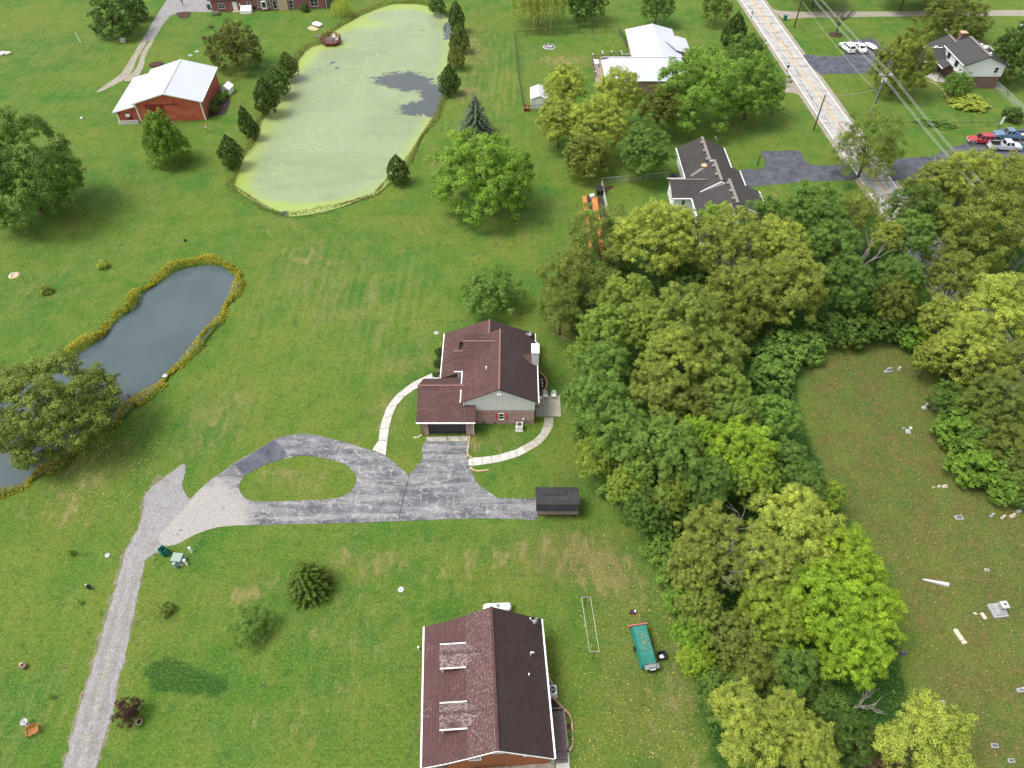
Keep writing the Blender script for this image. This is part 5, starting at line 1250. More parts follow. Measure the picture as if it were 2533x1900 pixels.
bar(MB(), (-6.45, -.45, 6.08), (-6.45, 15, 6.08), .3, .05).build('ridge_cap', 'white_metal_roof', b)
for a, c in (((-6.45, -.5, 5.92), (-13.4, -.5, 4.02)), ((-6.45, -.5, 5.92), (.5, -.5, 4.02)), ((-12.6, -.4, 3.6), (-17.6, -.4, 2.43))): bar(MB(), a, c, .1, .24).build('fascia', 'trim_white', b)
gutter(b, (.56, -.45, 4.08), (.56, 15, 4.08), 'trim_white', False, .18)
for x, hh_ in ((-.05, 4.0), (-12.85, 4.0), (-17.05, 2.4)): MB().box((x, -.06, hh_ / 2), (.26, .12, hh_)).build('corner_post', 'trim_white', b)
d = MB().box((-9.3, -.06, 1.75), (3.5, .1, 3.5)).build('barn_door', 'barn_door', b)
bar(MB(), (-11.2, -.09, 3.58), (-4.4, -.09, 3.58), .1, .14).build('door_track', 'barn_door', b)
for x in (-10.9, -7.7): MB().box((x, -.125, 1.75), (.16, .03, 3.4)).build('door_rail', 'barn_door', d)
MB().box((-14.9, .02, 1.1), (.9, .08, 2.1)).build('side_door', 'barn_door', b)
MB().box((-14.9, -.2, 1.7), (.75, .5, .5)).build('air_conditioner', 'plastic_white', b)
MB().prism([(-8.3, -.1), (-6.6, -.1), (-6.6, -1.4), (-8.3, -1.4)], -.05, .06).build('threshold_slab', 'concrete_tan', b)
pf = thing('picket_fence', 'short white picket fence in front of the barn lean-to', 'fence', (BA[0] + (-15.1) * math.cos(R(4.5)) + .7 * math.sin(R(4.5)), BA[1] - 15.1 * math.sin(R(4.5)) - .75, 0), R(4.5))
for z in (.3, .75): MB().box((0, 0, z), (3.9, .04, .08)).build('rail', 'trim_white', pf)
for k in range(12): MB().box((-1.85 + k * .336, -.03, .48), (.16, .03, .95)).build('picket', 'trim_white', pf)

# ---- white metal-roofed house
h = thing('metal_roof_house', 'pinkish brick house under a bright white metal roof', 'house', (31, 163, 0))
w = MB(); gable_wall(w, 27.6, 37.6, 161, 175.6, 0, 2.6, 32.8, 3.6); w.bb(36, 40, 163, 170.2, 0, 2.55); w.bb(20.4, 38.0, 149.4, 160.9, 0, 2.6); w.build('wall', 'brick_pink', h, True)
roof(h, [[(33.2, 156.5, 4.0), (27.1, 160.6, 2.75), (27.1, 176, 2.75), (33.2, 176, 4.0)], [(33.2, 156.5, 4.001), (38.1, 160.6, 2.75), (38.1, 176, 2.75), (33.2, 176, 4.001)],
         [(37.0, 162.4, 3.6), (40.5, 162.4, 2.7), (40.5, 170.8, 2.7), (38.2, 170.8, 3.3), (35.0, 167, 3.9)]], 'white_metal_roof')
roof(h, [[(21.7, 155.4, 5.0), (20.0, 159.3, 2.72), (20.0, 149.0, 2.72)], [(21.7, 155.4, 5.001), (20.01, 149.0, 2.72), (38.4, 149.0, 2.72), (36.5, 155.4, 5.001)], [(21.7, 155.4, 5.002), (36.5, 155.4, 5.002), (38.4, 161.0, 2.75), (20.01, 161.0, 2.75)]], 'white_metal_roof')
bar(MB(), (21.7, 155.4, 5.03), (36.5, 155.4, 5.03), .3, .05).build('ridge_cap', 'white_metal_roof', h, True); bar(MB(), (33.2, 160, 4.03), (33.2, 176, 4.03), .3, .05).build('ridge_cap', 'white_metal_roof', h, True)
gutter(h, (27.03, 161.0, 2.66), (27.03, 176, 2.66), 'trim_white', True, .2); gutter(h, (19.94, 149, 2.64), (19.94, 159.2, 2.64))
window(h, 27.6, 171.5, 1.6, .9, 1.1, '-x'); window(h, 27.6, 167.5, 1.4, 1.6, 1.3, '-x', cols=2); window(h, 20.4, 155.5, 1.4, 1.6, 1.9, '-x', cols=2)
deck = MB().bb(18.3, 20.3, 152.4, 164.2, .55, .72).build('deck', 'deck_tan', h, True)
for k in range(40): MB().bb(18.32, 20.28, 152.42 + k * .295, 152.42 + k * .295 + .275, .72, .755).build('deck_board', 'deck_tan', deck, True)
d2 = MB().bb(20.3, 27.3, 161.2, 165.4, .55, .74).build('deck', 'deck_tan', h, True)
bar(MB(), (18.35, 155.2, 1.7), (18.35, 164.1, 1.7), .1, .07).build('handrail', 'deck_wood', deck, True); bar(MB(), (18.35, 164.1, 1.7), (20.7, 164.3, 1.7), .1, .07).build('handrail', 'deck_wood', deck, True); bar(MB(), (20.7, 165.4, 1.7), (25.0, 165.4, 1.7), .1, .07).build('handrail', 'deck_wood', d2, True)
for x, y in ((18.35, 155.2), (18.35, 161.2), (18.35, 164.1), (20.7, 164.4), (20.7, 165.4), (22.8, 165.4), (25.0, 165.4), (25.1, 164.2)):
    p_ = MB().box((x, y, 1.25), (.16, .16, 1.2)).build('rail_post', 'deck_wood', deck, True); MB().lathe([(.05, 0), (.17, .1), (.17, .2), (.06, .3)], (x, y, 1.85), 8).build('post_lamp', 'plastic_white', p_, True)
for k in range(24): MB().box((18.35, 155.5 + k * .36, 1.2), (.05, .05, .95)).build('baluster', 'deck_wood', deck, True)
for k in range(9): MB().box((18.6 + k * .24, 164.12 + k * .02, 1.2), (.05, .05, .95)).build('baluster', 'deck_wood', deck, True)
for k in range(14): MB().box((20.95 + k * .29, 165.4, 1.2), (.05, .05, .95)).build('baluster', 'deck_wood', d2, True)
for k in range(3): MB().bb(18.3, 20.3, 152.1 - k * .3, 152.38 - k * .3, 0, .5 - k * .15).build('step', 'deck_tan', deck, True)
cb = thing('storage_box', 'white storage box on the tan deck of the white-roofed house', 'storage box', (18.95, 161.0, .76))
MB().box((0, 0, .4), (.8, 2.0, .8)).build('body', 'plastic_white', cb); MB().box((0, 0, .84), (.9, 2.1, .08)).build('lid', 'plastic_white', cb)
gr = thing('grill', 'dark grill on the deck beside the white-roofed house', 'grill', (26.2, 164.2, .75)); MB().box((0, 0, .5), (1.0, .5, .9)).build('body', 'metal_dark', gr); MB().cyl((-.5, 0, 1.0), (.5, 0, 1.0), .3, .3, 10).build('lid', 'metal_grey', gr)

# ---- small white shed by the fence
e = [P(1312.4, 269), P(1345, 269)]
s = thing('tool_shed', 'small white shed in the corner of the fenced yard', 'shed', (7.0, 155.0, 0)); x0, y0 = e[0].x + .1, e[0].y + .1
w = MB(); gable_wall(w, x0, x0 + 3.3, y0, y0 + 5.0, 0, 2.0, x0 + 1.65, 2.6); w.build('wall', 'siding_white', s, True)
roof(s, [[(x0 + 1.65, y0 - .15, 2.75), (x0 - .2, y0 - .15, 2.05), (x0 - .2, y0 + 5.2, 2.05), (x0 + 1.65, y0 + 5.2, 2.75)], [(x0 + 1.65, y0 - .15, 2.751), (x0 + 3.5, y0 - .15, 2.05), (x0 + 3.5, y0 + 5.2, 2.05), (x0 + 1.65, y0 + 5.2, 2.751)]], 'white_metal_roof', th=.08)
MB().box((x0 + 1.65, y0 - .03, 1.0), (1.4, .05, 1.9)).build('door', 'plastic_white', s, True)

# ---- grey-roofed house
h = thing('ranch_house', 'long white ranch house with a stepped dark grey-brown roof', 'house', (35, 109, 0))
w = MB(); gable_wall(w, 31.2, 39.2, 112.2, 121.4, 0, 2.6, 35.05, 4.8); gable_wall(w, 31.2, 40.4, 106.2, 113.4, 0, 2.6, 35.55, 5.3); gable_wall(w, 31.2, 42.4, 100.2, 107.0, 0, 2.6, 37.05, 5.1); gable_wall(w, 30.8, 41.0, 94.5, 100.2, 0, 2.6, 35.8, 4.9)
w.profile([(105.6, 0), (111.0, 0), (111.0, 2.6), (108.2, 4.3), (105.6, 2.6)], 27.9, 33.0, 'x'); w.build('wall', 'siding_white', h, True)
roof(h, [[(35.05, 112.5, 5.0), (30.75, 112.5, 2.7), (30.75, 121.8, 2.7), (35.05, 121.8, 5.0)], [(35.05, 112.5, 5.001), (39.6, 114.6, 2.7), (39.6, 121.8, 2.7), (35.05, 121.8, 5.001)],
         [(35.55, 106.4, 5.5), (30.8, 106.4, 2.72), (30.8, 112.9, 2.72), (35.55, 112.9, 5.5)], [(35.55, 106.4, 5.501), (40.85, 109.2, 2.68), (40.85, 113.9, 2.68), (35.55, 112.9, 5.501)],
         [(37.05, 100.1, 5.25), (30.85, 100.1, 2.66), (30.85, 107.2, 2.66), (37.05, 107.2, 5.25)], [(37.05, 100.1, 5.251), (42.85, 100.1, 2.66), (42.85, 107.4, 2.66), (37.05, 107.2, 5.251)],
         [(35.8, 94.2, 5.1), (30.5, 94.2, 2.6), (30.5, 100.05, 2.6), (35.8, 100.05, 5.1)], [(35.8, 94.2, 5.101), (41.2, 94.2, 2.6), (41.2, 100.05, 2.6), (35.8, 100.05, 5.101)],
         [(27.2, 108.2, 4.5), (27.5, 105.2, 2.71), (31.5, 105.2, 2.71), (33.6, 108.2, 4.5)], [(27.2, 108.2, 4.501), (33.6, 108.2, 4.501), (31.5, 111.4, 2.71), (27.5, 111.4, 2.71)]], 'roof_grey_brown')
for x, y0_, y1_, z in ((35.05, 112.6, 121.8, 4.98), (35.55, 106.4, 112.9, 5.48), (37.05, 100.1, 107.2, 5.23), (35.8, 94.2, 100.05, 5.08)): ridge(h, (x, y0_, z), (x, y1_, z), 'ridge_grey', True, .5)
ridge(h, (27.2, 108.2, 4.48), (33.5, 108.2, 4.48), 'ridge_grey')
for a, c in (((30.68, 111.6, 2.64), (30.68, 121.8, 2.64)), ((39.67, 114.8, 2.64), (39.67, 121.8, 2.64)), ((40.92, 109.2, 2.62), (40.92, 113.9, 2.62)), ((42.92, 103, 2.6), (42.92, 107.4, 2.6)), ((27.5, 105.13, 2.65), (30.8, 105.13, 2.65)), ((30.78, 100.1, 2.6), (30.78, 105.1, 2.6)), ((27.45, 111.46, 2.65), (30.7, 111.46, 2.65))): gutter(h, a, c, 'trim_white', True, .18)
for x, y, z in ((34.65, 119.6, 4.85), (34.65, 116.8, 4.85), (34.65, 114.0, 4.85), (35.1, 111.0, 5.3), (35.1, 108.3, 5.3), (36.6, 105.9, 5.1), (36.6, 103.6, 5.1), (36.6, 101.3, 5.1), (35.4, 98.3, 4.95)):
    MB().box((x, y, z + .12), (.5, .5, .2)).box((x, y, z + .25), (.6, .62, .06)).build('roof_vent', 'ridge_grey', h, True)
MB().lathe([(.3, 0), (.62, .12), (.62, .22), (.1, .3)], (33.9, 112.4, 4.55), 14).build('turbine_vent', 'stone_tan', h, True)
bar(MB(), (31.6, 111.3, 3.3), (34.2, 112.2, 4.75), .5, .05).build('flashing', 'ridge_grey', h, True)
for y, z in ((109.4, 1.5), (107.0, 1.5), (108.2, 3.2)): window(h, 27.9, y, z, .7, .9, '-x')
window(h, 29.6, 105.6, 1.6, .7, 1.1, '-y')
MB().slab([(37.6, 100.0, 4.85), (42.7, 100.0, 2.6), (42.7, 99.9, 2.4), (37.2, 99.9, 4.75)], .04).build('gable_trim', 'trim_white', h, True)
wt = thing('water_heater_tank', 'white cylindrical tank with a blue lid beside the ranch house', 'tank', (30.2, 112.6, 0)); MB().lathe([(.5, 0), (.55, .1), (.55, 1.0), (.4, 1.15)], (0, 0, 0), 14).build('body', 'plastic_white', wt); plain('plastic_blue', (.05, .10, .32), .4); MB().lathe([(.3, 0), (.28, .18), (.1, .24)], (0, 0, 1.15), 12).build('lid', 'plastic_blue', wt)
wb = thing('trash_bin', 'black trash bin on a wooden step beside the ranch house', 'trash bin', (29.5, 114.6, .2)); MB().box((0, 0, .6), (.75, .85, 1.2), taper=1.15).build('body', 'metal_dark', wb); MB().box((0, 0, 1.26), (.95, 1.05, .1)).build('lid', 'metal_dark', wb)
tag(MB().bb(28.6, 30.4, 113.7, 115.4, -.05, .2).build('wooden_step', 'deck_tan'), 'wooden platform under the black bin of the ranch house', 'platform')

# ---- split-level white house across the road
h = thing('split_level_house', 'split-level white and brick house with a grey roof across the road', 'house', (100, 156, 0))
MB().bb(96.4, 105.0, 151.5, 160.9, 0, 2.6).build('brick_wall', 'brick_brown', h, True)
w = MB(); gable_wall(w, 96.3, 105.1, 151.42, 160.98, 2.6, 5.15, 100.65, 6.85); w.build('upper_wall', 'siding_white', h, True)
roof(h, [[(100.65, 151.1, 7.05), (95.9, 151.1, 5.1), (95.9, 161.2, 5.1), (100.65, 161.2, 7.05)], [(100.65, 151.1, 7.051), (105.5, 151.1, 5.1), (105.5, 161.2, 5.1), (100.65, 161.2, 7.051)],
         [(90.5, 161.4, 4.55), (90.5, 158.4, 2.75), (96.28, 158.4, 2.75), (96.28, 161.4, 4.55)], [(90.5, 161.4, 4.551), (96.28, 161.4, 4.551), (96.28, 167.0, 2.75), (90.5, 167.0, 2.75)],
         [(99.4, 161.3, 5.0), (95.0, 161.3, 2.75), (95.0, 167.4, 2.75), (99.4, 167.4, 5.0)], [(99.4, 161.3, 5.001), (104.0, 161.3, 2.75), (104.0, 167.4, 2.75), (99.4, 167.4, 5.001)],
         [(95.2, 158.35, 3.55), (94.0, 158.35, 2.75), (94.0, 154.9, 2.75), (95.2, 154.9, 3.55)], [(95.2, 158.35, 3.551), (95.2, 154.9, 3.551), (96.28, 154.9, 3.0), (96.28, 158.35, 3.0)]], 'roof_grey')
w = MB(); w.bb(90.9, 96.3, 159.2, 166.6, 0, 2.7); w.bb(96.3, 103.6, 161.0, 167.0, 0, 2.7); w.build('low_wall', 'brick_brown', h, True)
ridge(h, (100.65, 151.1, 7.03), (100.65, 161.2, 7.03), 'ridge_grey', True, .6); ridge(h, (99.4, 161.4, 4.98), (99.4, 167.4, 4.98), 'ridge_grey', True, .6); ridge(h, (90.5, 161.4, 4.53), (95.8, 161.4, 4.53), 'trim_white')
gutter(h, (95.83, 151.1, 5.05), (95.83, 161.2, 5.05)); gutter(h, (90.5, 158.33, 2.7), (94, 158.33, 2.7)); gutter(h, (93.93, 154.9, 2.7), (93.93, 158.3, 2.7)); gutter(h, (105.57, 151.1, 5.05), (105.57, 161.2, 5.05))
for a, c in (((100.65, 151.05, 6.93), (95.9, 151.05, 4.98)), ((100.65, 151.05, 6.93), (105.5, 151.05, 4.98))): bar(MB(), a, c, .06, .2).build('fascia', 'trim_dark', h, True)
window(h, 103.4, 151.42, 4.0, 1.0, 1.3, '-y', 'trim_white'); window(h, 96.3, 158.6, 4.0, 1.3, 1.1, '-x', 'trim_dark', 2); window(h, 96.3, 154.6, 4.0, 1.3, 1.1, '-x', 'trim_dark', 2)
for x, y in ((94.1, 155.0), (94.1, 157.8)): MB().box((x, y, 1.35), (.12, .12, 2.7)).build('porch_post', 'trim_dark', h, True)
MB().box((96.36, 153.0, 1.1), (.08, .9, 2.1)).build('door', 'trim_white', h, True)
MB().prism([(91.5, 159.1), (96.2, 159.1), (96.2, 154.0), (93.4, 154.4)], -.05, .14).build('porch_floor', 'concrete_tan', h, True)
c_ = MB().bb(100.2, 101.3, 163.8, 164.9, 2.7, 6.6).build('chimney', 'brick_brown', h, True); MB().bb(100.05, 101.45, 163.65, 165.05, 6.6, 6.75).build('chimney_cap', 'stone_tan', c_, True)
for x, y, z in ((101.6, 157.5, 6.75), (101.5, 155.6, 6.75), (101.5, 153.0, 6.75), (92.0, 161.5, 4.6), (94.3, 161.5, 4.6)): MB().box((x, y, z + .1), (.45, .45, .22)).build('roof_vent', 'plastic_white', h, True)
MB().box((102.1, 156.6, 6.75), (.9, .9, .35), taper=.7).build('skylight', 'plastic_white', h, True)
MB().bb(104.6, 107.4, 158.6, 163.5, 0, 2.6).build('rear_addition', 'brick_brown', h, True); roof(h, [[(104.4, 158.4, 2.9), (107.6, 158.4, 2.7), (107.6, 163.7, 2.7), (104.4, 163.7, 2.9)]], 'roof_grey')
pts = [P(2250 + a * .12794, 60 + b_ * .12794) for a, b_ in ((230,1105),(330,1110),(440,1130),(530,1170),(600,1240),(660,1310),(690,1370),(720,1420),(790,1455),(880,1460),(960,1440),(1030,1405))]
ed = thing('garden_edging', 'curving pale stone edging in front of the split-level house', 'edging', (pts[0].x, pts[0].y, 0))
for a, c in zip(pts, pts[1:]):
    for k in range(3):
        p0 = a.lerp(c, k / 3 + .02); p1 = a.lerp(c, (k + 1) / 3 - .02); m_ = (p0 + p1) / 2
        MB().box((m_.x, m_.y, .1), ((p1 - p0).length, .2, .2), math.atan2(p1.y - p0.y, p1.x - p0.x)).build('block', 'stone_tan', ed, True)

# ---- red brick house cut off by the top edge
TH = (-77.06, 193.9, 0)
h = thing('long_brick_house', 'long red brick house with a stone chimney cut off by the top edge', 'house', TH, R(5.3))
MB().bb(0, 28.6, 0, 9, 0, 2.9).build('wall', 'brick_red', h); MB().bb(28.6, 29.4, .8, 8, 0, 2.8).build('end_wall', 'brick_brown', h)
roof(h, [[(-.5, -.6, 2.9), (29.2, -.6, 2.9), (29.2, 4.5, 5.3), (-.5, 4.5, 5.3)], [(-.5, 4.5, 5.301), (29.2, 4.5, 5.301), (29.2, 9.6, 2.9), (-.5, 9.6, 2.9)]], 'roof_grey_brown', False)
sx = lambda zx: (P(500 + zx * .16275, 20).x - P(527, 20).x) * 1.0 / math.cos(R(5.3)) * .985
for zx, w_, hh_, zc_, cl_ in ((315, 1.5, 1.25, 1.35, 2), (730, .8, 1.1, 1.75, 1), (880, .6, 1.6, 1.5, 1), (1030, .6, 1.6, 1.5, 1), (1110, 1.0, 1.9, 1.2, 1), (1355, 1.0, 1.9, 1.2, 1), (1700, 2.0, 1.7, 1.35, 2)): window(h, sx(zx), 0, zc_, w_, hh_, '-y', 'trim_white', cl_, 2, False)
MB().box((sx(955), -.35, 1.4), (1.3, .7, 2.0)).build('bay', 'trim_white', h); window(h, sx(955), -.7, 1.5, 1.1, 1.5, '-y', 'trim_white', 1, 1, False)
d = MB().box((sx(515), -.05, 1.1), (1.1, .1, 2.2)).build('door', 'trim_white', h); MB().box((sx(515), -.12, 1.3), (.7, .04, 1.3)).build('storm_pane', 'plastic_white', d)
MB().box((sx(1235), -.3, 1.9), (2.5, .6, 3.8)).box((sx(1235), -.3, 4.6), (1.7, .6, 1.8)).build('chimney', 'stone_chimney', h)
MB().box((sx(1880), -.1, 1.45), (.12, .12, 2.9)).build('downspout', 'trim_white', h); MB().box((sx(590), -.1, 1.5), (.35, .2, .5)).build('meter_box', 'plastic_white', h)
MB().prism([(sx(470), -.02), (sx(590), -.02), (sx(590), -1.2), (sx(470), -1.2)], -.05, .2).build('door_step', 'sand', h)

# ================================================================== VEHICLES
def paint(name, c, metal=.0, rough=.25):
    t = NT(name); return t.done(t.bsdf(t.mix(t.ramp(t.noise(t.pos(), 2, 3), .4, .7, 0, .25), c, tuple(x * .8 for x in c)), rough, None, .5, metal, **{'Coat Weight': .4}))
paint('car_white', (.78, .79, .79)); paint('car_red', (.36, .028, .036)); paint('car_blue', (.115, .20, .29)); paint('car_silver', (.55, .56, .60)); paint('car_black', (.018, .018, .021)); paint('car_trim', (.40, .38, .34), rough=.6)
plain('tyre', (.016, .016, .017), .85); plain('rim', (.42, .42, .43), .35, .05, 3, .7); plain('lamp_red', (.40, .02, .02), .3); plain('lamp_clear', (.6, .58, .5), .2); plain('bed_liner', (.03, .03, .032), .8)
plain('bin_green', (.008, .115, .085), .5, .15); plain('bin_teal', (.02, .22, .20), .5, .1); plain('tarp_green', (.02, .175, .135), .6, .15, 2, bump=.3)
plain('box_green', (.215, .30, .27), .5, .08); plain('pole_wood', (.10, .082, .066), .9, .25, 6); plain('pole_dark', (.045, .038, .034), .9, .2); plain('wire', (.42, .44, .42), .5, .05); plain('granite', (.36, .365, .38), .7, .15, 6, bump=.3); plain('marble', (.50, .49, .47), .7, .12, 6, bump=.2); plain('granite_dark', (.10, .10, .11), .4, .2, 8); plain('sandstone', (.52, .44, .35), .85, .15, 5, bump=.3)
def ring(x, hw, z0, z1, ch=.12):
    c = min(ch, (z1 - z0) * .4, hw * .4)
    return [(x, -hw + c * .6, z0), (x, -hw, z0 + c), (x, -hw, z1 - c), (x, -hw + c * 1.3, z1), (x, hw - c * 1.3, z1), (x, hw, z1 - c), (x, hw, z0 + c), (x, hw - c * .6, z0)]
def loft(st, ch=.12):
    mb = MB(); n = 8
    for s_ in st: mb.v += [tuple(p) for p in ring(*s_, ch)]
    for i in range(len(st) - 1):
        for k in range(n): mb.f.append((i * n + k, (i + 1) * n + k, (i + 1) * n + (k + 1) % n, i * n + (k + 1) % n))
    mb.f.append(tuple(range(n))); mb.f.append(tuple(range((len(st) - 1) * n + n - 1, (len(st) - 1) * n - 1, -1)))
    return mb
def vehicle(label, cat, x, y, rz, paint_, kind, L=4.6, W_=1.85, trim=None, name='parked_car'):
    o = thing(name, label, cat, (x, y, .02), rz)
    hw = W_ / 2; f = L / 2
    if kind == 'suv': hood, belt, top = 1.05, 1.12, 1.75; cab = (-.48 * L, .17 * L, -.44 * L, .06 * L)
    elif kind == 'sedan': hood, belt, top = .86, .95, 1.42; cab = (-.36 * L, .2 * L, -.22 * L, .05 * L)
    elif kind == 'truck': hood, belt, top = 1.12, 1.18, 1.82; cab = (-.1 * L, .24 * L, -.07 * L, .14 * L)
    else: hood, belt, top = 1.1, 1.15, 1.85; cab = (-.47 * L, .18 * L, -.46 * L, .12 * L)
    st = [(-f, hw * .86, .45, belt * .86), (-f + .12, hw * .95, .32, belt * .97), (-.3 * L, hw, .3, belt), (cab[1] - .1, hw, .3, belt), (cab[1] + .15, hw * .99, .3, hood + .02), (f - .5, hw * .96, .32, hood * .96), (f - .1, hw * .88, .38, hood * .86), (f, hw * .78, .45, hood * .74)]
    if kind == 'truck':
        bx0, bx1 = -f, cab[0] - .03
        st = [(bx1, hw, .35, belt)] + st[3:]
        bed = MB(); bed.bb(bx0 + .05, bx1, -hw + .02, hw - .02, .42, .6)
        for sg in (-1, 1): bed.bb(bx0, bx1, sg * hw - .09 if sg > 0 else -hw, hw if sg > 0 else -hw + .09, .45, belt)
        bed.bb(bx0 - .02, bx0 + .06, -hw + .1, hw - .1, .5, belt - .03).build('tailgate' if False else 'cargo_bed', paint_, o)
        MB().bb(bx0 + .08, bx1 - .02, -hw + .11, hw - .11, .6, .64).build('bed_floor', 'bed_liner', o)
        for sg in (-1, 1): MB().bb(bx0 + .07, bx1 - .02, sg * (hw - .1) - .008, sg * (hw - .1) + .008, .62, belt - .02).build('bed_liner', 'bed_liner', o)
    loft(st).build('body', paint_, o)
    # cabin
    x0, x1, t0, t1 = cab; tw = hw * .8; bw = hw * .97
    lo = [(x0, -bw, belt - .03), (x1, -bw, belt - .03), (x1, bw, belt - .03), (x0, bw, belt - .03)]
    hi = [(t0, -tw, top), (t1, -tw, top), (t1, tw, top), (t0, tw, top)]
    cb = MB(); cb.add(lo + hi, [(3, 2, 1, 0), (4, 5, 6, 7), (0, 1, 5, 4), (1, 2, 6, 5), (2, 3, 7, 6), (3, 0, 4, 7)]); cab_o = cb.build('cabin', paint_, o)
    def pane(a, b, c, d, m, off):
        a, b, c, d = map(Vector, (a, b, c, d)); ce = (a + b + c + d) / 4; nn = (b - a).cross(d - a).normalized()
        if nn.dot(ce - Vector(((x0 + x1) / 2, 0, (belt + top) / 2))) < 0: nn = -nn
        vs = [ce + (v - ce) * m + nn * off for v in (a, b, c, d)]
        return MB().add(vs + [v - nn * .02 for v in vs], [(0, 1, 2, 3), (7, 6, 5, 4), (0, 4, 5, 1), (1, 5, 6, 2), (2, 6, 7, 3), (3, 7, 4, 0)])
    pane(lo[1], lo[2], hi[2], hi[1], .86, .012).build('windshield', 'window_glass', cab_o); pane(lo[3], lo[0], hi[0], hi[3], .8, .012).build('rear_window', 'window_glass', cab_o)
    for s0, s1, h0, h1 in ((lo[0], lo[1], hi[0], hi[1]), (lo[3], lo[2], hi[3], hi[2])):
        nw = 3 if kind in ('suv', 'jeep') else 2
        for k in range(nw):
            a = Vector(s0).lerp(Vector(s1), k / nw + .02); b_ = Vector(s0).lerp(Vector(s1), (k + 1) / nw - .02); c = Vector(h0).lerp(Vector(h1), (k + 1) / nw - .02); d = Vector(h0).lerp(Vector(h1), k / nw + .02)
            pane(a, b_, c, d, .78, .012).build('side_window', 'window_glass', cab_o)
    for wx_ in (-.31 * L, .31 * L):
        for sg in (-1, 1):
            ty = MB().cyl((wx_, sg * (hw - .24), .36), (wx_, sg * (hw + .01), .36), .36, .36, 16).build('tyre', 'tyre', o)
            MB().cyl((wx_, sg * (hw + .011), .36), (wx_, sg * (hw + .03), .36), .21, .19, 12).build('rim', 'rim', ty)
    for sg in (-1, 1):
        MB().box((f - .06, sg * hw * .62, hood * .74), (.12, .34, .16)).build('headlight', 'lamp_clear', o)
        MB().box((-f + .02, sg * hw * .78, belt * .74), (.1, .18, .3)).build('tail_light', 'lamp_red', o)
        MB().box((cab[1] - .25, sg * (hw + .1), belt + .06), (.12, .2, .14)).build('mirror', trim or paint_, o)
    for xx in (-f - .02, f - .02): MB().box((xx, 0, .46), (.18, W_ * .86, .2)).build('bumper', trim or paint_, o)
    if trim == 'car_trim':
        for wx_ in (-.31 * L, .31 * L):
            for sg in (-1, 1): MB().cyl((wx_, sg * (hw - .05), .42), (wx_, sg * (hw + .005), .42), .47, .47, 14).build('wheel_arch', trim, o)
    return o
vehicle('white sport utility car parked left of the white sedan', 'car', 78.9, 170.9, R(102), 'car_white', 'suv', 4.7)
vehicle('white sedan parked between the sport utility car and the boat', 'car', 81.9, 171.1, R(94), 'car_white', 'sedan', 4.9)
vehicle('black open-topped off-road car half hidden by the yellow-green tree', 'car', 86.2, 166.2, R(12), 'car_black', 'jeep', 4.2, 1.85)
r_ = vehicle('red sport utility car with grey trim on the eastern drive', 'car', 91.6, 128.6, R(174), 'car_red', 'suv', 4.5, 1.85, 'car_trim')
MB().box((.35, 0, 1.757), (.6, .75, .03)).build('sunroof', 'window_glass', r_)
t_ = vehicle('blue pickup truck behind the red car on the eastern drive', 'pickup', 98.2, 130.4, R(172), 'car_blue', 'truck', 5.7, 1.95, None, 'pickup_truck')
cg = thing('cargo_bundle', 'blue bundle and pale board in the bed of the blue pickup', 'cargo', (99.6, 130.2, .68)); MB().box((0, 0, .25), (.6, .8, .5), .3).build('bundle', 'plastic_blue', cg); MB().box((.9, .1, .08), (1.2, 1.1, .1), .1).build('board', 'concrete', cg)
vehicle('silver pickup truck nearest the wood on the eastern drive', 'pickup', 95.3, 126.1, R(-4), 'car_silver', 'truck', 5.8, 1.98, None, 'pickup_truck')
# boat on its trailer and the upright trailer ramp
bo = thing('small_boat', 'white upturned boat beside the white sedan', 'boat', (84.9, 172.0, .5), R(112))
mb = MB(); st = [(-1.9, .55, .1), (-1.2, .72, .42), (0, .75, .5), (1.2, .6, .42), (1.9, .25, .15)]
for x_, w_, h_ in st:
    for k in range(9):
        a = math.pi * k / 8; mb.v.append((x_, w_ * math.cos(a), h_ * math.sin(a)))
for i in range(4):
    for k in range(8): mb.f.append((i * 9 + k, i * 9 + k + 1, (i + 1) * 9 + k + 1, (i + 1) * 9 + k))
mb.f.append(tuple(range(8, -1, -1))); mb.f.append(tuple(range(36, 45)))
mb.build('hull', 'plastic_white', bo, smooth_=True); MB().box((0, 0, -.1), (3.4, .9, .1)).build('cradle', 'metal_dark', bo)
for sg in (-1, 1): MB().cyl((0, sg * .62, -.22), (0, sg * .8, -.22), .28, .28, 12).build('tyre', 'tyre', bo)
rp = thing('trailer_ramp', 'upright brown mesh trailer ramp behind the white sedan', 'trailer ramp', (85.1, 174.6, 0))
for z in (.25, 1.6): MB().box((0, 0, z), (2.0, .07, .07)).build('frame_bar', 'deck_wood', rp)
for k in range(7): MB().box((-1 + k * .333, 0, .9), (.06, .07, 1.4)).build('slat', 'deck_wood', rp)

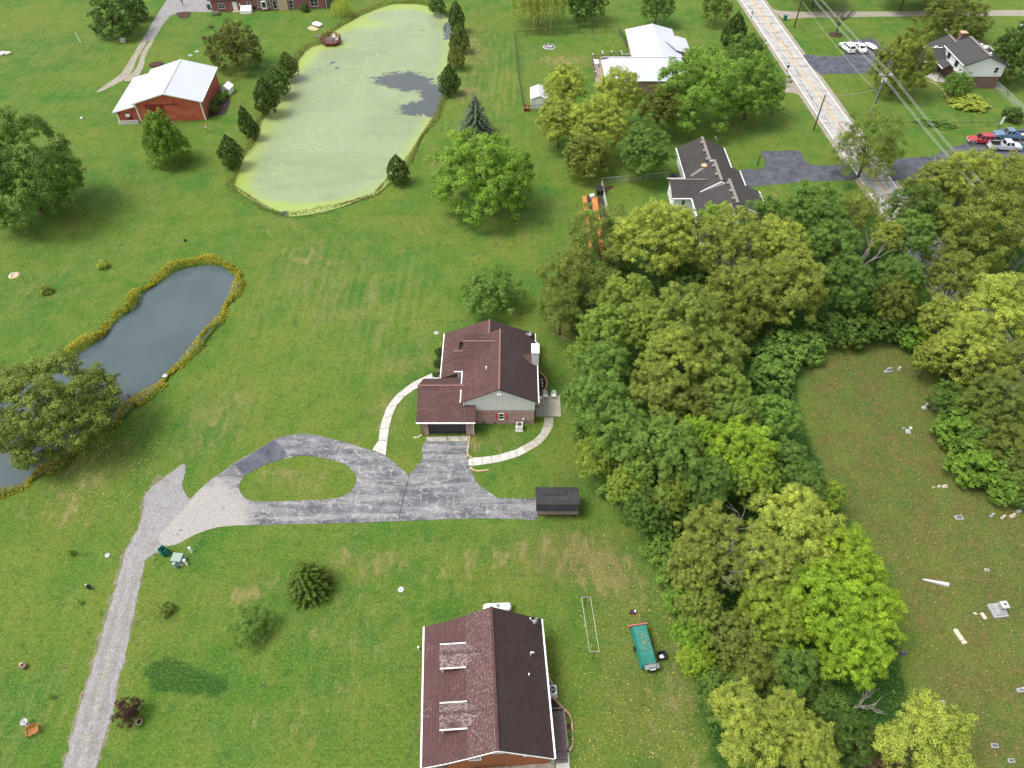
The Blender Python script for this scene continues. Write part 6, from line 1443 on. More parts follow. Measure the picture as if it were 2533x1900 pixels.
# ================================================================== POLES, WIRES, BINS, FENCES
def pole(label, p, hgt, r=.16, m='pole_wood', arm=None):
    o = thing('utility_pole', label, 'utility pole', (p.x, p.y, 0), 0, 'utility poles along the road')
    MB().cyl((0, 0, -.2), (0, 0, hgt), r, r * .7, 10).build('shaft', m, o)
    if arm:
        a = MB().box((0, 0, hgt - .5), (2.6, .14, .16)).build('crossarm', 'metal_grey', o)
        for x in (-1.15, -.75, .75, 1.15): MB().cyl((x, 0, hgt - .42), (x, 0, hgt - .1), .09, .06, 8).build('insulator', 'trim_white', a)
        for x in (-.3, .3): MB().cyl((x, -.22, hgt - 1.7), (x, -.22, hgt - .95), .19, .19, 12).build('transformer', 'concrete', o)
        MB().box((.18, 0, hgt - 5), (.2, .2, 2.2)).build('conduit', 'metal_dark', o)
    return o
pb = P(2144, 305); pole('tall utility pole with crossarm and transformers right of the road', pb, 10.3, .2, 'metal_grey', True)
pa = P(2012, 322.6); pole('plain dark wooden pole left of the road', pa, 7.3, .15, 'pole_dark')
pc = P(1964, 69.4); pole('wooden pole right of the road at the top edge', pc, 9.5, .16, 'pole_dark')
def wire(label, a, b, sag=.7, r=.022, n=14):
    pts = [Vector(a).lerp(Vector(b), k / n) - Vector((0, 0, 4 * sag * (k / n) * (1 - k / n))) for k in range(n + 1)]
    o = thing('power_line', label, 'wire', pts[0], 0, 'overhead wires along the road'); MB().tube(pts, r, 5).build('conductor', 'wire', o, True); return o
az = 10.15
for i, (off, lb) in enumerate(((-1.15, 'leftmost'), (-.75, 'second from the left'), (.75, 'third from the left'), (1.15, 'rightmost'))):
    wire(lb + ' of the four overhead wires above the crossarm pole', (pb.x + off, pb.y, az), (pb.x + off * .7 - 3.6, 245, 9.9), 1.0)
    wire(lb + ' of the four overhead wires crossing the eastern drive', (pb.x + off, pb.y, az), (pb.x + off * .7 + 2.0, 62, 11.5), .9)
wire('low service wire from the crossarm pole to the plain dark pole', (pb.x, pb.y, 7.2), (pa.x, pa.y, 7.0), .3, .02)
wire('low communication wire running along the road from the crossarm pole', (pb.x, pb.y, 6.2), (pc.x, pc.y, 6.4), .6, .02)
def bin_(label, p, m, rz=0.0, hgt=1.05, lid=True, m2=None):
    o = thing('trash_bin', label, 'trash bin', (p.x, p.y, .02), rz)
    mb = MB().box((0, 0, hgt / 2), (.56, .62, hgt), taper=1.18)
    if lid: mb.build('body', m, o); MB().box((0, .02, hgt + .04), (.72, .78, .08)).build('lid', m, o)
    else:
        w_ = MB()
        for sx_, sy_, a, b in ((0, -.33, .7, .04), (0, .33, .7, .04), (-.33, 0, .04, .62), (.33, 0, .04, .62)): w_.box((sx_, sy_, hgt / 2 + .02), (a, b, hgt))
        w_.box((0, 0, .05), (.62, .62, .06)).build('body', m, o); MB().box((0, 0, hgt + .03), (.8, .06, .06)).box((0, 0, 0), (.01, .01, .01)).build('handle', m, o)
        lidp = MB().box((.1, -.52, hgt * .55), (.62, .05, .95), 0, R(-14)).build('open_lid', m, o)
    for sg in (-1, 1): MB().cyl((sg * .24, .33, .12), (sg * .32, .33, .12), .12, .12, 10).build('wheel', 'tyre', o)
    return o
bin_('green trash bin beside the road near the gravel track', P(1940.7, 50), 'bin_green', .2)
bin_('open green trash bin at the end of the driveway', P(409.4, 1370), 'bin_green', R(62), 1.1, False)
bin_('teal trash bin at the right edge beside the silver pickup', P(2530, 370), 'bin_teal')
bin_('dark bin with a green lid at the corner of the red brick house', P(518, 23), 'bin_green')
# utility boxes by the gravel lane
q = P(444, 1388); o = thing('transformer_box', 'pale green transformer box beside the gravel lane', 'utility box', (q.x, q.y, 0), R(-6))
MB().box((0, 0, .05), (1.25, 1.15, .14)).build('pad', 'concrete_tan', o); MB().box((0, 0, .5), (1.05, .95, .78)).build('cabinet', 'box_green', o); MB().slab([(-.56, -.5, .9), (.56, -.5, .9), (.56, .5, .96), (-.56, .5, .96)], .06).build('lid', 'box_green', o)
q = P(437, 1404); o = thing('utility_pedestal', 'slim green utility pedestal below the transformer box', 'utility box', (q.x, q.y, 0), R(-20)); MB().box((0, 0, .45), (.36, .32, .9), taper=.92).build('post', 'box_green', o); MB().box((0, 0, .93), (.4, .36, .08), taper=.8).build('cap', 'box_green', o)
for lb, a, b in (('white capped pipe marker above the transformer box', (475, 1366), .85), ('white pipe marker leaning at the right of the transformer box', (463, 1397), .9)):
    q = P(*a); o = thing('pipe_marker', lb, 'pipe', (q.x, q.y, 0)); MB().cyl((0, 0, 0), (-.05, .05, b), .13, .13, 12).build('tube', 'plastic_white', o); MB().lathe([(.15, 0), (.15, .08), (.06, .14)], (-.05, .05, b), 12).build('cap', 'plastic_white', o)
def fence(label, pts, hgt, m, gap=3.0, mesh=True, name='chain_link_fence', top=True, pr=.05):
    o = thing(name, label, 'fence', (pts[0][0], pts[0][1], 0))
    for a, b in zip(pts, pts[1:]):
        a = Vector((*a, 0)); b = Vector((*b, 0)); n = max(1, round((b - a).length / gap))
        for k in range(n + 1):
            p = a.lerp(b, k / n); MB().cyl((p.x, p.y, -.1), (p.x, p.y, hgt + .05), pr, pr, 6).build('post', m, o, True)
        if top: MB().cyl((a.x, a.y, hgt), (b.x, b.y, hgt), pr * .8, pr * .8, 6).build('rail', m, o, True)
        if mesh:
            mb = MB(); L = (b - a).length; d = (b - a) / L; k = 0.0; stp = .34
            while k < L:
                for sg in (1, -1):
                    e0 = k; e1 = k + sg * hgt
                    z0, z1 = .03, hgt
                    if e1 < 0: z1 = .03 + (hgt - .03) * (e0 / hgt); e1 = 0
                    if e1 > L: z1 = .03 + (hgt - .03) * ((L - e0) / hgt); e1 = L
                    p = a + d * e0; q_ = a + d * e1
                    mb.cyl((p.x, p.y, z0), (q_.x, q_.y, z1), .011, .011, 3, False)
                k += stp
            w = mb.build('mesh_wire', m, o, True); w['kind'] = 'stuff'
    return o
plain('fence_black', (.02, .022, .022), .5); plain('fence_galv', (.46, .48, .48), .4, .08, 4, .5)
f2 = lambda *a: [tuple(P(*p)[:2]) for p in a]
fence('black chain-link fence round the yard of the white-roofed house', f2((1297, 276), (1284, 200), (1273, 92), (1400, 84), (1531.7, 79.6), (1549, 118)), 1.3, 'fence_black')
fence('short black chain-link fence beside the small white shed', f2((1299, 277), (1346, 272)), 1.2, 'fence_black')
fence('galvanised chain-link fence behind the ranch house', f2((1501, 524), (1487, 456), (1560, 449), (1592, 446), (1612, 445), (1652, 441)), 1.25, 'fence_galv')
fence('galvanised chain-link fence corner at the right edge', f2((2457, 216), (2490, 246), (2545, 300)), 1.5, 'fence_galv')
fence('thin wire fence between the lawn and the eastern drive', f2((2155, 312), (2230, 314), (2330, 316), (2440, 314), (2545, 310)), 1.0, 'pole_dark', 7.0, False, 'wire_fence')

# ================================================================== SMALL THINGS OF THE GABLED HOUSE
def chair(label, x, y, z, rz, m='plastic_white', group='white plastic chairs on the patio'):
    o = thing('garden_chair', label, 'chair', (x, y, z), rz, group)
    for sx_ in (-1, 1):
        for sy_ in (-1, 1): MB().cyl((sx_ * .27, sy_ * .26, 0), (sx_ * .23, sy_ * .2, .43), .028, .035, 6).build('leg', m, o)
        mb = MB().tube([(sx_ * .27, -.24, .42), (sx_ * .3, -.26, .62), (sx_ * .3, .1, .66), (sx_ * .27, .3, .72)], .032, 6); mb.build('armrest', m, o)
    MB().box((0, 0, .43), (.5, .48, .045)).build('seat', m, o)
    fr = [(-.26, .24, .45), (-.27, .33, .75), (-.22, .38, .93), (0, .4, .99), (.22, .38, .93), (.27, .33, .75), (.26, .24, .45)]
    MB().tube(fr, .035, 6).build('back_frame', m, o)
    bk = MB()
    for k in (-1, 0, 1): bk.slab([(k * .1 - .04, .25, .45), (k * .1 + .04, .25, .45), (k * .1 + .04, .385, .95), (k * .1 - .04, .385, .95)], .02)
    bk.build('backrest', m, o); return o
chair('left white plastic chair on the patio', 4.45, 62.3, .06, R(3)); chair('right white plastic chair on the patio', 5.55, 62.35, .06, R(-6))
def sidetable(label, x, y, r):
    o = thing('side_table', label, 'table', (x, y, .06)); MB().cyl((0, 0, .43), (0, 0, .47), r, r, 14).build('table_top', 'plastic_white', o)
    for k in range(4): a = k * 1.571 + .5; MB().cyl((math.cos(a) * r * .85, math.sin(a) * r * .85, 0), (math.cos(a) * r * .6, math.sin(a) * r * .6, .43), .03, .03, 6).build('leg', 'plastic_white', o)
sidetable('small round white table between the house wall and the left chair', 3.75, 61.9, .27); sidetable('white table half hidden under the eave at the patio corner', 3.42, 61.1, .34)
def edging(label, pts, m='stone_tan', hgt=.16, bw=.26, gap=.04):
    o = thing('garden_edging', label, 'edging', (pts[0].x, pts[0].y, 0)); rg_ = random.Random(len(pts))
    acc = []; 
    for a, b in zip(pts, pts[1:]):
        n = max(1, int((b - a).length / (bw + gap)))
        for k in range(n):
            p = a.lerp(b, (k + .5) / n); MB().box((p.x, p.y, hgt / 2 - .02), ((b - a).length / n - gap, .2, hgt + rg_.uniform(-.02, .03)), math.atan2(b.y - a.y, b.x - a.x) + rg_.uniform(-.08, .08)).build('block', m, o, True)
    return o
edging('tan block edging along the right side of the driveway', [B_(*p) for p in ((855, 625), (842, 700), (828, 790), (822, 860), (845, 895), (880, 908))])
edging('short hook of tan block edging below the curved walk', [B_(*p) for p in ((855, 1035), (890, 1068), (950, 1085), (1030, 1082), (1100, 1070))])
arc = [A_(*p) for p in ((1765, 850), (1830, 905), (1862, 990), (1845, 1060), (1795, 1108))]
edging('curved tan block edging of the dark mulch bed', arc)
tag(MB().prism(smooth([tuple(p[:2]) for p in arc] + [(3.0, arc[-1].y), (3.0, arc[0].y)], 2, True), -.05, .07).build('mulch_bed', 'mulch'), 'dark mulch bed against the right wall of the gabled house', 'mulch bed')
for lb, a, r in (('white round pot at the top of the dark mulch bed', (1790, 955), .17), ('grey round stone in the middle of the dark mulch bed', (1795, 1000), .2), ('small white stone at the bottom of the dark mulch bed', (1800, 1035), .13)):
    q = A_(*a); tag(MB().lathe([(r * .7, 0), (r, r * .5), (r * .95, r * .9), (r * .5, r * 1.2)], (0, 0, 0), 10).build('garden_pot', 'marble' if 'white' in lb else 'granite'), lb, 'pot').location = (q.x, q.y, .06)
def ac(label, x, y, m='plastic_white', sz=.8, hgt=.9, rz=0.0):
    o = thing('air_conditioner', label, 'air conditioner', (x, y, 0), rz); MB().box((0, 0, hgt / 2 + .04), (sz, sz, hgt)).build('cabinet', m, o); MB().box((0, 0, .02), (sz + .2, sz + .2, .08)).build('pad', 'concrete', o)
    g_ = MB().cyl((0, 0, hgt + .04), (0, 0, hgt + .06), sz * .42, sz * .42, 16).build('fan_grille', 'metal_dark', o); 
    for k in range(3): MB().box((math.cos(k * 2.1) * sz * .17, math.sin(k * 2.1) * sz * .17, hgt + .07), (sz * .34, .1, .02), k * 2.1).build('fan_blade', 'metal_grey', g_)
ac('white air conditioner on the lawn before the gable wall', .95, 57.05); ac('white air conditioner with a black fan at the right wall of the dormer house', *P(1365, 1714)[:2], 'plastic_white', .85, .85, R(4)); ac('dark air conditioner at the red brick house', *P(631, 24)[:2], 'metal_dark', .9, 1.0)
def dish(label, x, y, z, rz, post=.5):
    o = thing('satellite_dish', label, 'satellite dish', (x, y, z), rz, 'satellite dishes on roofs'); MB().tube([(0, 0, 0), (0, 0, post), (.1, 0, post + .1)], .03, 6).build('mast', 'metal_grey', o)
    d_ = MB().lathe([(.02, 0), (.2, .02), (.34, .07), (.38, .1), (.36, .1), (.2, .04), (.02, .02)], (0, 0, 0), 14); d_.v = [tuple(Matrix.Translation((.15, 0, post + .15)) @ Matrix.Rotation(R(55), 4, 'Y') @ Vector(v)) for v in d_.v]; d_.build('reflector', 'metal_grey', o)
    MB().tube([(.15, 0, post), (.7, 0, post + .05), (.75, 0, post + .3)], .025, 6).box((.75, 0, post + .35), (.12, .12, .12)).build('feed_arm', 'plastic_white', o)
dish('satellite dish on the far corner of the gabled house roof', 2.75, 71.2, 2.75, R(200)); dish('pair of dish arms on the far right corner of the dormer house roof', 2.5, 29.3, 3.9, R(160), .6); dish('white satellite dish on the far corner of the ranch house roof', 38.0, 121.2, 3.5, R(120), 1.1); dish('antenna dish on the split-level house roof', 98.8, 167.0, 5.0, R(140), .8)
# propane tank
q = P(1230, 1503, .7); o = thing('propane_tank', 'white propane tank behind the dormer house', 'tank', (q.x, q.y, 0), R(3))
prof_ = [(.05, -1.5), (.3, -1.45), (.44, -1.3), (.48, -1.1), (.48, 1.1), (.44, 1.3), (.3, 1.45), (.05, 1.5)]
t_ = MB().lathe(prof_, (0, 0, 0), 18); t_.v = [(v[2], v[1], v[0] + .68) for v in t_.v]; t_.build('shell', 'plastic_white', o, smooth_=True)
for x in (-.9, .9): MB().box((x, 0, .14), (.25, .7, .3)).build('foot', 'concrete', o)
MB().lathe([(.17, 0), (.17, .14), (.1, .2), (.05, .21)], (.05, 0, 1.14), 12).build('valve_dome', 'metal_grey', o)
# septic lids
def lid(label, px, py, r, m='granite'):
    q = P(px, py); o = thing('septic_lid', label, 'lid', (q.x, q.y, 0)); MB().lathe([(r, -.05), (r, .07), (r * .92, .1), (.05, .1)], (0, 0, 0), 18).build('cover', m, o); MB().lathe([(.1, .1), (.1, .16), (.02, .17)], (0, 0, 0), 8).build('knob', 'metal_grey', o)
lid('round grey lid on the lawn between the driveway and the dormer house', 992, 1459, .32, 'marble'); lid('pale blue lid on the lawn left of the gabled house', 1079.8, 824, .38); lid('upper pale blue lid on the lawn behind the barn', 487, 128, .5); lid('lower pale blue lid on the lawn behind the barn', 470.5, 137.4, .5)
# clothesline
c0, c1 = P(1446, 1496.7), P(1466.6, 1629.8); o = thing('clothesline', 'two-post clothesline on the lawn right of the dormer house', 'clothesline', (c0.x, c0.y, 0))
for c in (c0, c1): MB().cyl((c.x, c.y, -.1), (c.x, c.y, 1.85), .045, .045, 8).build('post', 'metal_dark', o, True); MB().box((c.x, c.y, 1.87), (1.0, .07, .07)).build('crossbar', 'metal_grey', o, True)
for sg in (-.47, .47): MB().cyl((c0.x + sg, c0.y, 1.88), (c1.x + sg, c1.y, 1.88), .014, .014, 5).build('line', 'trim_white', o, True)
# tarp-covered trailer, grill, tub
q = P(1592, 1598, .8); tz = R(9)
o = thing('covered_trailer', 'trailer covered with a green tarp near the wood', 'trailer', (q.x, q.y, 0), tz)
mb = MB(); vs = []
for x_, y_ in ((-.82, -2.1), (.82, -2.1), (.82, 2.0), (-.82, 2.0)): vs.append((x_, y_, .35))
for x_, y_ in ((-.74, -1.9), (.74, -1.9), (.76, 1.95), (-.76, 1.95)): vs.append((x_, y_, 1.05))
for x_, y_ in ((-.66, -1.25), (.66, -1.25), (.7, 1.9), (-.7, 1.9)): vs.append((x_, y_, 1.38))
mb.add(vs, [(0, 1, 5, 4), (1, 2, 6, 5), (2, 3, 7, 6), (3, 0, 4, 7), (4, 5, 9, 8), (5, 6, 10, 9), (6, 7, 11, 10), (7, 4, 8, 11), (8, 9, 10, 11), (3, 2, 1, 0)]); mb.build('tarp', 'tarp_green', o)
plain('tailgate_red', (.50, .13, .13), .6); MB().box((0, 2.1, .8), (1.9, .12, .9)).build('tailgate', 'tailgate_red', o)
for sg in (-1, 1): MB().cyl((sg * .78, 0, .3), (sg * .92, 0, .3), .3, .3, 12).build('wheel', 'tyre', o)
rg_ = np.random.default_rng(4); n = 110; pts = np.column_stack([rg_.uniform(-.55, .6, n), rg_.normal(.1, .7, n)]); pts = pts[np.abs(pts[:, 1] - .3) < 1.4]
dl = leaf_mesh('leaf_litter', np.column_stack([pts, np.full(len(pts), 1.395)]), np.tile([0, 0, 1.0], (len(pts), 1)) + rg_.normal(size=(len(pts), 3)) * .1, np.full(len(pts), .11), rg_.random(len(pts)), rg_.random(len(pts)), 'leaf', .7, None, rg_)
dlo = inst('leaf_litter', dl); dlo.location = (q.x, q.y, 0); dlo.rotation_euler = (0, 0, tz); dlo.color = (.22, .18, .11, 1); tag(dlo, 'dead leaves lying on the green tarp', kind='stuff')
q2 = P(1612, 1652, .6); o = thing('barbecue_grill', 'black barbecue grill below the tarp-covered trailer', 'grill', (q2.x, q2.y, 0), R(8))
MB().box((0, 0, .45), (.7, .5, .75)).build('cart', 'metal_dark', o)
for sg in (-1, 1): MB().box((sg * .55, .02, .86), (.38, .48, .05)).build('side_shelf', 'metal_grey', o)
MB().profile([(-.28, .84), (.28, .84), (.26, 1.08), (.1, 1.2), (-.12, 1.18), (-.26, 1.02)], -.36, .36, 'x').build('lid', 'metal_grey', o); MB().box((0, -.33, .98), (.55, .06, .06)).build('handle', 'plastic_white', o); MB().box((0, -.3, .74), (.6, .1, .12)).build('control_panel', 'metal_dark', o)
q2 = P(1637, 1622, .3); o = thing('plastic_tub', 'black plastic tub with a white sheet beside the tarp-covered trailer', 'tub', (q2.x, q2.y, 0), R(8))
mb = MB()
for sx_, sy_, a, b in ((0, -.36, .84, .05), (0, .36, .84, .05), (-.4, 0, .05, .68), (.4, 0, .05, .68)): mb.box((sx_, sy_, .3), (a, b, .6))
mb.box((0, 0, .05), (.78, .68, .06)).build('body', 'metal_dark', o); MB().box((-.05, -.12, .3), (.42, .38, .04), .3, .2).build('sheet', 'plastic_white', o)
q2 = P(1563, 1516); o = thing('trimmer_engine', 'small black garden machine with a red part and white tank on the lawn', 'garden machine', (q2.x, q2.y, 0)); MB().box((0, 0, .22), (.4, .4, .3)).build('engine', 'metal_dark', o); MB().box((.12, -.22, .2), (.25, .1, .1)).build('guard', 'lamp_red', o); MB().lathe([(.12, 0), (.13, .2), (.05, .28)], (.32, .08, .1), 10).build('tank', 'plastic_white', o)
for a in range(2): MB().cyl((-.2 + .4 * a, -.05, .1), (-.26 + .52 * a, -.05, .1), .1, .1, 10).build('wheel', 'tyre', o)
q2 = P(1036, 1606); o = thing('vent_stub', 'white plastic pipe stub at the left wall of the dormer house', 'pipe', (q2.x, q2.y, 0)); MB().cyl((0, 0, 0), (0, 0, .5), .09, .09, 10).build('tube', 'plastic_white', o); MB().lathe([(.11, 0), (.11, .05), (.04, .07)], (0, 0, .5), 10).build('cap', 'plastic_white', o)
# bed beside the dormer house
bed = [P(1020 + a * .25926, 1470 + b_ * .25926) for a, b_ in ((1275, 660), (1300, 800), (1335, 860), (1345, 990), (1420, 1070), (1500, 1150), (1522, 1240), (1527, 1340), (1528, 1440), (1495, 1500))]
edging('tan block edging curving round the deck of the dormer house', bed, 'stone_tan', .16, .24)
tag(MB().prism([tuple(p[:2]) for p in bed] + [tuple(P(1375, 1858)[:2]), tuple(P(1352, 1700)[:2]), tuple(P(1350, 1640)[:2])], -.05, .05).build('mulch_bed', 'mulch'), 'mulch bed round the deck of the dormer house', 'mulch bed')
for lb, a in (('upper leafy plant in the bed beside the dark deck', (1475, 1215)), ('lower leafy plant in the bed beside the dark deck', (1490, 1340)), ('bottom leafy plant in the bed beside the dark deck', (1488, 1420))):
    q2 = P(1020 + a[0] * .25926, 1470 + a[1] * .25926); tree('bed_plant', lb, 'plant', q2.x, q2.y, .36, .35, .3, 'w', (.06, .14, .03), 'stem')
q2 = P(1370, 1752); tag(MB().lathe([(.2, 0), (.28, .3), (.24, .3), (.18, .1)], (0, 0, 0), 12).build('planter', 'metal_dark'), 'round black planter at the top of the dark deck', 'planter').location = (q2.x, q2.y, .05)
plain('plastic_teal', (.12, .40, .36), .5, .05)
for i, (x, lb) in enumerate(((-3.3, 'leftmost'), (-2.4, 'second'), (-1.5, 'third'), (-.7, 'rightmost'))): chair(lb + ' of the teal chairs on the gravel patio at the bottom edge', x, 17.05, .02, R(180 + 8 * (i - 1)), 'plastic_teal', 'teal chairs on the gravel patio')

# ================================================================== POND DECK, BOAT AND BARNYARD
q = P(819, 100, .2); o = thing('pond_deck', 'octagonal red deck standing in the duckweed pond', 'deck', (q.x, q.y, 0)); rad = 2.35
oct_ = [(rad * math.cos(math.pi / 8 + k * math.pi / 4), rad * math.sin(math.pi / 8 + k * math.pi / 4)) for k in range(8)]
MB().prism(oct_, -.05, .2).build('deck_frame', 'deck_red', o)
for k in range(15):
    y0_ = -2.1 + k * .285; hw_ = min(rad * .97, math.sqrt(max(.1, (rad * .95) ** 2 - max(abs(y0_), abs(y0_ + .26)) ** 2))); MB().bb(-hw_, hw_, y0_, y0_ + .262, .2, .235).build('deck_board', 'deck_wood', o)
for k in range(8):
    a, b = Vector((*oct_[k], 0)), Vector((*oct_[(k + 1) % 8], 0)); MB().box((a.x, a.y, .2), (.13, .13, 2.2)).build('rail_post', 'deck_red', o)
    if k == 3: continue
    for z in (.42, 1.2): bar(MB(), (a.x, a.y, z), (b.x, b.y, z), .09, .07).build('rail', 'deck_red', o)
    for j in range(1, 7): p = a.lerp(b, j / 7); MB().box((p.x, p.y, .8), (.055, .055, .8)).build('baluster', 'deck_red', o)
rz_ = math.atan2(P(786, 91).y - q.y, P(786, 91).x - q.x)
MB().box((math.cos(rz_) * 3.6, math.sin(rz_) * 3.6, .12), (2.8, 1.1, .1), rz_).build('gangway', 'deck_wood', o)
cq = Vector((q.x + .6, q.y + 1.0, .24)); chair('white plastic chair inside the octagonal pond deck', cq.x, cq.y, cq.z, R(20), 'plastic_white', 'white chairs on the pond deck'); chair('white plastic chair at the right rail of the pond deck', q.x + 1.5, q.y - .6, .24, R(-70), 'plastic_white', 'white chairs on the pond deck')
q = P(785, 60, .3); o = thing('pedal_boat', 'white pedal boat with a red end lying on the lawn by the pond', 'boat', (q.x, q.y, 0), R(-33))
mb = loft([(-1.25, .62, .12, .5), (-1.0, .78, .08, .62), (0, .8, .05, .66), (1.0, .72, .08, .6), (1.3, .5, .15, .48)], .16); mb.build('hull', 'plastic_white', o); MB().box((-1.35, .2, .35), (.4, .5, .3)).build('seat_end', 'lamp_red', o); MB().box((-.35, .12, .675), (.5, .1, .02)).build('mark', 'metal_dark', o)
sheet('sand_patch', jitter(smooth(polyP([(760, 70), (770, 64), (780, 68), (788, 72), (775, 76)]), 3), .05, 3), .02, 'sand', 'small patch of bare sand below the pedal boat')
q = P(560, 228); o = thing('dog_house', 'leaning white hut beside the barn garden', 'hut', P(565, 229)[:], R(-12))
MB().profile([(-.9, 0), (.9, 0), (.9, 1.2), (0, 1.9), (-.9, 1.2)], -1.0, 1.0).build('wall', 'plastic_white', o); roof(o, [[(0, -1.15, 2.05), (-1.1, -1.15, 1.2), (-1.1, 1.15, 1.2), (0, 1.15, 2.05)], [(0, -1.15, 2.051), (1.1, -1.15, 1.2), (1.1, 1.15, 1.2), (0, 1.15, 2.051)]], 'plastic_white', False, .06); MB().box((.2, -1.02, .5), (.8, .05, .95)).build('opening', 'metal_dark', o)
tag(MB().prism(smooth(polyP([(508, 290), (520, 262), (548, 238), (566, 238), (568, 258), (556, 282), (535, 286)]), 3), -.05, .06).build('garden_bed', 'garden_soil'), 'overgrown vegetable bed at the right end of the barn', 'garden bed')
for lb, x, y, r, c in (('leafy tomato plant against the red barn wall', 524, 258, 15, (.06, .11, .03)), ('tall green plants in the middle of the barn garden', 544, 246, 14, (.05, .13, .03)), ('bushy plant at the near end of the barn garden', 528, 272, 13, (.06, .10, .03)), ('feathery plant beside the leaning white hut', 557, 236, 9, (.07, .17, .05))):
    c_ = P(x, y, .5); tree('garden_plant', lb, 'plant', c_.x, c_.y, r * mpp(c_), .9, .7, 's', c, 'stem')
tag(MB().prism(smooth(polyP([(368, 164), (380, 156), (402, 155), (402, 161), (384, 168)]), 2), -.05, .25).build('brush_pile', 'mulch'), 'pile of dark brush behind the barn', 'brush pile')
q = P(533.8, 37); o = thing('picnic_table', 'weathered picnic table on the lawn below the red brick house', 'table', (q.x, q.y, 0), R(5)); 
for k in range(5): MB().box((0, -.36 + k * .18, .75), (1.9, .16, .05)).build('plank', 'deck_wood', o)
for sg in (-1, 1): MB().box((0, sg * .72, .43), (1.9, .26, .05)).build('bench', 'deck_wood', o); bar(MB(), (sg * .7, -.75, 0), (sg * .7, -.2, .74), .08, .08).build('leg', 'deck_wood', o); bar(MB(), (sg * .7, .75, 0), (sg * .7, .2, .74), .08, .08).build('leg', 'deck_wood', o)
q = P(611, 31); o = thing('cellar_hatch', 'white sloping cellar hatch in front of the red brick house', 'hatch', (q.x, q.y, 0), R(5)); MB().profile([(-.9, 0), (.9, 0), (.9, 1.5), (-.9, .75)], -1.35, 1.35, 'x').build('cover', 'plastic_white', o); MB().box((0, 0, .05), (2.9, 2.0, .12)).build('base', 'concrete', o)
q = P(305, 103); o = thing('well_cover', 'pale concrete well cover under the rounded tree', 'well cover', (q.x, q.y, 0), R(10)); MB().box((0, 0, .3), (1.1, 1.1, .6)).build('box', 'concrete', o); MB().box((0, 0, .64), (1.2, 1.2, .08)).build('lid', 'concrete_tan', o)
q = P(199.6, 105.6); tag(MB().cyl((0, 0, -.1), (-.5, .4, 2.2), .09, .07, 8).build('marker_post', 'plastic_white'), 'leaning white post on the far left lawn', 'post').location = q
def rock(label, px, py, r, m='sandstone', seed=1, flat=.6):
    g_ = random.Random(seed); q = P(px, py); mb = MB().lathe([(r * .7, -.05), (r, r * .25 * flat), (r * .9, r * .7 * flat), (r * .5, r * flat), (r * .1, r * 1.05 * flat)], (0, 0, 0), 9); mb.v = [(a * g_.uniform(.8, 1.2), b * g_.uniform(.8, 1.2), c) for a, b, c in mb.v]
    o = mb.build('rock', m); o.location = (q.x, q.y, 0); return tag(o, label, 'rock')
rock('left pale boulder at the far left edge', 8, 134, .9, 'marble', 2); rock('right tan boulder at the far left edge', 21, 133, .7, 'sandstone', 3); rock('grey flat stone on the lawn left of the gravel lane', 266, 1374, .3, 'granite', 4, .4); rock('white stone on the lawn left of the barn tree', 202.5, 292, .35, 'marble', 5); rock('pale stone in the shallows of the small pond near the shore', 408, 931, .35, 'marble', 6)
q = P(514, 328); o = thing('bird_house', 'small white birdhouse post right of the barn', 'birdhouse', (q.x, q.y, 0)); MB().cyl((0, 0, 0), (0, 0, 1.1), .05, .05, 6).build('post', 'pole_dark', o); MB().box((0, 0, 1.3), (.35, .35, .4)).build('box', 'plastic_white', o); MB().box((0, 0, 1.54), (.45, .45, .08), taper=.6).build('roof', 'lamp_red', o)
q = P(34.7, 681); o = thing('fire_ring', 'sandy fire ring on the left lawn', 'fire ring', (q.x, q.y, 0)); MB().lathe([(.85, 0), (.8, .05), (.3, .06)], (0, 0, 0), 16).build('ash_bed', 'sand', o)
for k in range(7): a = 2.2 + k * .35; MB().box((.5 * math.cos(a), .5 * math.sin(a), .1), (.25, .18, .16), a).build('stone', 'marble', o)
for lb, a, b_ in (('left dark shepherd hook on the left lawn', (66, 702), 1.9), ('right dark shepherd hook on the left lawn', (87, 690), 1.9)):
    q = P(*a); o = thing('shepherd_hook', lb, 'garden hook', (q.x, q.y, 0)); MB().cyl((0, 0, 0), (0, 0, b_), .025, .02, 6).build('rod', 'metal_dark', o); MB().tube([(0, 0, b_), (-.12, 0, b_ + .15), (-.3, 0, b_ + .12), (-.36, 0, b_ - .05)], .02, 6).build('hook', 'metal_dark', o)
q = P(330, 1003); o = thing('drain_pipe', 'black drain pipe reaching into the small pond', 'pipe', (q.x, q.y, -.2)); 
w0 = P(316, 978, -.4); MB().cyl((0, 0, .15), (w0.x - q.x, w0.y - q.y, -.1), .13, .13, 10).build('pipe', 'metal_dark', o); MB().box((-.3, .8, -.1), (.4, .4, .7)).build('stand', 'metal_dark', o)
q = P(289, 926, -.4); tag(MB().box((0, 0, 0), (.8, .35, .2), .5).box((.05, 0, .15), (.25, .2, .2), .5).build('float', 'granite_dark'), 'small dark float on the small pond', 'float').location = q
q = P(458.6, 597); tag(MB().lathe([(.15, 0), (.22, .2), (.12, .45), (.04, .5)], (0, 0, 0), 8).build('lawn_ornament', 'metal_dark'), 'tiny dark ornament on the lawn above the small pond', 'ornament').location = q
q = P(222, 1455); o = thing('bird_ornament', 'black crow-like ornament with a white top left of the gravel lane', 'ornament', (q.x, q.y, 0)); MB().lathe([(.1, 0), (.24, .25), (.2, .55), (.08, .75)], (0, 0, 0), 10).build('body', 'metal_dark', o); MB().lathe([(.05, 0), (.1, .08), (.03, .18)], (-.06, .02, .75), 8).build('head', 'plastic_white', o); MB().box((.3, -.05, .3), (.5, .16, .06), -.2, 0, .3).build('tail', 'metal_dark', o)
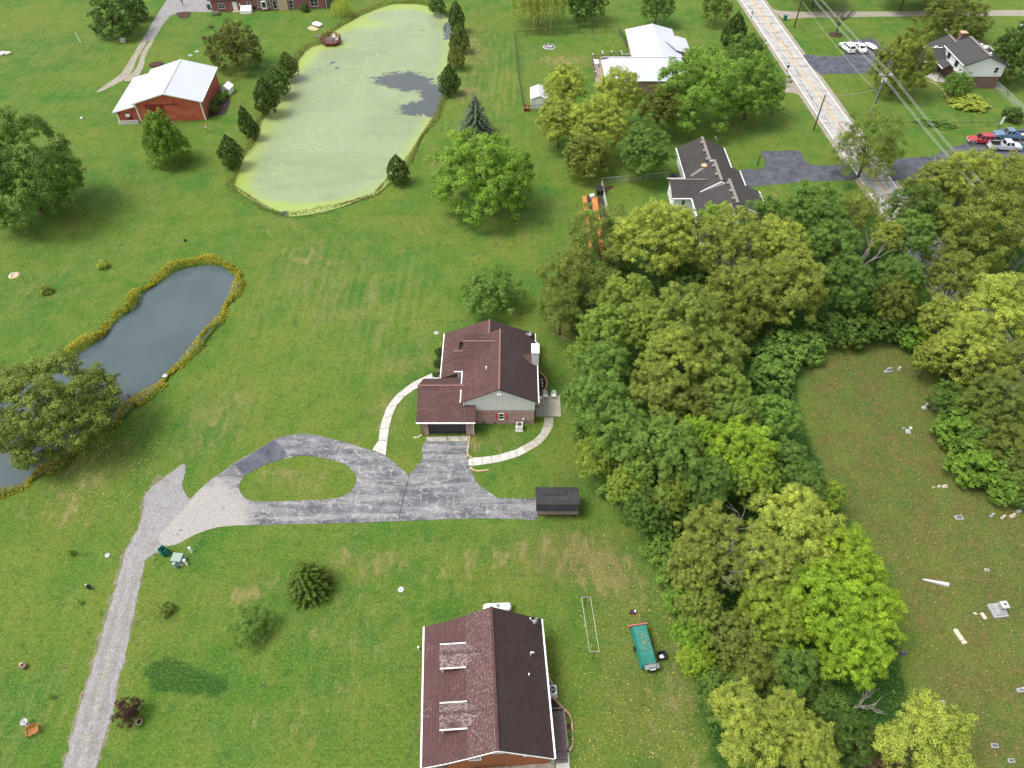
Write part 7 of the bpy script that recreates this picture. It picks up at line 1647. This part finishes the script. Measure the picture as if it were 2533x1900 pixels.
q = P(61, 1650); o = thing('flower_pot', 'reddish stone planter on the lawn left of the gravel lane', 'planter', (q.x, q.y, 0), .3); MB().lathe([(.18, 0), (.2, .25), (.3, .4), (.28, .5)], (.05, -.1, 0), 10).build('pot', 'rust' if False else 'brick_brown', o); MB().box((-.12, .14, .45), (.42, .36, .1)).build('top_slab', 'brick_pink', o)
q = P(86, 1812); o = thing('garden_bench', 'orange wooden garden seat near the bottom left corner', 'bench', (q.x, q.y, 0), R(28)); plain('wood_orange', (.36, .13, .03), .6, .2, 4)
for k in range(4): MB().box((0, -.25 + k * .16, .42), (1.0, .12, .04)).build('seat_slat', 'wood_orange', o)
for k in range(3): MB().box((0, .32 + k * .05, .58 + k * .16), (1.0, .04, .11)).build('back_slat', 'wood_orange', o)
for sx_ in (-1, 1):
    MB().box((sx_ * .5, 0, .6), (.08, .7, .05)).build('armrest', 'wood_orange', o)
    for sy_ in (-.3, .3): MB().box((sx_ * .5, sy_, .3), (.07, .07, .6)).build('leg', 'wood_orange', o)
q = P(68, 1792); o = thing('bird_bath', 'grey bird bath behind the orange garden seat', 'bird bath', (q.x, q.y, 0)); MB().lathe([(.2, 0), (.1, .1), (.08, .6), (.32, .7), (.34, .76), (.26, .7), (.05, .68)], (0, 0, 0), 14).build('basin', 'granite', o); MB().lathe([(.05, 0), (.07, .1), (.02, .2)], (0, 0, .69), 8).build('finial', 'sandstone', o)
q = P(347, 1788); o = thing('flower_pot', 'round tan pot at the foot of the dark red sapling', 'planter', (q.x, q.y, 0)); MB().lathe([(.2, 0), (.3, .3), (.32, .36), (.26, .34), (.22, .2)], (0, 0, 0), 14).build('pot', 'sandstone', o); MB().lathe([(.24, .3), (.02, .33)], (0, 0, 0), 12).build('soil', 'mulch', o)
# garden beds and things by the ranch house
for lb, pts, m in (('left strip of orange mulch in the garden beds', [(1440.6,486),(1451,486),(1455,528),(1462,580),(1468,612),(1456,612),(1449,560),(1444,520)], 'mulch_orange'), ('right strip of orange mulch in the garden beds', [(1462,489),(1477,489),(1483,535),(1492,590),(1502,640),(1488,640),(1477,580),(1468,530)], 'mulch_orange'), ('dark soil strip between the orange mulch strips', [(1451.6,486),(1461.5,487),(1467.5,530),(1477,585),(1487,640),(1469,612),(1462.6,580),(1455.6,528)], 'garden_soil'), ('wide dark soil bed against the chain-link fence', [(1478,487),(1488,486),(1500,527),(1506,560),(1488,560),(1483.8,535)], 'garden_soil')):
    tag(MB().prism(polyP(pts), -.05, .14).build('garden_bed', m), lb, 'garden bed')
q = P(1457, 527, .4); tree('squash_plant', 'pale green squash plant on the dark garden strip', 'plant', q.x, q.y, .9, .5, .4, 'w', (.13, .21, .09), 'stem')
q = P(1464, 489); tag(MB().box((0, 0, .25), (.7, .5, .4), .2).box((0, 0, .48), (.8, .6, .06), .2).build('cooler', 'plastic_white'), 'small white box at the head of the garden beds', 'box').location = (q.x, q.y, .1)
q = P(1483, 478); o = thing('compost_bin', 'black compost bin outside the chain-link corner', 'compost bin', (q.x, q.y, 0)); MB().box((0, 0, .5), (1.2, 1.6, 1.0)).build('box', 'metal_dark', o); MB().box((0, 0, 1.03), (1.3, 1.7, .07), taper=.9).build('lid', 'metal_dark', o)
tag(MB().prism(smooth(polyP([(1490, 470), (1500, 462), (1520, 460), (1508, 470), (1496, 478)]), 2), -.05, .05).build('mulch_bed', 'mulch'), 'dark red mulch patch inside the chain-link corner', 'mulch bed')
q = P(1358, 116); o = thing('fire_pit', 'stone fire pit in the fenced yard of the white-roofed house', 'fire pit', (q.x, q.y, 0)); MB().lathe([(1.5, 0), (1.4, .04), (.2, .05)], (0, 0, 0), 18).build('ash_bed', 'granite', o)
for k in range(11): a = k * .571; MB().box((.95 * math.cos(a), .95 * math.sin(a), .16), (.42, .3, .3), a + 1.57).build('stone', 'granite' if k % 2 else 'brick_brown', o)
for lb, a in (('left red and white garden figure at the fence corner', (1299.5, 274)), ('right red and white garden figure at the fence corner', (1306.5, 274))):
    q = P(*a); o = thing('garden_figure', lb, 'ornament', (q.x, q.y, 0), 0, 'red and white garden figures'); MB().lathe([(.28, 0), (.32, .2), (.22, .55), (.14, .7)], (0, 0, 0), 10).build('body', 'lamp_red', o); MB().lathe([(.17, 0), (.2, .14), (.1, .3)], (0, -.03, .66), 10).build('beard', 'plastic_white', o); MB().lathe([(.2, 0), (.1, .35), (.01, .75)], (0, 0, .88), 10).build('cap', 'lamp_red', o)
q = P(1858.6, 44); o = thing('mailbox', 'grey mailbox on a post at the left edge of the road', 'mailbox', (q.x, q.y, 0)); MB().box((0, 0, .55), (.12, .12, 1.1)).build('post', 'pole_dark', o); MB().box((0, 0, 1.22), (.55, .3, .3)).cyl((-.27, 0, 1.36), (.27, 0, 1.36), .15, .15, 10).build('box', 'metal_grey', o)
q = P(1946, 178); o = thing('mailbox', 'dark mailbox at the gravel turnout beside the road', 'mailbox', (q.x, q.y, 0)); MB().box((0, 0, .55), (.12, .12, 1.1)).build('post', 'pole_dark', o); MB().box((0, 0, 1.22), (.55, .3, .3)).cyl((-.27, 0, 1.36), (.27, 0, 1.36), .15, .15, 10).build('box', 'metal_dark', o)
q = P(1873, 410); tag(MB().cyl((0, 0, 0), (.1, .1, 1.9), .1, .08, 8).lathe([(.14, 0), (.16, .15), (.05, .25)], (.1, .1, 1.9), 8).build('lamp_post', 'metal_dark'), 'short black yard lamp post beside the dark asphalt drive', 'lamp post').location = q
q = P(2463, 330); o = thing('sign_post', 'slim post with a white panel beside the blue pickup', 'post', (q.x, q.y, 0)); MB().cyl((0, 0, 0), (0, 0, 2.0), .06, .06, 6).build('post', 'pole_dark', o); MB().box((0, 0, 2.7), (.38, .1, 1.5)).build('panel', 'plastic_white', o)
q = P(2505, 292); o = thing('bird_bath', 'pinkish bird bath beside the chain-link corner at the right edge', 'bird bath', (q.x, q.y, 0)); MB().lathe([(.2, 0), (.1, .15), (.1, .8), (.4, .92), (.42, 1.0), (.3, .92), (.05, .9)], (0, 0, 0), 12).build('basin', 'brick_pink', o); MB().lathe([(.06, 0), (.1, .1), (.03, .25)], (0, 0, .9), 8).build('finial', 'sandstone', o)
q = P(2472, 196); o = thing('patio_umbrella', 'folded red umbrella at the corner of the split-level house', 'umbrella', (q.x, q.y, 0)); MB().cyl((0, 0, 0), (0, 0, 2.6), .04, .04, 6).build('pole', 'metal_dark', o); MB().lathe([(.32, 1.3), (.36, 1.5), (.2, 2.1), (.03, 2.6)], (0, 0, 0), 10).build('canopy', 'lamp_red', o)
q = P(2520, 76); tag(MB().lathe([(.2, 0), (.12, .2), (.1, 1.1), (.35, 1.2), (.35, 1.5), (.05, 1.7)], (0, 0, 0), 10).build('bird_feeder', 'plastic_white'), 'white bird feeder on the lawn at the top right', 'bird feeder').location = q

# ================================================================== CEMETERY
def stone(label, px, py, kind, w=.7, hgt=.9, rz=0.0, m='granite'):
    q = P(px, py); o = thing('headstone', label, 'headstone', (q.x, q.y, 0), rz, 'headstones of the cemetery', .88); t = .18
    if kind == 'upright':
        MB().box((0, 0, .12), (w * 1.35, t * 2.4, .26)).build('base', m, o); pr_ = [(-w / 2, .25), (w / 2, .25), (w / 2, hgt * .85)] + [(w / 2 * math.cos(a), hgt * .85 + hgt * .15 * math.sin(a)) for a in (.5, 1.0, 1.57, 2.1, 2.6)] + [(-w / 2, hgt * .85)]; MB().profile(pr_, -t / 2, t / 2).build('tablet', m, o)
    elif kind == 'tablet':
        pr_ = [(-w / 2, -.1), (w / 2, -.1), (w / 2, hgt * .8)] + [(w / 2 * math.cos(a), hgt * .8 + hgt * .2 * math.sin(a)) for a in (.5, 1.0, 1.57, 2.1, 2.6)] + [(-w / 2, hgt * .8)]; MB().profile(pr_, -t / 2, t / 2).build('tablet', m, o); MB().box((0, 0, .02), (w * 1.15, t * 1.8, .1)).build('base', m, o)
    elif kind == 'flat':
        MB().box((0, 0, .06), (w, w * .6, .16), taper=.92).build('base', m, o); MB().box((0, 0, .146), (w * .72, w * .36, .012)).build('plaque', 'granite_dark', o)
    elif kind == 'pedestal':
        MB().box((0, 0, .1), (w, w, .24)).build('base', m, o); MB().box((0, 0, .3), (w * .7, w * .7, .18)).build('plinth', m, o); MB().box((0, 0, .39 + hgt / 2), (w * .42, w * .42, hgt)).build('die', m, o); MB().box((0, 0, .43 + hgt), (w * .62, w * .62, .1), taper=.8).build('cap', m, o)
    return o
stone('grey slanted headstone highest in the cemetery', 2197, 920, 'upright', .95, .95, .15); stone('white tablet right of the highest headstone', 2224, 914, 'tablet', .4, .6, .1, 'marble')
stone('pale pedestal stone at the right rim of the upper cemetery', 2286, 1010, 'pedestal', .55, .7, .1, 'marble'); stone('low grey marker right of the pale pedestal stone', 2310, 1011, 'flat', .6)
stone('pale pedestal stone left of the shrubs in the upper cemetery', 2246, 1069, 'pedestal', .65, .6, -.2, 'marble'); stone('small fallen slab beside the pale pedestal stone', 2235, 1060, 'flat', .4, .2, .3, 'marble')
stone('leftmost of three pale stones at the right rim of the cemetery', 2309, 1206, 'flat', .4, .2, .4, 'sandstone'); stone('middle of three pale stones at the right rim of the cemetery', 2322, 1204, 'tablet', .3, .3, .2, 'marble'); stone('rightmost of three pale stones at the right rim of the cemetery', 2336, 1205, 'upright', .5, .5, .2, 'sandstone')
stone('low grey granite marker with a dark face in mid cemetery', 2372, 1281, 'flat', 1.05, .3, 0.0)
stone('thin grey tablet left of the stone cluster at the right edge', 2452, 1277, 'tablet', .45, .7, .35, 'granite'); stone('thin pale tablet in the stone cluster at the right edge', 2480, 1281, 'tablet', .5, .6, .35, 'sandstone'); stone('stepped pale stone in the cluster at the right edge', 2503, 1278, 'upright', .5, .7, .3, 'sandstone'); stone('farthest right stone of the cluster at the right edge', 2519, 1266, 'upright', .45, .5, .3, 'granite')
stone('small white headstone at the lime crowns above the fallen obelisk', 2166, 1416, 'upright', .4, .5, .2, 'marble'); stone('small pale marker right of the fallen obelisk', 2441, 1410, 'flat', .55, .2, -.1, 'marble')
a, b_ = P(2285, 1434.5), P(2344.4, 1449); o = thing('fallen_obelisk', 'long white obelisk lying fallen on the cemetery grass', 'obelisk', ((a.x + b_.x) / 2, (a.y + b_.y) / 2, 0), math.atan2(b_.y - a.y, b_.x - a.x))
L = (b_ - a).length; mb = MB().add([(-L / 2, -.1, 0), (L / 2, -.21, 0), (L / 2, .21, 0), (-L / 2, .1, 0), (-L / 2, -.08, .16), (L / 2, -.19, .36), (L / 2, .19, .36), (-L / 2, .08, .16)], [(3, 2, 1, 0), (4, 5, 6, 7), (0, 1, 5, 4), (1, 2, 6, 5), (2, 3, 7, 6), (3, 0, 4, 7)]); mb.build('shaft', 'marble', o); MB().add([(-L / 2, -.09, .01), (-L / 2, .09, .01), (-L / 2, .08, .16), (-L / 2, -.08, .16), (-L / 2 - .22, 0, .08)], [(0, 1, 2, 3), (1, 0, 4), (2, 1, 4), (3, 2, 4), (0, 3, 4)]).build('tip', 'marble', o)
q = P(2466, 1512); o = thing('stepped_monument', 'large stepped stone monument in the lower cemetery', 'monument', (q.x, q.y, 0), R(6))
for k, (w_, h_) in enumerate(((1.5, .34), (1.15, .26), (.9, .2))): MB().box((.0, .0, [.12, .45, .68][k]), (w_, w_, h_)).build('step', 'granite', o)
MB().box((0, 0, 1.15), (.55, .55, .76)).build('die', 'granite', o); MB().box((0, 0, 1.58), (.8, .8, .1)).build('cap', 'granite', o); MB().box((0, 0, 1.66), (.72, .72, .08), taper=.85).build('cap_top', 'marble', o); MB().cyl((.03, 0, 1.7), (.03, 0, 1.712), .15, .15, 14).build('socket', 'granite_dark', o)
def lying(label, px, py, w, L, rz, m='sandstone', broken=False):
    q = P(px, py); o = thing('fallen_headstone', label, 'headstone', (q.x, q.y, 0), rz, 'fallen headstones of the cemetery')
    pr_ = [(-w / 2, -L / 2), (w / 2, -L / 2), (w / 2, L / 2 - w * .3), (w * .3, L / 2 - .03), (0, L / 2), (-w * .3, L / 2 - .03), (-w / 2, L / 2 - w * .3)]
    MB().prism(pr_, -.03, .1).build('slab', m, o)
    if broken: MB().box((.03, -L / 2 - .22, .05), (w * 1.05, .34, .12), .1).build('broken_foot', m, o)
    return o
lying('broken pale gravestone lying below the stepped monument', 2370, 1570, .5, 1.25, R(14), 'sandstone', True); lying('small pinkish slab lying left of the stepped monument', 2432, 1524, .38, .75, R(10)); lying('tiny pale slab left of the small pinkish one', 2411, 1518, .18, .36, R(60), 'marble'); lying('dark slab with a white end fallen at the bottom of the cemetery', 2276, 1740, .3, .85, R(80), 'marble')
stone('black and white headstone under the lowest lime crown', 2231, 1618, 'upright', .6, .75, .2, 'granite_dark'); stone('small grey headstone hidden in the shade of the southern wood', 2014, 1634, 'upright', .45, .5, .1, 'granite')
stone('grey headstone cut off by the right edge of the lower cemetery', 2526, 1708, 'upright', .8, .9, .1); stone('small upright grey headstone at the bottom of the cemetery', 2328, 1740, 'upright', .45, .6, .2); stone('lower pair left grey marker near the bottom right corner', 2460, 1845, 'flat', .75, .2, -.05); stone('lowest grey marker in the bottom right corner', 2501, 1882, 'flat', .7, .2, .1)
